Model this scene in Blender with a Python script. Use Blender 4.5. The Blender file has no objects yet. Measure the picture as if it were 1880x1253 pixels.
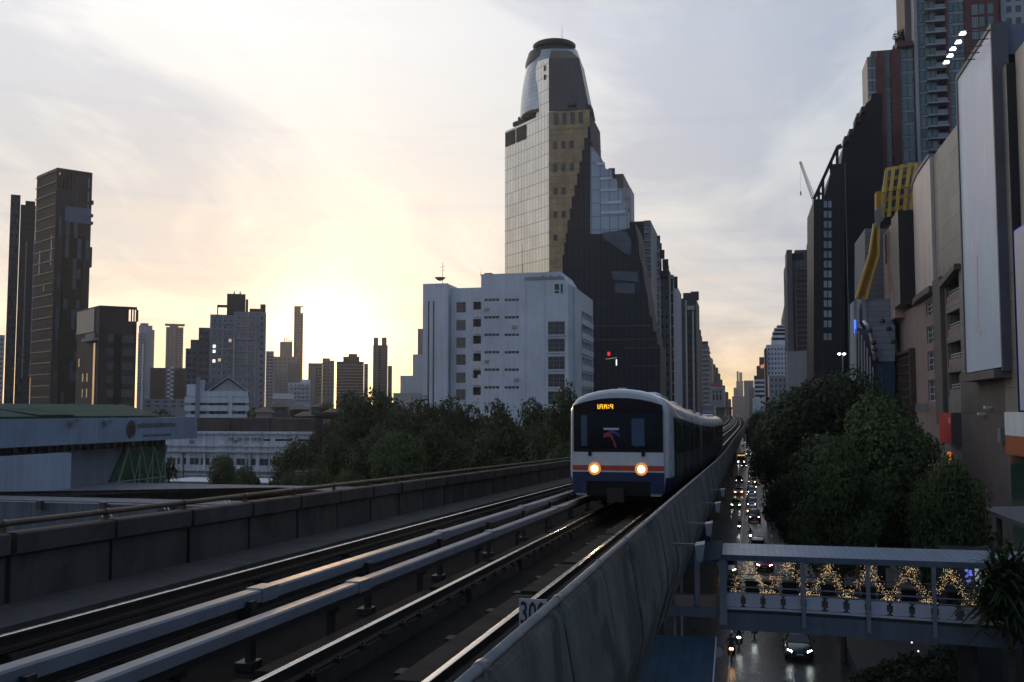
import bpy, math, random
from mathutils import Vector, Matrix
R = math.radians
SC = bpy.context.scene
COL = SC.collection
# ------------------------------------------------------------------ camera
F, CX, CY = 1828.0, 940.0, 626.5
HOR, VPX, HC = 755.0, 1362.0, 16.5
PIT = math.atan((HOR - CY) / F)
YAW = math.atan((VPX - CX) * math.cos(PIT) / F)
FW = Vector((-math.sin(YAW) * math.cos(PIT), math.cos(YAW) * math.cos(PIT), math.sin(PIT)))
RT = Vector((math.cos(YAW), math.sin(YAW), 0))
UP = RT.cross(FW)
CAMP = Vector((0, 0, HC))
cd = bpy.data.cameras.new('camera'); cam = bpy.data.objects.new('camera', cd); COL.objects.link(cam)
cd.sensor_width = 36.0; cd.lens = 36.0 * F / 1880.0; cd.clip_start = 0.1; cd.clip_end = 20000
M4 = Matrix((RT, UP, -FW)).transposed().to_4x4(); M4.translation = CAMP
cam.matrix_world = M4
SC.camera = cam

def ray(px, py): return FW * F + RT * (px - CX) - UP * (py - CY)
def atY(px, py, Y):
    d = ray(px, py); return CAMP + d * (Y / d.y)
def atX(px, py, X):
    d = ray(px, py); return CAMP + d * (X / d.x)
def atZ(px, py, z):
    d = ray(px, py); return CAMP + d * ((z - HC) / d.z)
def hx(px, Y, py=HOR): return atY(px, py, Y).x
def hz(px, py, Y): return atY(px, py, Y).z

# ------------------------------------------------------------------ mesh builder
class MB:
    def __init__(s): s.v = []; s.f = []; s.m = []
    def face(s, pts, mi=0):
        n = len(s.v); s.v += [tuple(p) for p in pts]; s.f.append(tuple(range(n, n + len(pts)))); s.m.append(mi)
    def box(s, x0, x1, y0, y1, z0, z1, mi=0):
        if x0 > x1: x0, x1 = x1, x0
        if y0 > y1: y0, y1 = y1, y0
        if z0 > z1: z0, z1 = z1, z0
        n = len(s.v)
        s.v += [(x0,y0,z0),(x1,y0,z0),(x1,y1,z0),(x0,y1,z0),(x0,y0,z1),(x1,y0,z1),(x1,y1,z1),(x0,y1,z1)]
        for q in ((0,3,2,1),(4,5,6,7),(0,1,5,4),(1,2,6,5),(2,3,7,6),(3,0,4,7)):
            s.f.append(tuple(n + i for i in q)); s.m.append(mi)
    def fbox(s, fc, u0, u1, v0, v1, d0, d1, mi=0):
        """box on a facade: u along, v up, d outwards"""
        P = [fc.p(u, v, d) for d in (d0, d1) for v in (v0, v1) for u in (u0, u1)]
        n = len(s.v); s.v += [tuple(p) for p in P]
        for q in ((0,2,3,1),(4,5,7,6),(0,1,5,4),(2,6,7,3),(0,4,6,2),(1,3,7,5)):
            s.f.append(tuple(n + i for i in q)); s.m.append(mi)
    def prism(s, poly, z0, z1, mi=0, top=None, cap=True):
        """vertical prism over an (x,y) polygon, counter-clockwise"""
        a = sum(poly[i][0]*poly[(i+1)%len(poly)][1]-poly[(i+1)%len(poly)][0]*poly[i][1] for i in range(len(poly)))
        if a < 0: poly = poly[::-1]
        k = len(poly); n = len(s.v)
        zt = z1 if isinstance(z1, (list, tuple)) else [z1] * k
        s.v += [(p[0], p[1], z0) for p in poly] + [(p[0], p[1], zt[i]) for i, p in enumerate(poly)]
        for i in range(k):
            j = (i + 1) % k
            s.f.append((n+i, n+j, n+k+j, n+k+i)); s.m.append(mi)
        if cap:
            s.f.append(tuple(n+k+i for i in range(k))); s.m.append(mi if top is None else top)
            s.f.append(tuple(n+k-1-i for i in range(k))); s.m.append(mi)
    def slab(s, pts, off, mi=0, side=None):
        """planar polygon pts (3-D) pushed by vector off: closed solid"""
        k = len(pts); n = len(s.v); off = Vector(off)
        s.v += [tuple(Vector(p)) for p in pts] + [tuple(Vector(p) + off) for p in pts]
        s.f.append(tuple(n + i for i in range(k))); s.m.append(mi)
        s.f.append(tuple(n + 2*k - 1 - i for i in range(k))); s.m.append(mi)
        for i in range(k):
            j = (i + 1) % k
            s.f.append((n+j, n+i, n+k+i, n+k+j)); s.m.append(mi if side is None else side)
    def tube(s, pts, r, n=6, mi=0, cap=True):
        pts = [Vector(p) for p in pts]
        rr = r if isinstance(r, (list, tuple)) else [r] * len(pts)
        base = len(s.v)
        for i, p in enumerate(pts):
            t = (pts[min(i+1, len(pts)-1)] - pts[max(i-1, 0)])
            if t.length < 1e-9: t = Vector((0, 0, 1))
            t.normalize()
            a = Vector((0, 0, 1)) if abs(t.z) < .9 else Vector((1, 0, 0))
            u = t.cross(a).normalized(); w = u.cross(t)
            for k in range(n):
                q = p + (u * math.cos(2*math.pi*k/n) + w * math.sin(2*math.pi*k/n)) * rr[i]
                s.v.append(tuple(q))
        for i in range(len(pts) - 1):
            for k in range(n):
                j = (k + 1) % n
                s.f.append((base+i*n+k, base+(i+1)*n+k, base+(i+1)*n+j, base+i*n+j)); s.m.append(mi)
        if cap:
            s.f.append(tuple(base + k for k in range(n))); s.m.append(mi)
            e = base + (len(pts)-1)*n
            s.f.append(tuple(e + n-1-k for k in range(n))); s.m.append(mi)
    def bar(s, a, b, w, h, mi=0):
        """square section bar a->b"""
        a = Vector(a); b = Vector(b); t = (b - a).normalized()
        q = Vector((0, 0, 1)) if abs(t.z) < .95 else Vector((0, 1, 0))
        u = t.cross(q).normalized() * (w/2); o = u.cross(t).normalized() * (h/2)
        n = len(s.v)
        for p in (a, b): s.v += [tuple(p-u-o), tuple(p+u-o), tuple(p+u+o), tuple(p-u+o)]
        for q in ((0,1,2,3),(7,6,5,4),(0,4,5,1),(1,5,6,2),(2,6,7,3),(3,7,4,0)):
            s.f.append(tuple(n+i for i in q)); s.m.append(mi)
    def lathe(s, prof, c=(0,0,0), n=24, mi=0, sx=1, sy=1):
        b = len(s.v)
        for r, z in prof:
            for k in range(n):
                a = 2*math.pi*k/n
                s.v.append((c[0]+r*sx*math.cos(a), c[1]+r*sy*math.sin(a), c[2]+z))
        for i in range(len(prof)-1):
            for k in range(n):
                j = (k+1) % n
                s.f.append((b+i*n+k, b+i*n+j, b+(i+1)*n+j, b+(i+1)*n+k)); s.m.append(mi)
        s.f.append(tuple(b+n-1-k for k in range(n))); s.m.append(mi)
        e = b+(len(prof)-1)*n
        s.f.append(tuple(e+k for k in range(n))); s.m.append(mi)
    def loft(s, rings, mi=0, closed=True, cap=True):
        n = len(rings[0]); b = len(s.v)
        for r in rings: s.v += [tuple(p) for p in r]
        for i in range(len(rings)-1):
            for k in range(n if closed else n-1):
                j = (k+1) % n
                s.f.append((b+i*n+k, b+i*n+j, b+(i+1)*n+j, b+(i+1)*n+k)); s.m.append(mi)
        if cap and closed:
            s.f.append(tuple(b+n-1-k for k in range(n))); s.m.append(mi)
            e = b+(len(rings)-1)*n
            s.f.append(tuple(e+k for k in range(n))); s.m.append(mi)
    def mesh(s, name, mats, smooth=False):
        me = bpy.data.meshes.new(name)
        me.from_pydata(s.v, [], s.f)
        for m in (mats if isinstance(mats, (list, tuple)) else [mats]): me.materials.append(m)
        me.polygons.foreach_set('material_index', s.m)
        if smooth: me.polygons.foreach_set('use_smooth', [True]*len(s.f))
        uv = me.uv_layers.new(name='UVMap').data
        vs = me.vertices
        for p in me.polygons:
            nx, ny, nz = p.normal
            h = math.hypot(nx, ny)
            for li in p.loop_indices:
                c = vs[me.loops[li].vertex_index].co
                if abs(nz) > .75 or h < 1e-6: uv[li].uv = (c.x, c.y)
                else: uv[li].uv = ((-ny*c.x + nx*c.y)/h, c.z)
        me.update()
        return me
    def build(s, name, mats, parent=None, smooth=False):
        return link(name, s.mesh(name, mats, smooth), parent)

def link(name, me, parent=None):
    o = bpy.data.objects.new(name, me); COL.objects.link(o)
    if parent is not None: attach(o, parent)
    return o
def attach(o, parent):
    o.parent = parent
    o.matrix_parent_inverse = wm(parent).inverted()
def wm(o):
    m = Matrix.LocRotScale(o.location, o.rotation_euler, o.scale)
    if o.parent is not None: m = wm(o.parent) @ o.matrix_parent_inverse @ m
    return m
def tag(o, label=None, cat=None, group=None, kind=None):
    if label: o['label'] = label
    if cat: o['category'] = cat
    if group: o['group'] = group
    if kind: o['kind'] = kind
    return o
def thing(name, label, cat, loc=(0,0,0), group=None):
    o = bpy.data.objects.new(name, None); COL.objects.link(o); o.location = loc
    o.empty_display_size = .5
    return tag(o, label, cat, group)
def struct(o): o['kind'] = 'structure'; return o
def kids(o): return [c for c in KID.get(o.name, [])]
def copy_tree(o, loc, rotz=None, scale=None, label=None):
    """copy a thing built at its own origin, with its parts and sub-parts"""
    allo = list(COL.objects)
    def rec(src, par):
        c = src.copy(); COL.objects.link(c)
        if par is not None: c.parent = par
        for k in allo:
            if k.parent is src: rec(k, c)
        return c
    c = rec(o, None); c.location = loc
    if rotz is not None: c.rotation_euler[2] = rotz
    if scale is not None: c.scale = (scale,)*3 if not isinstance(scale, (tuple, list)) else scale
    if label: c['label'] = label
    return c

class Face:
    """a vertical rectangle: P0 left foot, P1 right foot as seen from outside"""
    def __init__(s, p0, p1, z0, z1):
        s.a = Vector((p0[0], p0[1])); d = Vector((p1[0], p1[1])) - s.a
        s.W = d.length; s.t = d.normalized(); s.n = Vector((s.t.y, -s.t.x)); s.z0 = z0; s.z1 = z1; s.H = z1 - z0
        s.rot = math.atan2(s.t.y, s.t.x)
    def p(s, u, v, d=0.0):
        q = s.a + s.t*u + s.n*d
        return Vector((q.x, q.y, s.z0 + v))
def wall_open(mb, fc, ops, depth=.3, mi=0, mr=None, back=None):
    """facade quads round rectangular openings (u0,u1,v0,v1) with real reveals"""
    us = sorted({0.0, fc.W} | {round(o[i], 4) for o in ops for i in (0, 1)})
    vs = sorted({0.0, fc.H} | {round(o[i], 4) for o in ops for i in (2, 3)})
    us = [u for u in us if -1e-6 <= u <= fc.W+1e-6]; vs = [v for v in vs if -1e-6 <= v <= fc.H+1e-6]
    for j in range(len(vs)-1):
        run = None
        for i in range(len(us)-1):
            cu = (us[i]+us[i+1])/2; cv = (vs[j]+vs[j+1])/2
            hole = any(o[0] < cu < o[1] and o[2] < cv < o[3] for o in ops)
            if not hole and run is None: run = us[i]
            if run is not None and (hole or i == len(us)-2):
                e = us[i] if hole else us[i+1]
                mb.face([fc.p(run, vs[j]), fc.p(e, vs[j]), fc.p(e, vs[j+1]), fc.p(run, vs[j+1])], mi)
                run = None
    mr = mi if mr is None else mr
    for o in ops:
        u0, u1, v0, v1 = o[:4]
        A = [(u0, v0), (u1, v0), (u1, v1), (u0, v1)]
        for i in range(4):
            (ua, va), (ub, vb) = A[i], A[(i+1) % 4]
            mb.face([fc.p(ua, va), fc.p(ua, va, -depth), fc.p(ub, vb, -depth), fc.p(ub, vb)], mr)
        if back is not None:
            mb.face([fc.p(u, v, -depth) for u, v in A], back)

WCACHE = {}
def window_mesh(w, h, frame, glass, nx=1, ny=1, t=.06, dep=.06):
    key = (round(w, 2), round(h, 2), frame.name, glass.name, nx, ny, t)
    if key in WCACHE: return WCACHE[key]
    m = MB(); w2 = w/2
    m.box(-w2, w2, -dep*.35, .02, 0, h, 1)
    def fr(x0, x1, z0, z1): m.box(x0, x1, -dep, -dep*.35+.001, z0, z1, 0)
    fr(-w2, w2, 0, t); fr(-w2, w2, h-t, h); fr(-w2, -w2+t, t, h-t); fr(w2-t, w2, t, h-t)
    for i in range(1, nx):
        x = -w2 + w*i/nx; fr(x-t*.4, x+t*.4, t, h-t)
    for j in range(1, ny):
        z = h*j/ny
        xs = [-w2+t] + [c for i in range(1, nx) for c in (-w2+w*i/nx-t*.4, -w2+w*i/nx+t*.4)] + [w2-t]
        for k in range(0, len(xs), 2): fr(xs[k], xs[k+1], z-t*.4, z+t*.4)
    WCACHE[key] = m.mesh('window', [frame, glass])
    return WCACHE[key]
def windows(parent, fc, ops, frame, glass, depth=0.0, nx=1, ny=1, t=.06, name='window', cap=100, dep=.06, alt=None):
    """one object per window (shared meshes); past cap the rest goes into one stuff part"""
    rest = MB()
    n0 = parent.get('_n_'+name, 0)
    for i, o in enumerate(ops):
        u0, u1, v0, v1 = o[:4]
        g = glass
        if alt and random.random() < .22: g = random.choice(alt)
        if n0 < cap:
            ob = link(name, window_mesh(u1-u0, v1-v0, frame, g, nx, ny, t, dep))
            q = fc.p((u0+u1)/2, v0, -depth)
            ob.location = q; ob.rotation_euler = (0, 0, fc.rot); attach(ob, parent)
            n0 += 1
        else:
            rest.fbox(fc, u0, u1, v0, v1, -depth-.02, -depth+.025, 0)
    parent['_n_'+name] = n0
    if rest.v:
        ob = rest.build(name, [glass], parent); ob['kind'] = 'stuff'
def grid(W, H, nu, nv, fu=.6, fv=.55, u0=0, u1=None, v0=0, v1=None):
    u1 = W if u1 is None else u1; v1 = H if v1 is None else v1
    du = (u1-u0)/nu; dv = (v1-v0)/nv
    return [(u0+du*(i+.5-fu/2), u0+du*(i+.5+fu/2), v0+dv*(j+.5-fv/2), v0+dv*(j+.5+fv/2)) for j in reversed(range(nv)) for i in range(nu)]

# ------------------------------------------------------------------ materials
class N:
    def __init__(s, nt): s.nt = nt
    def new(s, t, **k):
        n = s.nt.nodes.new(t)
        for a, v in k.items(): setattr(n, a, v)
        return n
    def l(s, a, b): s.nt.links.new(a, b)
    def math(s, op, a, b=None, c=None, clamp=False):
        n = s.new('ShaderNodeMath', operation=op); n.use_clamp = clamp
        for i, x in enumerate((a, b, c)):
            if x is None: continue
            if isinstance(x, (int, float)): n.inputs[i].default_value = x
            else: s.l(x, n.inputs[i])
        return n.outputs[0]
    def mix(s, fac, a, b, blend='MIX'):
        n = s.new('ShaderNodeMix', data_type='RGBA', blend_type=blend)
        for i, x in ((0, fac), (6, a), (7, b)):
            if isinstance(x, (int, float)): n.inputs[i].default_value = x
            elif isinstance(x, tuple): n.inputs[i].default_value = (*x[:3], 1)
            else: s.l(x, n.inputs[i])
        return n.outputs[2]
    def ramp(s, fac, stops):
        n = s.new('ShaderNodeValToRGB'); e = n.color_ramp.elements
        while len(e) < len(stops): e.new(.5)
        for k, (p, c) in enumerate(stops):
            e[k].position = p; e[k].color = (*c, 1) if isinstance(c, tuple) else (c, c, c, 1)
        s.l(fac, n.inputs[0]); return n.outputs[0]
    def noise(s, vec, scale, detail=4, rough=.55, dist=0.0):
        n = s.new('ShaderNodeTexNoise'); n.inputs['Scale'].default_value = scale
        n.inputs['Detail'].default_value = detail; n.inputs['Roughness'].default_value = rough
        n.inputs['Distortion'].default_value = dist
        if vec is not None: s.l(vec, n.inputs['Vector'])
        return n.outputs[0]
    def mapping(s, vec, scale=(1,1,1), loc=(0,0,0), rot=(0,0,0)):
        n = s.new('ShaderNodeMapping'); n.inputs[1].default_value = loc; n.inputs[2].default_value = rot; n.inputs[3].default_value = scale
        s.l(vec, n.inputs[0]); return n.outputs[0]
MATS = {}
def mat(name, col, rough=.7, metal=0.0, var=.18, scale=.6, streak=0.0, bump=0.0, bscale=8.0, spec=.5, emit=None, estr=0.0, coat=0.0, lines=None, col2=None, light=True, blot=0.0):
    """plain surface with noise wear; streak = rain streaks, lines = (w,h,mortar,dark) panel joints from UV metres"""
    if name in MATS: return MATS[name]
    m = bpy.data.materials.new(name); m.use_nodes = True; MATS[name] = m
    nt = m.node_tree; g = N(nt); b = nt.nodes['Principled BSDF']
    b.inputs['Roughness'].default_value = rough; b.inputs['Metallic'].default_value = metal
    b.inputs['Specular IOR Level'].default_value = spec; b.inputs['Coat Weight'].default_value = coat
    pos = g.new('ShaderNodeNewGeometry').outputs['Position']
    c = None
    if var > 0 or streak > 0:
        n1 = g.noise(pos, scale, 6, .6)
        f = g.ramp(n1, [(.3, 0.0), (.7, 1.0)])
        dark = tuple(x*(1-var) for x in col); lite = tuple(min(1, x*(1+var*.6)) for x in (col2 or col))
        c = g.mix(f, dark, lite)
        if streak > 0:
            sv = g.mapping(pos, (1.6, 1.6, .09))
            s2 = g.ramp(g.noise(sv, 1.1, 5, .65), [(.42, 0.0), (.68, 1.0)])
            c = g.mix(g.math('MULTIPLY', s2, streak), c, tuple(x*.35 for x in col))
    if blot > 0:
        bm = g.ramp(g.noise(g.mapping(pos, (1, 1, .7), (0, 0, 0), (R(35), 0, 0)), .75, 5, .6, .4), [(.52, 0.0), (.57, 1.0)])
        c = g.mix(g.math('MULTIPLY', bm, blot), c, tuple(x*.3 for x in col))
    if lines:
        w, h, mo, dk = lines
        br = g.new('ShaderNodeTexBrick'); br.offset = 0.0
        br.inputs['Scale'].default_value = 1.0; br.inputs['Mortar Size'].default_value = mo
        br.inputs['Brick Width'].default_value = w; br.inputs['Row Height'].default_value = h
        br.inputs['Color1'].default_value = (1,1,1,1); br.inputs['Color2'].default_value = (.86,.86,.86,1)
        br.inputs['Mortar'].default_value = (dk,dk,dk,1)
        g.l(g.new('ShaderNodeTexCoord').outputs['UV'], br.inputs['Vector'])
        c = g.mix(1.0, c if c is not None else col, br.outputs['Color'], 'MULTIPLY')
    if c is None: b.inputs['Base Color'].default_value = (*col, 1)
    else: g.l(c, b.inputs['Base Color'])
    if var > 0:
        rn = g.noise(pos, scale*3.1, 4)
        g.l(g.math('ADD', g.math('MULTIPLY', rn, .2), max(.02, rough-.1)), b.inputs['Roughness'])
    if bump > 0:
        bn = g.new('ShaderNodeBump'); bn.inputs['Strength'].default_value = bump; bn.inputs['Distance'].default_value = .03
        g.l(g.noise(pos, bscale, 5), bn.inputs['Height']); g.l(bn.outputs[0], b.inputs['Normal'])
    if emit:
        b.inputs['Emission Color'].default_value = (*emit, 1); b.inputs['Emission Strength'].default_value = estr
        if not light: m.cycles.emission_sampling = 'NONE'
    return m
random.seed(7)
# ------------------------------------------------------------------ sky and light
SUND = ray(590, 640).normalized()
SEL = math.asin(SUND.z); 
w = bpy.data.worlds.new('World'); SC.world = w; w.use_nodes = True
nt = w.node_tree; g = N(nt); bg = nt.nodes['Background']
d = g.new('ShaderNodeTexCoord').outputs['Generated']
sx = g.new('ShaderNodeSeparateXYZ'); g.l(d, sx.inputs[0])
X, Y, Z = sx.outputs
zc = g.math('MAXIMUM', Z, 0.0)
hl = g.math('SQRT', g.math('ADD', g.math('MULTIPLY', X, X), g.math('MULTIPLY', Y, Y)))
sh = Vector((SUND.x, SUND.y)).normalized()
ca = g.math('DIVIDE', g.math('ADD', g.math('MULTIPLY', X, sh.x), g.math('MULTIPLY', Y, sh.y)), g.math('MAXIMUM', hl, .001))
ang = g.math('DIVIDE', g.math('ARCCOSINE', g.math('MINIMUM', g.math('MAXIMUM', ca, -1.0), 1.0)), math.pi)  # 0 sun .. 1 opposite
# wavy clouds: plane projected and stretched
pl = g.new('ShaderNodeCombineXYZ')
den = g.math('ADD', zc, .11)
g.l(g.math('DIVIDE', X, den), pl.inputs[0]); g.l(g.math('DIVIDE', Y, den), pl.inputs[1])
m1 = g.mapping(pl.outputs[0], (.85, .5, 1), (5.3, 1.9, 0), (0, 0, R(30)))
n1 = g.noise(m1, 1.0, 9, .62, .9)
n2 = g.noise(g.mapping(pl.outputs[0], (.9, .26, 1), (9.7, 5.2, 0), (0, 0, R(-62))), 1.5, 7, .6, .5)
# low stratus bars near the horizon
bars = g.new('ShaderNodeCombineXYZ'); g.l(g.math('MULTIPLY', ang, 9.0), bars.inputs[0]); g.l(g.math('MULTIPLY', Z, 46.0), bars.inputs[1])
n3 = g.noise(bars.outputs[0], .95, 5, .55, .3)
A = g.ramp(zc, [(0, (2.3, 1.45, .55)), (.03, (2.0, 1.45, .66)), (.075, (1.28, 1.12, .80)), (.14, (.95, .895, .78)), (.24, (.88, .865, .815)), (.36, (.97, .97, .965)), (.45, (.95, .95, .95)), (.6, (.55, .57, .62)), (1, (.16, .235, .35))])
B = g.ramp(zc, [(0, (1.1, .68, .33)), (.026, (1.12, .86, .45)), (.055, (.80, .70, .61)), (.10, (.60, .62, .66)), (.2, (.60, .645, .70)), (.40, (.52, .58, .68)), (1, (.16, .235, .35))])
C = g.ramp(zc, [(0, (.08, .13, .20)), (.08, (.13, .205, .325)), (.3, (.16, .26, .42)), (1, (.16, .235, .35))])
bz = R(-46); cb = g.math('DIVIDE', g.math('ADD', g.math('MULTIPLY', X, math.sin(bz)), g.math('MULTIPLY', Y, math.cos(bz))), g.math('MAXIMUM', hl, .001))
angb = g.math('DIVIDE', g.math('ARCCOSINE', g.math('MINIMUM', g.math('MAXIMUM', cb, -1.0), 1.0)), math.pi)
fAB = g.ramp(angb, [(.13, 0.0), (.31, 1.0)]); fC = g.ramp(g.math('ADD', angb, g.math('MULTIPLY', g.ramp(zc, [(0, 1.0), (.16, 0.0)]), .2)), [(.52, 0.0), (.88, 1.0)])
base = g.mix(fC, g.mix(fAB, A, B), C)
cl = g.ramp(n1, [(.44, 0.0), (.58, 1.0)])
base = g.mix(g.math('MULTIPLY', cl, .9), base, g.mix(1.0, base, (.74, .77, .85), 'MULTIPLY'))
br = g.ramp(n2, [(.5, 0.0), (.72, 1.0)])
base = g.mix(g.math('MULTIPLY', br, .8), base, g.mix(1.0, base, (1.15, 1.13, 1.09), 'MULTIPLY'))
lowf = g.math('MULTIPLY', g.ramp(zc, [(.0, .5), (.03, 1.0), (.12, 1.0), (.26, 0.0)]), g.ramp(n3, [(.5, 0.0), (.64, 1.0)]))
base = g.mix(g.math('MULTIPLY', lowf, .55), base, g.mix(1.0, base, (1.25, 1.10, .98), 'MULTIPLY'))
lowd = g.math('MULTIPLY', g.ramp(zc, [(.0, .3), (.03, 1.0), (.16, 1.0), (.3, .2)]), g.ramp(n3, [(.33, 1.0), (.46, 0.0)]))
base = g.mix(g.math('MULTIPLY', lowd, .55), base, g.mix(1.0, base, (.80, .80, .90), 'MULTIPLY'))
# glow of the veiled sun
dt = g.new('ShaderNodeVectorMath', operation='DOT_PRODUCT'); g.l(d, dt.inputs[0]); dt.inputs[1].default_value = SUND
dp = g.math('MAXIMUM', dt.outputs['Value'], 0.0)
gl = g.math('ADD', g.math('MULTIPLY', g.math('POWER', dp, 120.0), .12), g.math('MULTIPLY', g.math('POWER', dp, 600.0), 1.6))
sk = g.new('ShaderNodeTexSky', sky_type='NISHITA'); sk.sun_disc = False
sk.sun_elevation = SEL; sk.sun_rotation = math.atan2(SUND.x, SUND.y); sk.air_density = 1.5; sk.dust_density = 3
skm = g.mix(1.0, sk.outputs[0], (.01, .01, .01), 'MULTIPLY')
glow = g.mix(1.0, (1.0, .80, .42), (1, 1, 1), 'MULTIPLY')
gv = g.new('ShaderNodeVectorMath', operation='SCALE'); gv.inputs[0].default_value = (1.0, .80, .42); g.l(gl, gv.inputs['Scale'])
tot = g.new('ShaderNodeVectorMath', operation='ADD'); g.l(base, tot.inputs[0]); g.l(gv.outputs[0], tot.inputs[1])
tot2 = g.new('ShaderNodeVectorMath', operation='ADD'); g.l(tot.outputs[0], tot2.inputs[0]); g.l(skm, tot2.inputs[1])
g.l(tot2.outputs[0], bg.inputs['Color']); bg.inputs['Strength'].default_value = 1.0
sl = bpy.data.lights.new('sun', 'SUN'); so = bpy.data.objects.new('sun', sl); COL.objects.link(so)
sl.energy = 0.8; sl.angle = R(4); sl.color = (1, .60, .30)
so.rotation_euler = (-SUND).to_track_quat('-Z', 'Y').to_euler()
vs = SC.view_settings; vs.view_transform = 'Standard'; vs.look = 'None'; vs.exposure = 0.0; vs.gamma = 1
cy = SC.cycles; cy.use_denoising = True; cy.sample_clamp_indirect = 3.0; cy.sample_clamp_direct = 0
cy.max_bounces = 6; cy.diffuse_bounces = 3; cy.glossy_bounces = 3; cy.transmission_bounces = 4; cy.volume_bounces = 1
cy.transparent_max_bounces = 6; cy.caustics_reflective = False; cy.caustics_refractive = False
try: cy.use_light_tree = True
except Exception: pass

# ------------------------------------------------------------------ alignment of street and tracks
def spl(pts, x):
    if x <= pts[0][0]: return pts[0][1]
    if x >= pts[-1][0]: return pts[-1][1]
    for i in range(len(pts)-1):
        if pts[i][0] <= x <= pts[i+1][0]:
            (x0, y0), (x1, y1) = pts[i], pts[i+1]; h = x1-x0; t = (x-x0)/h
            def sl(k):
                if k == 0 or k == len(pts)-1: return 0 if k == 0 else (pts[k][1]-pts[k-1][1])/(pts[k][0]-pts[k-1][0])
                return (pts[k+1][1]-pts[k-1][1])/(pts[k+1][0]-pts[k-1][0])
            a, b = sl(i)*h, sl(i+1)*h
            return y0*(2*t**3-3*t*t+1) + a*(t**3-2*t*t+t) + y1*(-2*t**3+3*t*t) + b*(t**3-t*t)
def sX(D): return spl([(0,0),(55,0),(90,.2),(170,1.15),(260,2.1),(350,2.4),(450,1.9),(600,.6),(900,-4)], D)
def gZ(D):
    if D < 50: return .0263*D
    if D < 92: return .0263*50 + .0263*(D-50) - .000313*(D-50)**2
    return .0263*92 - .000313*42**2
def zr(D): return HC - 2.24 - gZ(D)
def stations(a, b):
    o = [a]; D = a
    while D < b - 1e-6:
        D = min(b, D + (2.5 if 35 < D < 120 else 10)); o.append(D)
    return o
def sweep(mb, prof, a, b, mi=0, mis=None, closed=True):
    """profile (x, z above rail) swept along the tracks from a to b"""
    st = stations(a, b); n = len(prof); b0 = len(mb.v)
    for D in st:
        for x, z in prof: mb.v.append((x + sX(D), D, zr(D) + z))
    for i in range(len(st)-1):
        for k in range(n if closed else n-1):
            j = (k+1) % n
            mb.f.append((b0+i*n+k, b0+i*n+j, b0+(i+1)*n+j, b0+(i+1)*n+k)); mb.m.append(mis[k] if mis else mi)
    if closed:
        mb.f.append(tuple(b0+n-1-k for k in range(n))); mb.m.append(mi)
        e = b0+(len(st)-1)*n
        mb.f.append(tuple(e+k for k in range(n))); mb.m.append(mi)
def rect(x0, x1, z0, z1): return [(x0, z0), (x1, z0), (x1, z1), (x0, z1)]

# ------------------------------------------------------------------ materials used widely
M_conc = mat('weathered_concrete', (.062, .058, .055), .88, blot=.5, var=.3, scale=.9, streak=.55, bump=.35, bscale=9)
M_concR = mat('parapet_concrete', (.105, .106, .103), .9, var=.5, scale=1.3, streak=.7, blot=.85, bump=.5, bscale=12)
M_concD = mat('dark_concrete', (.065, .06, .055), .9, var=.4, scale=1.2, bump=.4)
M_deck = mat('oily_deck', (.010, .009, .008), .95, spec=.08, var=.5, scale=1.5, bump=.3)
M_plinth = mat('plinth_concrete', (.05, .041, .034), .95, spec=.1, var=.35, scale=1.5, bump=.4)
M_rail = mat('rail_side', (.03, .022, .018), .7, .3, var=.3, scale=3)
M_railtop = mat('rail_head', (.80, .78, .75), .26, 1.0, var=.08, scale=2)
M_cover = mat('grey_cover', (.165, .185, .225), .5, var=.14, scale=1.5, streak=.2)
M_pipe = mat('galvanised_pipe', (.22, .22, .23), .5, .5, var=.25, scale=3)
M_rust = mat('rusty_pipe', (.12, .085, .06), .6, .4, var=.35, scale=2)
M_black = mat('black_steel', (.015, .015, .016), .55, var=.1)
M_asph = mat('wet_asphalt', (.035, .036, .038), .30, var=.35, scale=.5, bump=.12, bscale=30)
M_soil = mat('city_ground', (.045, .045, .04), .95, var=.3, scale=.05)
M_pave = mat('paving', (.12, .115, .11), .7, var=.25, scale=.5, lines=(.6, .6, .012, .6))
M_white = mat('white_paint', (.72, .73, .74), .5, var=.1, scale=.4, streak=.12)
M_line = mat('road_paint', (.6, .6, .58), .45, var=.3, scale=2)

# ------------------------------------------------------------------ ground and street
mb = MB(); mb.face([(-2300,-300,0),(2300,-300,0),(2300,2400,0),(-2300,2400,0)]); struct(mb.build('ground', M_soil))
def ribbon(name, m, x0, x1, z, a, b, step=20, th=None):
    mb = MB(); D = a; P = []
    while D <= b: P.append(D); D += step
    for i in range(len(P)-1):
        p, q = P[i], P[i+1]
        mb.face([(x0+sX(p), p, z), (x1+sX(p), p, z), (x1+sX(q), q, z), (x0+sX(q), q, z)])
        if th:
            mb.face([(x0+sX(p), p, z-th), (x0+sX(p), p, z), (x0+sX(q), q, z), (x0+sX(q), q, z-th)])
            mb.face([(x1+sX(p), p, z), (x1+sX(p), p, z-th), (x1+sX(q), q, z-th), (x1+sX(q), q, z)])
    return struct(mb.build(name, m))
ribbon('road', M_asph, -14, 6.8, .006, 10, 910)
ribbon('pavement', M_pave, 6.8, 15, .15, 10, 910, th=.16)
ribbon('kerb', M_conc, 6.55, 6.8, .16, 10, 910, th=.16)
mb = MB()
for D in range(46, 700, 9):
    mb.face([(2.75+sX(D), D, .011), (2.88+sX(D), D, .011), (2.88+sX(D+3), D+3, .011), (2.75+sX(D+3), D+3, .011)])
for D in range(30, 700, 10):
    mb.face([(-1.15+sX(D), D, .011), (-1.03+sX(D), D, .011), (-1.03+sX(D+10), D+10, .011), (-1.15+sX(D+10), D+10, .011)])
struct(mb.build('road_markings', M_line))

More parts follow.
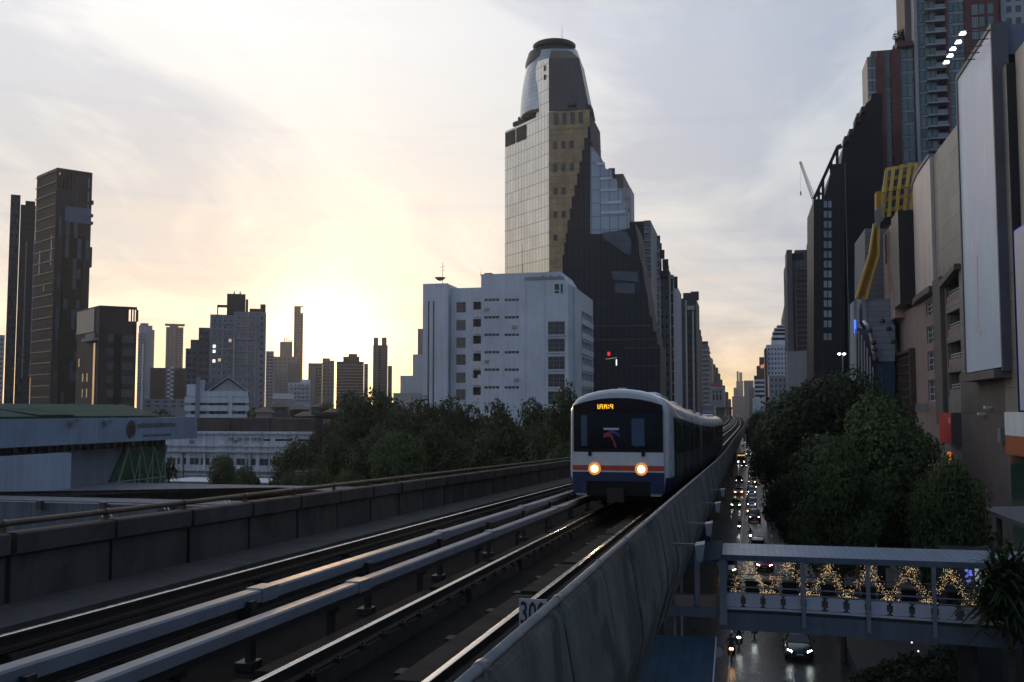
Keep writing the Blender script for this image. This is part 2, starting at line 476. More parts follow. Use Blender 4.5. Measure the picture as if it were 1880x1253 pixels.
# ------------------------------------------------------------------ viaduct
END = 900
v = thing('viaduct', 'dark elevated railway viaduct deck carrying both tracks above the street', 'viaduct', (-5.4, 0, 0))
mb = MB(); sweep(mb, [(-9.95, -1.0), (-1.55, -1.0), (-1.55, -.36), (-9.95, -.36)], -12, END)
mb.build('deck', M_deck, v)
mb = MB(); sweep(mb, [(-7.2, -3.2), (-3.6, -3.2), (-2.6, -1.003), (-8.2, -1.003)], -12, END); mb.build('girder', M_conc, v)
for D in range(24, 420, 33):
    mb = MB(); x = -5.4 + sX(D); zt = zr(D) - 3.21
    mb.prism([(x-.9, D-.75), (x+.9, D-.75), (x+.9, D+.75), (x-.9, D+.75)], 0, zt-1.6)
    mb.loft([[(x-.9, D-.75, zt-1.598), (x+.9, D-.75, zt-1.598), (x+.9, D+.75, zt-1.598), (x-.9, D+.75, zt-1.598)],
             [(x-1.7, D-1.2, zt), (x+1.7, D-1.2, zt), (x+1.7, D+1.2, zt), (x-1.7, D+1.2, zt)]])
    mb.build('pier', M_conc, v)

RAILS = [-7.95, -6.45, -4.37, -2.87]
NM = ['outermost rail of the far left track below the concrete parapet', 'inner rail of the left track under the upper grey cover',
      'shiny left rail of the track the train runs on', 'shiny right rail of the track the train runs on, beside the outer parapet']
for x, lab in zip(RAILS, NM):
    up = .04 if x < -6 else 0
    mb = MB()
    sweep(mb, [(x-.07, -.17+up), (x+.07, -.17+up), (x+.07, -.15+up), (x+.015, -.13+up), (x+.015, -.05+up), (x+.036, -.04+up), (x+.036, -.006+up), (x+.026, up), (x-.026, up), (x-.036, -.006+up), (x-.036, -.04+up), (x-.015, -.05+up), (x-.015, -.13+up), (x-.07, -.15+up)],
          -12, END, 0, [0,0,0,0,0,0,1,1,1,0,0,0,0,0])
    tag(mb.build('rail', [M_rail, M_railtop]), lab, 'rail', 'running rails of the two tracks')
for x, lab in zip(RAILS, ['long concrete plinth under the outermost left rail', 'long concrete plinth under the inner rail of the left track',
                          'brown concrete plinth under the left rail of the train track', 'concrete plinth under the rail beside the outer parapet']):
    t = thing('track_plinth', lab, 'plinth', (x, 0, zr(0)-.55), 'concrete plinths under the rails')
    D = -12; k = 0
    off = -.16 if x in (-4.37, -7.95) else .1
    while D < 230:
        L = 5.6 if k % 5 else 3.4
        mb = MB(); sweep(mb, [(x-.62, -.355), (x+.16, -.355), (x+.12, -.175), (x-.56, -.175)], D, D+L); mb.build('plinth_block', M_plinth, t)
        D += L + .35; k += 1
    mb = MB(); sweep(mb, [(x-.62, -.355), (x+.16, -.355), (x+.12, -.175), (x-.56, -.175)], D, END); mb.build('plinth_block', M_plinth, t)
# rail fastenings: little clips on the near track
for x, xl in ((-4.37, 'left'), (-2.87, 'right')):
    mb = MB(); D = 6.0
    while D < 46:
        z = zr(D)
        for q in (-.105, .105):
            mb.box(x+q-.035, x+q+.035, D-.05, D+.05, z-.174, z-.13); mb.tube([(x+q, D, z-.13), (x+q, D, z-.105)], .014, 5)
        D += .7
    o = mb.build('rail_clips', M_rail, [p for p in bpy.data.objects if p.name.startswith('track_plinth')][2 if x < -4 else 3]); o['kind'] = 'stuff'
mb = MB(); D = 7.0; random.seed(4)
while D < 30:
    z = zr(D); mb.box(-3.75, -3.55+random.uniform(0, .1), D, D+.22, z-.357, z-.335); D += 1.9+random.uniform(-.2, .3)
tag(mb.build('deck_plates', M_rail), 'row of small metal plates along the dark deck between the train rails', 'plates', None, 'stuff')
t = tag(MB().build('x', M_rust) if False else thing('cable', 'thin dark cable lying along the deck beside the right rail plinth', 'cable', (-2.2, 0, zr(0)-.35)))
mb = MB(); mb.tube([(-2.35+.05*math.sin(D*.9)+sX(D), D, zr(D)-.33) for D in [3+1.5*i for i in range(30)]], .025, 6); mb.build('sheath', M_black, t)
# third rail covers
def cover(x0, x1, zt, h, lab, off, side):
    t = thing('third_rail_cover', lab, 'rail cover', ((x0+x1)/2, 0, zr(0)), 'third rail covers between the tracks')
    mb = MB(); c = .02
    sweep(mb, [(x0, zt-h), (x1, zt-h), (x1, zt-c), (x1-c, zt), (x0+c, zt), (x0, zt-c)], -12, END); mb.build('cover', M_cover, t)
    mb = MB(); xm = (x0+x1)/2
    sweep(mb, rect(xm-.04, xm+.04, zt-h-.10, zt-h-.003), -12, END); mb.build('conductor_rail', M_black, t)
    D = off
    while D < 190:
        xs = sX(D); z = zr(D); mb = MB()
        mb.box(xm+side*.145-.035+xs, xm+side*.145+.035+xs, D-.06, D+.06, z-.36, z+zt-.07)
        mb.box(xm-.05+xs, xm+side*.14+xs, D-.06, D+.06, z+zt-h-.2, z+zt-h-.103)
        if side > 0: mb.box(xm+side*.12-.10+xs, xm+side*.12+.10+xs, D-.13, D+.13, z-.355, z-.27)
        mb.build('bracket', M_black, t)
        if int((D-off)/3.6) % 2 == 0:
            mb = MB(); sweep(mb, [(x0-.012, zt-h-.012), (x1+.012, zt-h-.012), (x1+.012, zt+.012), (x0-.012, zt+.012)], D+.35, D+.75); mb.build('joint_sleeve', M_cover, t)
        D += 3.6
cover(-5.63, -5.44, .46, .135, 'blue grey cover over the left power rail, upper of the pair', 14.0-3.6*5, 1)
cover(-5.06, -4.88, .34, .125, 'pale grey cover over the right power rail, lower and nearer of the pair', 13.0-3.85*4, -1)

# left parapet: panels seen from the track side
t = thing('parapet_wall', 'grey precast concrete parapet along the far left track, seen from its inner side', 'parapet', (-9.7, 0, zr(0)-.5))
P = 2.25; D = 17.5 + .42*P - P*13; k = 0
random.seed(3)
while D < 130:
    mb = MB(); e = random.uniform(-.012, .012); a, b = D+.05, D+P-.05
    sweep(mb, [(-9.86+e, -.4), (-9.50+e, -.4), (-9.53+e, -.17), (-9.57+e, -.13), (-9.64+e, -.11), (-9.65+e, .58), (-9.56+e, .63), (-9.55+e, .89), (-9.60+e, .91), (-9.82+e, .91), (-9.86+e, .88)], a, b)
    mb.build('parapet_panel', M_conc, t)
    mb = MB(); sweep(mb, rect(-9.80, -9.70, -.4, .80), b, b+.10); mb.build('joint_post', M_concD, t)
    D += P; k += 1
mb = MB(); sweep(mb, [(-9.86, -.6), (-9.55, -.6), (-9.55, .91), (-9.86, .91)], D, END); mb.build('parapet_panel', M_conc, t)
def pipe(x, z, r, a, b, m, lab, cat='handrail', n=8, posts=None):
    t = thing('handrail', lab, cat, (x, 0, zr(0)+z), 'pipe handrails on the parapets')
    mb = MB(); sweep(mb, [(x + r*math.cos(2*math.pi*i/n), z + r*math.sin(2*math.pi*i/n)) for i in range(n)], a, b)
    mb.build('pipe', m, t, True)
    D = posts[0]
    while D < posts[1]:
        mb = MB(); xs = sX(D); mb.box(x-.03+xs, x+.03+xs, D-.03, D+.03, zr(D)+posts[2], zr(D)+z-r*.6)
        mb.build('stanchion', m, t)
        mb = MB(); sweep(mb, [(x + r*1.18*math.cos(2*math.pi*i/n), z + r*1.18*math.sin(2*math.pi*i/n)) for i in range(n)], D-.06, D+.06)
        mb.build('coupling', m, t, True)
        D += posts[3]
pipe(-9.74, 1.03, .045, -8, END, M_rust, 'brown rusty pipe handrail above the far left parapet', posts=(17.5+.42*P-P*11, 130, .9, P))
mb = MB(); sweep(mb, [(-9.60, -.359), (-8.62, -.359), (-8.62, -.06), (-9.60, -.02)], -12, END); struct(mb.build('walkway', M_conc))
# right parapet: panels seen from the street side
t = thing('parapet_wall', 'grey stained concrete parapet of rounded panels beside the street, nearest the camera', 'parapet', (-1.3, 0, zr(0)-.5))
D = 7.42 - P*3; random.seed(5)
OUT = [(x-.15, z) for x, z in [(-1.34, -.36), (-1.34, -1.0), (-1.28, -1.05), (-1.20, -.75), (-1.09, -.42), (-1.02, -.12), (-1.03, .1), (-1.11, .62), (-1.16, .90), (-1.175, .95), (-1.20, .98), (-1.26, .985), (-1.30, .97), (-1.31, .9)]]
while D < 130:
    mb = MB(); a, b = D+.03, D+P-.03; e = random.uniform(-.02, .02)
    rings = []
    for tt, k, dz in ((0, .90, -.10), (.02, .96, -.04), (.06, 1, 0), (.5, 1, 0), (.94, 1, 0), (.98, .96, -.04), (1, .90, -.10)):
        y = a + (b-a)*tt; xs = sX(y); z0 = zr(y)
        rings.append([(-1.45 + (x+1.45)*(.72+.28*k) + xs + e, y, z0 + (z + dz*(1 if z > .3 else .2))) for x, z in OUT])
    mb.loft(rings); mb.build('parapet_panel', M_concR, t)
    D += P
mb = MB(); sweep(mb, OUT, D, END); mb.build('parapet_panel', M_concR, t)
pipe(-1.36, 1.03, .034, 2, END, M_pipe, 'galvanised pipe handrail on top of the outer parapet beside the street', posts=(7.42-P, 130, .9, P))
# ------------------------------------------------------------------ train
TC = -3.62
M_tw = mat('train_white', (.55, .57, .60), .28, var=.08, scale=.8, streak=.12, coat=.3)
M_wrap = mat('train_dark_wrap', (.045, .05, .06), .3, var=.3, scale=.35, streak=.2, coat=.2)
M_blue = mat('train_blue', (.012, .024, .085), .35, var=.12, coat=.3)
M_red = mat('train_red', (.45, .06, .035), .35, var=.08, coat=.3)
M_glassT = mat('train_glass', (.008, .010, .014), .08, var=0, spec=.35)
M_glassB = mat('train_glass_blue', (.05, .09, .14), .12, var=.2, scale=1.5)
M_mask = mat('train_black_mask', (.010, .010, .012), .35, spec=.2, var=.05)
M_head = mat('headlamp_glow', (1, .8, .5), .4, var=0, emit=(1, .58, .20), estr=9)
M_headw = mat('headlamp_core', (1, .9, .7), .4, var=0, emit=(1, .80, .5), estr=120)
M_halo = mat('lamp_halo', (.3, .2, .1), .3, var=0, emit=(1, .36, .08), estr=.55)  # orange emissive disc stands in for the halo round each headlamp
M_led = mat('amber_led', (.2, .1, .0), .5, var=0, emit=(1, .50, .03), estr=1.5)
M_rubber = mat('black_rubber', (.012, .012, .012), .8, var=.1)
tr = thing('train', 'white metro train with black windscreen, red stripe and blue apron running towards the camera', 'train', (TC, 30, zr(30)))
ROOF = [(1.545, 2.90), (1.53, 3.10), (1.46, 3.28), (1.30, 3.45), (1.02, 3.58), (.62, 3.68), (.22, 3.73)]
def car_prof(kx=1.0, dz=0.0, wrap=True):
    right = [(1.40, .50), (1.52, .66), (1.56, 1.05), (1.56, 1.5), (1.555, 2.2)] + ROOF
    pr = [(x*kx, z + (dz*(z/3.73)**3)) for x, z in right]
    return pr + [(-x, z) for x, z in reversed(pr)]
def place(x, y, z): return (TC + x + sX(y), y, zr(y) + z)
def carbody(y0, y1, cab):
    mb = MB(); rings = []; st = []
    if cab: st = [(y0, .90, -.16), (y0+.10, .935, -.07), (y0+.35, .965, -.02), (y0+.9, .99, 0), (y0+1.6, 1, 0)]
    else: st = [(y0, .97, -.04), (y0+.08, 1, 0)]
    y = st[-1][0] + 2
    while y < y1 - 1: st.append((y, 1, 0)); y += 2
    st += [(y1-.08, 1, 0), (y1, .97, -.04)]
    for y, kx, dz in st: rings.append([place(x, y, z) for x, z in car_prof(kx, dz)])
    mb.loft(rings); k = len(rings[0])
    # the sides below the cant rail carry a dark wrap
    for fi in range(len(mb.f) - 2):
        i, j = divmod(fi, k)
        ycen = st[i][0]
        if ycen > y0 + (1.2 if cab else -.1):
            if j in (1, 2, 3, 4) or j in (k-6, k-5, k-4, k-3): mb.m[fi] = 1
            if j in (0, k-2, k-1): mb.m[fi] = 2
        else:
            if j in (0, 1, k-2, k-3, k-1): mb.m[fi] = 3
    o = mb.build('car_body', [M_tw, M_wrap, M_mask, M_blue], tr, True)
    o.data.polygons.foreach_set('use_smooth', [len(p.vertices) == 4 for p in o.data.polygons])
    L = y1 - y0
    for side in (1, -1):
        dy = [y0 + L*(f) for f in (.16, .39, .61, .84)]
        for c in dy:
            for q in (-.66, .66):
                m = MB(); a, b = c + q - .63, c + q + .63
                m.slab([place(side*1.562, a, .98), place(side*1.562, b, .98), place(side*1.562, b, 2.86), place(side*1.555, b, 2.87), place(side*1.555, a, 2.87)][:2] + [place(side*1.562, b, 2.86), place(side*1.562, a, 2.86)], (side*.03, 0, 0))
                dr = m.build('door', M_wrap, o)
            for q in (-.66, .66):
                m = MB()
                m.slab([place(side*1.594, c+q-.36, 1.75), place(side*1.594, c+q+.36, 1.75), place(side*1.594, c+q+.36, 2.72), place(side*1.594, c+q-.36, 2.72)], (side*.012, 0, 0))
                m.build('door_glass', M_glassT, o)
            m = MB()
            for q in (-1.32, 0, 1.32):
                m.slab([place(side*1.594, c+q-.03, .98), place(side*1.594, c+q+.03, .98), place(side*1.594, c+q+.03, 2.86), place(side*1.594, c+q-.03, 2.86)], (side*.012, 0, 0))
            m.build('door_seal', M_rubber, o)
        for f in (.275, .5, .725):
            c = y0 + L*f; m = MB()
            m.slab([place(side*1.563, c-.72, 1.72), place(side*1.563, c+.72, 1.72), place(side*1.559, c+.72, 2.7), place(side*1.559, c-.72, 2.7)], (side*.02, 0, 0))
            m.build('side_window', M_glassT, o)
    # roof air-conditioning units
    for f in (.3, .7):
        c = y0 + L*f; m = MB(); q = [place(-.9, c-1.6, 3.55), place(.9, c-1.6, 3.55), place(.9, c+1.6, 3.55), place(-.9, c+1.6, 3.55)]
        m.loft([q, [(p[0]*1 + (-.0), p[1], p[2]+.2) for p in q], [(p[0] + (.2 if p[0] < TC+sX(c) else -.2), p[1] + (.15 if p[1] < c else -.15), p[2]+.27) for p in q]])
        m.build('roof_unit', M_tw, o)
    m = MB()
    for yb in (y0+2.6, y0+4.6, y1-4.6, y1-2.6):
        for side in (-1, 1):
            x, yy, zz = place(side*.752, yb, .42)
            m.lathe([(.05, -.07), (.40, -.06), (.42, 0), (.40, .06), (.05, .07)], (0, 0, 0), 18)
            n = len(m.v)
            for i in range(n-18*5, n):
                a, b, c = m.v[i]; m.v[i] = (x + c, yy + a, zz + b)
    ob = m.build('bogie_wheels', M_rail, o)
    m = MB()
    for yb in (y0+3.6, y1-3.6): 
        x, yy, zz = place(0, yb, .35); m.box(x-1.1, x+1.1, yy-1.7, yy+1.7, zz-.1, zz+.25)
    x, yy, zz = place(0, (y0+y1)/2, .2); m.box(x-1.2, x+1.2, yy-4, yy+4, zz, zz+.4)
    m.build('underframe', M_mask, o)
    return o
carbody(30.0, 52.0, True); carbody(52.6, 74.6, False); carbody(75.2, 97.2, False)
for y in (52.3, 74.9):
    m = MB(); m.loft([[place(x*.8, yy, .6+(z-.6)*.86) for x, z in car_prof()] for yy in (y-.31, y+.31)]); m.build('gangway', M_rubber, tr)
# front of the cab. local x across, z above rail, y towards the camera is negative
def fp(x, z, d=0.0):
    bow = .03*(x/1.4)**2; lean = 0
    return place(x, 30.0 - .04 - d + bow + lean - .02, z)
def fpatch(name, x0, x1, z0, z1, m, d, par=tr, nx=8, th=.04, inset=0.0, topc=0.0):
    """curved panel following the bowed front, with thickness; topc rounds the upper edge"""
    mb = MB(); n = nx
    def zt(x): return z1 - topc*(abs(x)/max(abs(x0), abs(x1)))**2.2
    A = []; B = []
    for i in range(n+1):
        x = x0 + (x1-x0)*i/n
        A.append([fp(x, z0 + (zt(x)-z0)*j/4, d) for j in range(5)]); B.append([fp(x, z0 + (zt(x)-z0)*j/4, d-th) for j in range(5)])
    for i in range(n):
        for j in range(4):
            mb.face([A[i][j], A[i+1][j], A[i+1][j+1], A[i][j+1]]); mb.face([B[i+1][j], B[i][j], B[i][j+1], B[i+1][j+1]])
        mb.face([B[i][0], B[i+1][0], A[i+1][0], A[i][0]]); mb.face([A[i][4], A[i+1][4], B[i+1][4], B[i][4]])
    for j in range(4):
        mb.face([B[0][j], A[0][j], A[0][j+1], B[0][j+1]]); mb.face([A[n][j], B[n][j], B[n][j+1], A[n][j+1]])
    return mb.build(name, m, par)
fpatch('windscreen_surround', -1.34, 1.34, 1.80, 3.42, M_mask, .05, topc=.22)
ws = fpatch('windscreen', -1.16, 1.16, 1.90, 2.98, M_glassT, .075, th=.02)
fpatch('driver_window', .42, .80, 1.98, 2.80, M_glassB, .082, ws, th=.004)
fpatch('side_blind', -1.10, -.92, 1.98, 2.9, M_glassB, .082, ws, th=.004)
fpatch('front_panel', -1.36, 1.36, 1.40, 1.795, M_tw, .05)
fpatch('red_stripe', -1.37, 1.37, 1.25, 1.396, M_red, .055)
fpatch('white_stripe', -1.37, 1.37, 1.205, 1.246, M_tw, .05)
fpatch('blue_apron', -1.37, 1.37, .93, 1.202, M_blue, .045)
fpatch('blue_skirt', -1.37, -.98, .58, .928, M_blue, .04, nx=3); fpatch('blue_skirt', .98, 1.37, .58, .928, M_blue, .04, nx=3)
fpatch('bumper', -.96, .96, .50, .928, M_mask, .0)
fpatch('destination_surround', -1.10, 1.10, 3.03, 3.27, M_mask, .078, th=.02)
dd = fpatch('destination_display', -.86, .55, 3.05, 3.25, M_mask, .09, th=.01)
def text_mesh(s, size, ext=.01):
    c = bpy.data.curves.new('lettering', 'FONT'); c.body = s; c.size = size; c.extrude = ext; c.resolution_u = 2; c.offset = .012
    o = bpy.data.objects.new('tmp_text', c); COL.objects.link(o)
    dg = bpy.context.evaluated_depsgraph_get(); me = bpy.data.meshes.new_from_object(o.evaluated_get(dg))
    bpy.data.objects.remove(o); bpy.data.curves.remove(c)
    xs = [v.co.x for v in me.vertices]; ys = [v.co.y for v in me.vertices]
    return me, (min(xs), max(xs), min(ys), max(ys)) if xs else (0, 1, 0, 1)
def lettering(name, s, fc, u0, u1, v0, v1, d, m, par, ext=.02):
    """text fitted into a rectangle of a facade"""
    me, (a, b, c, e) = text_mesh(s, 1.0, 0.0)
    k = MB()
    for p in me.polygons:
        k.f.append(tuple(p.vertices)); k.m.append(0)
    k.v = [tuple(fc.p(u0+(q.co.x-a)/(b-a)*(u1-u0), v0+(q.co.y-c)/(e-c)*(v1-v0), d)) for q in me.vertices]
    n = len(k.v); fs = list(k.f)
    bpy.data.meshes.remove(me)
    return k.build(name, m, par)
fcT = Face((TC-.61, 29.82), (TC-.06, 29.82), zr(30)+3.09, zr(30)+3.24)
lettering('lettering', 'เคหะฯ', fcT, 0.0, .47, .0, .145, 0, M_led, dd)
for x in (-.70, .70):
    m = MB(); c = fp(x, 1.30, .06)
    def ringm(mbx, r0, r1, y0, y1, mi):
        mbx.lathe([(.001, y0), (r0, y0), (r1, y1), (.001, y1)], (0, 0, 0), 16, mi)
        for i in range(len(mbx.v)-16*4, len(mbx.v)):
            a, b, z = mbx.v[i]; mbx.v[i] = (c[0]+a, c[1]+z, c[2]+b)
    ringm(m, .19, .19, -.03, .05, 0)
    hl_ = m.build('headlight', M_halo, tr)
    m = MB(); ringm(m, .09, .11, -.05, -.032, 0); m.build('lens', M_head, hl_)
    m = MB(); ringm(m, .06, .07, -.062, -.052, 0); m.build('bulb', M_headw, hl_)
# emblem behind the windscreen: curved red and blue ribbons
def ribbon_mark(name, pts, wd, m):
    mb = MB()
    for i in range(len(pts)-1):
        (x0, z0), (x1, z1) = pts[i], pts[i+1]
        mb.face([fp(x0, z0-wd/2, .086), fp(x1, z1-wd/2, .086), fp(x1, z1+wd/2, .086), fp(x0, z0+wd/2, .086)])
    return mb.build(name, m, ws)
M_redD = mat('emblem_red', (.35, .03, .05), .4, var=0); M_bluD = mat('emblem_blue', (.03, .05, .25), .4, var=0)
ribbon_mark('emblem', [(-.42, 2.28), (-.30, 2.33), (-.20, 2.30), (-.14, 2.20), (-.10, 2.06), (-.04, 1.96)], .13, M_redD)
ribbon_mark('emblem', [(-.26, 2.42), (-.10, 2.40), (.0, 2.34), (.06, 2.28)], .09, M_bluD)
fpatch('wiper_plate', -.42, .04, 2.46, 2.52, M_tw, .086, ws, th=.004)
for x in (-.84, .76):
    fpatch('wiper_base', x-.05, x+.05, 1.68, 1.86, M_mask, .085)
m = MB(); m.bar(fp(-.84, 1.80, .10), fp(-.25, 2.15, .10), .02, .02); m.build('wiper', M_mask, tr)
m = MB(); m.bar(fp(.76, 1.80, .10), fp(.20, 2.15, .10), .02, .02); m.build('wiper', M_mask, tr)
m = MB(); c = place(0, 29.7, .55); m.box(c[0]-.16, c[0]+.16, c[1]-.45, c[1]+.3, c[2]-.12, c[2]+.14); m.box(c[0]-.24, c[0]+.24, c[1]-.5, c[1]-.451, c[2]-.18, c[2]+.2); m.build('coupler', M_rail, tr)
m = MB(); c = place(0, 31.2, 3.66); m.box(c[0]-.12, c[0]+.12, c[1]-.2, c[1]+.2, c[2], c[2]+.12); m.build('antenna_box', M_tw, tr)

# ------------------------------------------------------------------ 300 sign behind the handrail
t = thing('distance_sign', 'small pale plate with black number 300 clamped behind the pipe handrail', 'sign', (-1.43, 7.1, zr(7)+.9))
M_plate = mat('sign_plate', (.34, .36, .38), .5, var=.15, scale=5)
zt = hz(965, 1100, 7.1); x0 = hx(953, 7.1, 1110); fs = Face((x0, 7.1), (x0+.20, 7.1), zt-.30, zt)
m = MB(); m.fbox(fs, 0, .20, 0, .30, -.012, 0); m.build('plate', M_plate, t)
lettering('lettering', '300', fs, .012, .19, .12, .285, .003, M_black, t)
for dz in (.285, .262):
    m = MB(); z = zt - .30 + dz; m.bar((x0+.175, 7.085, z), (-1.345, 7.02, z-.01), .010, .012); m.build('clamp', M_pipe, t)
# bent cable pipe beside the left track and small lamps hung outside the right parapet
t = tag(MB().build('cable_stub', M_pipe) if False else thing('cable_stub', 'short bent white conduit standing beside the far left track', 'conduit', atY(775, 945, 28)))
p = [atZ(736, 950, zr(28)-.42), atZ(776, 951, zr(28)-.42)]
m = MB(); m.tube([p[0], p[1], p[1]+Vector((.02, 0, -.14))], .03, 6); m.build('pipe', M_white, t)
M_lampw = mat('lamp_housing', (.34, .36, .38), .4, var=.1)
for i, (px, py, D) in enumerate([(1287, 1014, 17.5), (1303, 972, 22.5), (1319, 932, 30), (1328, 905, 38)]):
    q = atY(px, py, D)
    t = thing('bracket_lamp', ['largest pale lamp housing hung outside the parapet near the footbridge roof', 'second pale lamp housing on the parapet counting from the footbridge', 'third pale lamp housing on the parapet, well before the train', 'smallest pale lamp housing farthest along the outer parapet'][i], 'lamp', q, 'lamp housings along the outer parapet')
    m = MB(); m.loft([[(q.x-.07, q.y-.10, q.z-.13), (q.x+.02, q.y-.10, q.z-.15), (q.x+.02, q.y+.25, q.z-.15), (q.x-.07, q.y+.25, q.z-.13)],
                      [(q.x-.10, q.y-.14, q.z+.12), (q.x+.06, q.y-.14, q.z+.15), (q.x+.06, q.y+.35, q.z+.15), (q.x-.10, q.y+.35, q.z+.12)]]); m.build('housing', M_lampw, t)
    m = MB(); m.bar((-1.2+sX(D), q.y+.1, q.z+.1), (q.x-.08, q.y+.1, q.z+.1), .05, .05); m.build('bracket', M_pipe, t)
random.seed(11)
# ------------------------------------------------------------------ building helpers
def pr(px, r, py=HOR):
    d = ray(px, py); h = math.hypot(d.x, d.y); return Vector((d.x/h*r, d.y/h*r))
def rz(px, py, r):
    d = ray(px, py); h = math.hypot(d.x, d.y); return HC + d.z/h*r
def glassm(name, col, rough=.12): return mat(name, col, rough, 0, var=.25, scale=.12, spec=.7)
G_dark = glassm('window_dark', (.018, .022, .028)); G_blue = glassm('window_blue', (.05, .075, .10)); G_grey = glassm('window_grey', (.09, .10, .11))
G_teal = glassm('window_teal', (.10, .20, .20)); G_pale = glassm('window_pale', (.22, .25, .28), .25)
G_lit = mat('window_lit', (.4, .3, .2), .5, var=0, emit=(1, .72, .38), estr=.7, light=False)
G_litw = mat('window_lit_white', (.5, .5, .5), .5, var=0, emit=(.95, 1, .95), estr=1.6, light=False)
F_grey = mat('frame_grey', (.22, .23, .25), .5, var=.1); F_dark = mat('frame_dark', (.04, .042, .045), .5, var=.1); F_white = mat('frame_white', (.6, .62, .64), .5, var=.08)
def wallm(name, col, **k):
    k.setdefault('var', .16); k.setdefault('scale', .08); k.setdefault('streak', .3)
    return mat(name, col, k.pop('rough', .8), **k)
W_white = wallm('wall_white', (.72, .75, .78)); W_pale = wallm('wall_pale', (.42, .43, .45)); W_grey = wallm('wall_grey', (.22, .23, .25)); W_mid = wallm('wall_mid', (.13, .135, .145))
W_dark = wallm('wall_dark', (.034, .036, .041)); W_brown = wallm('wall_brown', (.06, .047, .042)); W_tan = wallm('wall_tan', (.30, .25, .21)); W_blue = wallm('wall_bluegrey', (.26, .30, .36))
W_black = wallm('wall_black', (.02, .021, .024)); W_roofd = wallm('roof_dark', (.06, .055, .052)); W_green = wallm('wall_greenery', (.018, .026, .012), scale=.8, var=.6)
def low(name, label, cat, p): return thing(name, label, cat, (p[0], p[1], 0))
class Blk: pass
def block(par, pxl, pxr, pyt, r, depth, m, name='wall', z0=0.0, rl=None, rr=None):
    """box standing square to the line of sight at range r"""
    a = pr(pxl, rl or r, pyt); b = pr(pxr, rr or r, pyt); z1 = rz((pxl+pxr)/2, pyt, r)
    mid = (a+b)/2; n = Vector((b.y-a.y, -(b.x-a.x))).normalized()
    if n.dot(mid) < 0: n = -n
    mb = MB(); mb.prism([a, b, b+n*depth, a+n*depth], z0, z1); o = mb.build(name, m, par)
    k = Blk(); k.fc = Face(a, b, z0, z1); k.z1 = z1; k.o = o; k.a = a; k.b = b; k.n = n; k.r = r; return k
def vis(k, pyb): return max(0, rz((CX), pyb, k.r) - k.fc.z0)
def wgrid(par, k, nu, nv, pyb, fu=.6, fv=.5, glass=G_dark, frame=F_grey, u0=.04, u1=.96, top=.03, nx=1, ny=1, alt=None, t=.12, name='window', cap=100):
    W, H = k.fc.W, k.fc.H
    windows(par, k.fc, grid(W, H, nu, nv, fu, fv, W*u0, W*u1, vis(k, pyb), H*(1-0)-H*0-(H-vis(k, pyb))*top), frame, glass, nx=nx, ny=ny, alt=alt, t=t, name=name, cap=cap)
def bands(par, k, nv, pyb, m, d=.5, fv=.3, u0=0, u1=1, name='balcony', top=.03):
    W, H = k.fc.W, k.fc.H; v0 = vis(k, pyb); dv = (H*(1)-v0)*(1-top)/nv
    for j in range(nv):
        mb = MB(); v = v0 + dv*j; mb.fbox(k.fc, W*u0, W*u1, v, v+dv*fv, .02, d); mb.build(name, m, par)
def parapet(par, k, m, h=1.0, name='roof_parapet'):
    mb = MB(); fc = k.fc; H = fc.H; mb.fbox(fc, -.2, fc.W+.2, H+.003, H+h, -.25, .2); mb.build(name, m, par)
def roofbox(par, k, u0, u1, h, m, d0=-6, d1=-1.5, name='roof_room'):
    mb = MB(); fc = k.fc; mb.fbox(fc, fc.W*u0, fc.W*u1, fc.H+.004, fc.H+h, d0, d1); mb.build(name, m, par)
def mast(par, p, h, r=.12, name='antenna'):
    mb = MB(); mb.tube([p, Vector(p)+Vector((0, 0, h))], [r, r*.5], 5); mb.build(name, F_dark, par)

# ------------------------------------------------------------------ far left towers
b = low('apartment_tower', 'dark slim tower with a rooftop garden, leftmost on the skyline', 'tower', pr(40, 340))
k1 = block(b, 20, 38, 358, 340, 16, W_dark); k2 = block(b, 38.2, 66, 377, 341, 18, W_dark)
wgrid(b, k2, 5, 30, 742, .35, .5, G_dark, F_dark, .08, .96); wgrid(b, k1, 2, 26, 742, .4, .5, G_dark, F_dark)
for u in (.42, .93):
    mb = MB(); mb.fbox(k2.fc, k2.fc.W*u, k2.fc.W*u+.35, vis(k2, 700), k2.fc.H*.86, .03, .10); mb.build('glass_strip', G_pale, b)
roofbox(b, k2, .3, .95, 1.4, W_green, -5, -.5, 'roof_garden')

b = low('apartment_tower', 'tallest dark brown tower with an open frame on top and a blue panel', 'tower', pr(105, 285))
A = pr(68, 298, 328); Bc = pr(105.5, 285, 308); Cc = pr(170, 287.6, 312); z1 = rz(105.5, 308, 285)
Dd = A + (Cc - Bc)
zc = rz(120, 346, 285)
mb = MB(); mb.prism([A, Bc, Cc, Dd], 0, zc); mb.build('wall', W_brown, b)
q = Bc + (Cc-Bc)*.40
mb = MB(); mb.prism([q, Cc, Dd, A + (Dd-A)*.4], zc+.003, z1); mb.build('upper_wall', W_brown, b)
fL = Face(A, Bc, 0, z1); fR = Face(Bc, Cc, 0, z1)
mb = MB(); mb.fbox(fL, 0, fL.W, zc+.003, z1-0, -.5, .0); mb.build('screen_wall', W_brown, b)
mb = MB()
for u in (0, .10, .20, .31): mb.fbox(fR, fR.W*u+.02, fR.W*u+.6, zc+.004, z1-.62, -.6, -.02)
mb.fbox(fR, .02, fR.W*.40, z1-.6, z1, -.6, -.02)
mb.fbox(fR, .65, fR.W*.39, zc+4.2, zc+4.6, -.55, -.1)
mb.build('open_frame', W_brown, b)
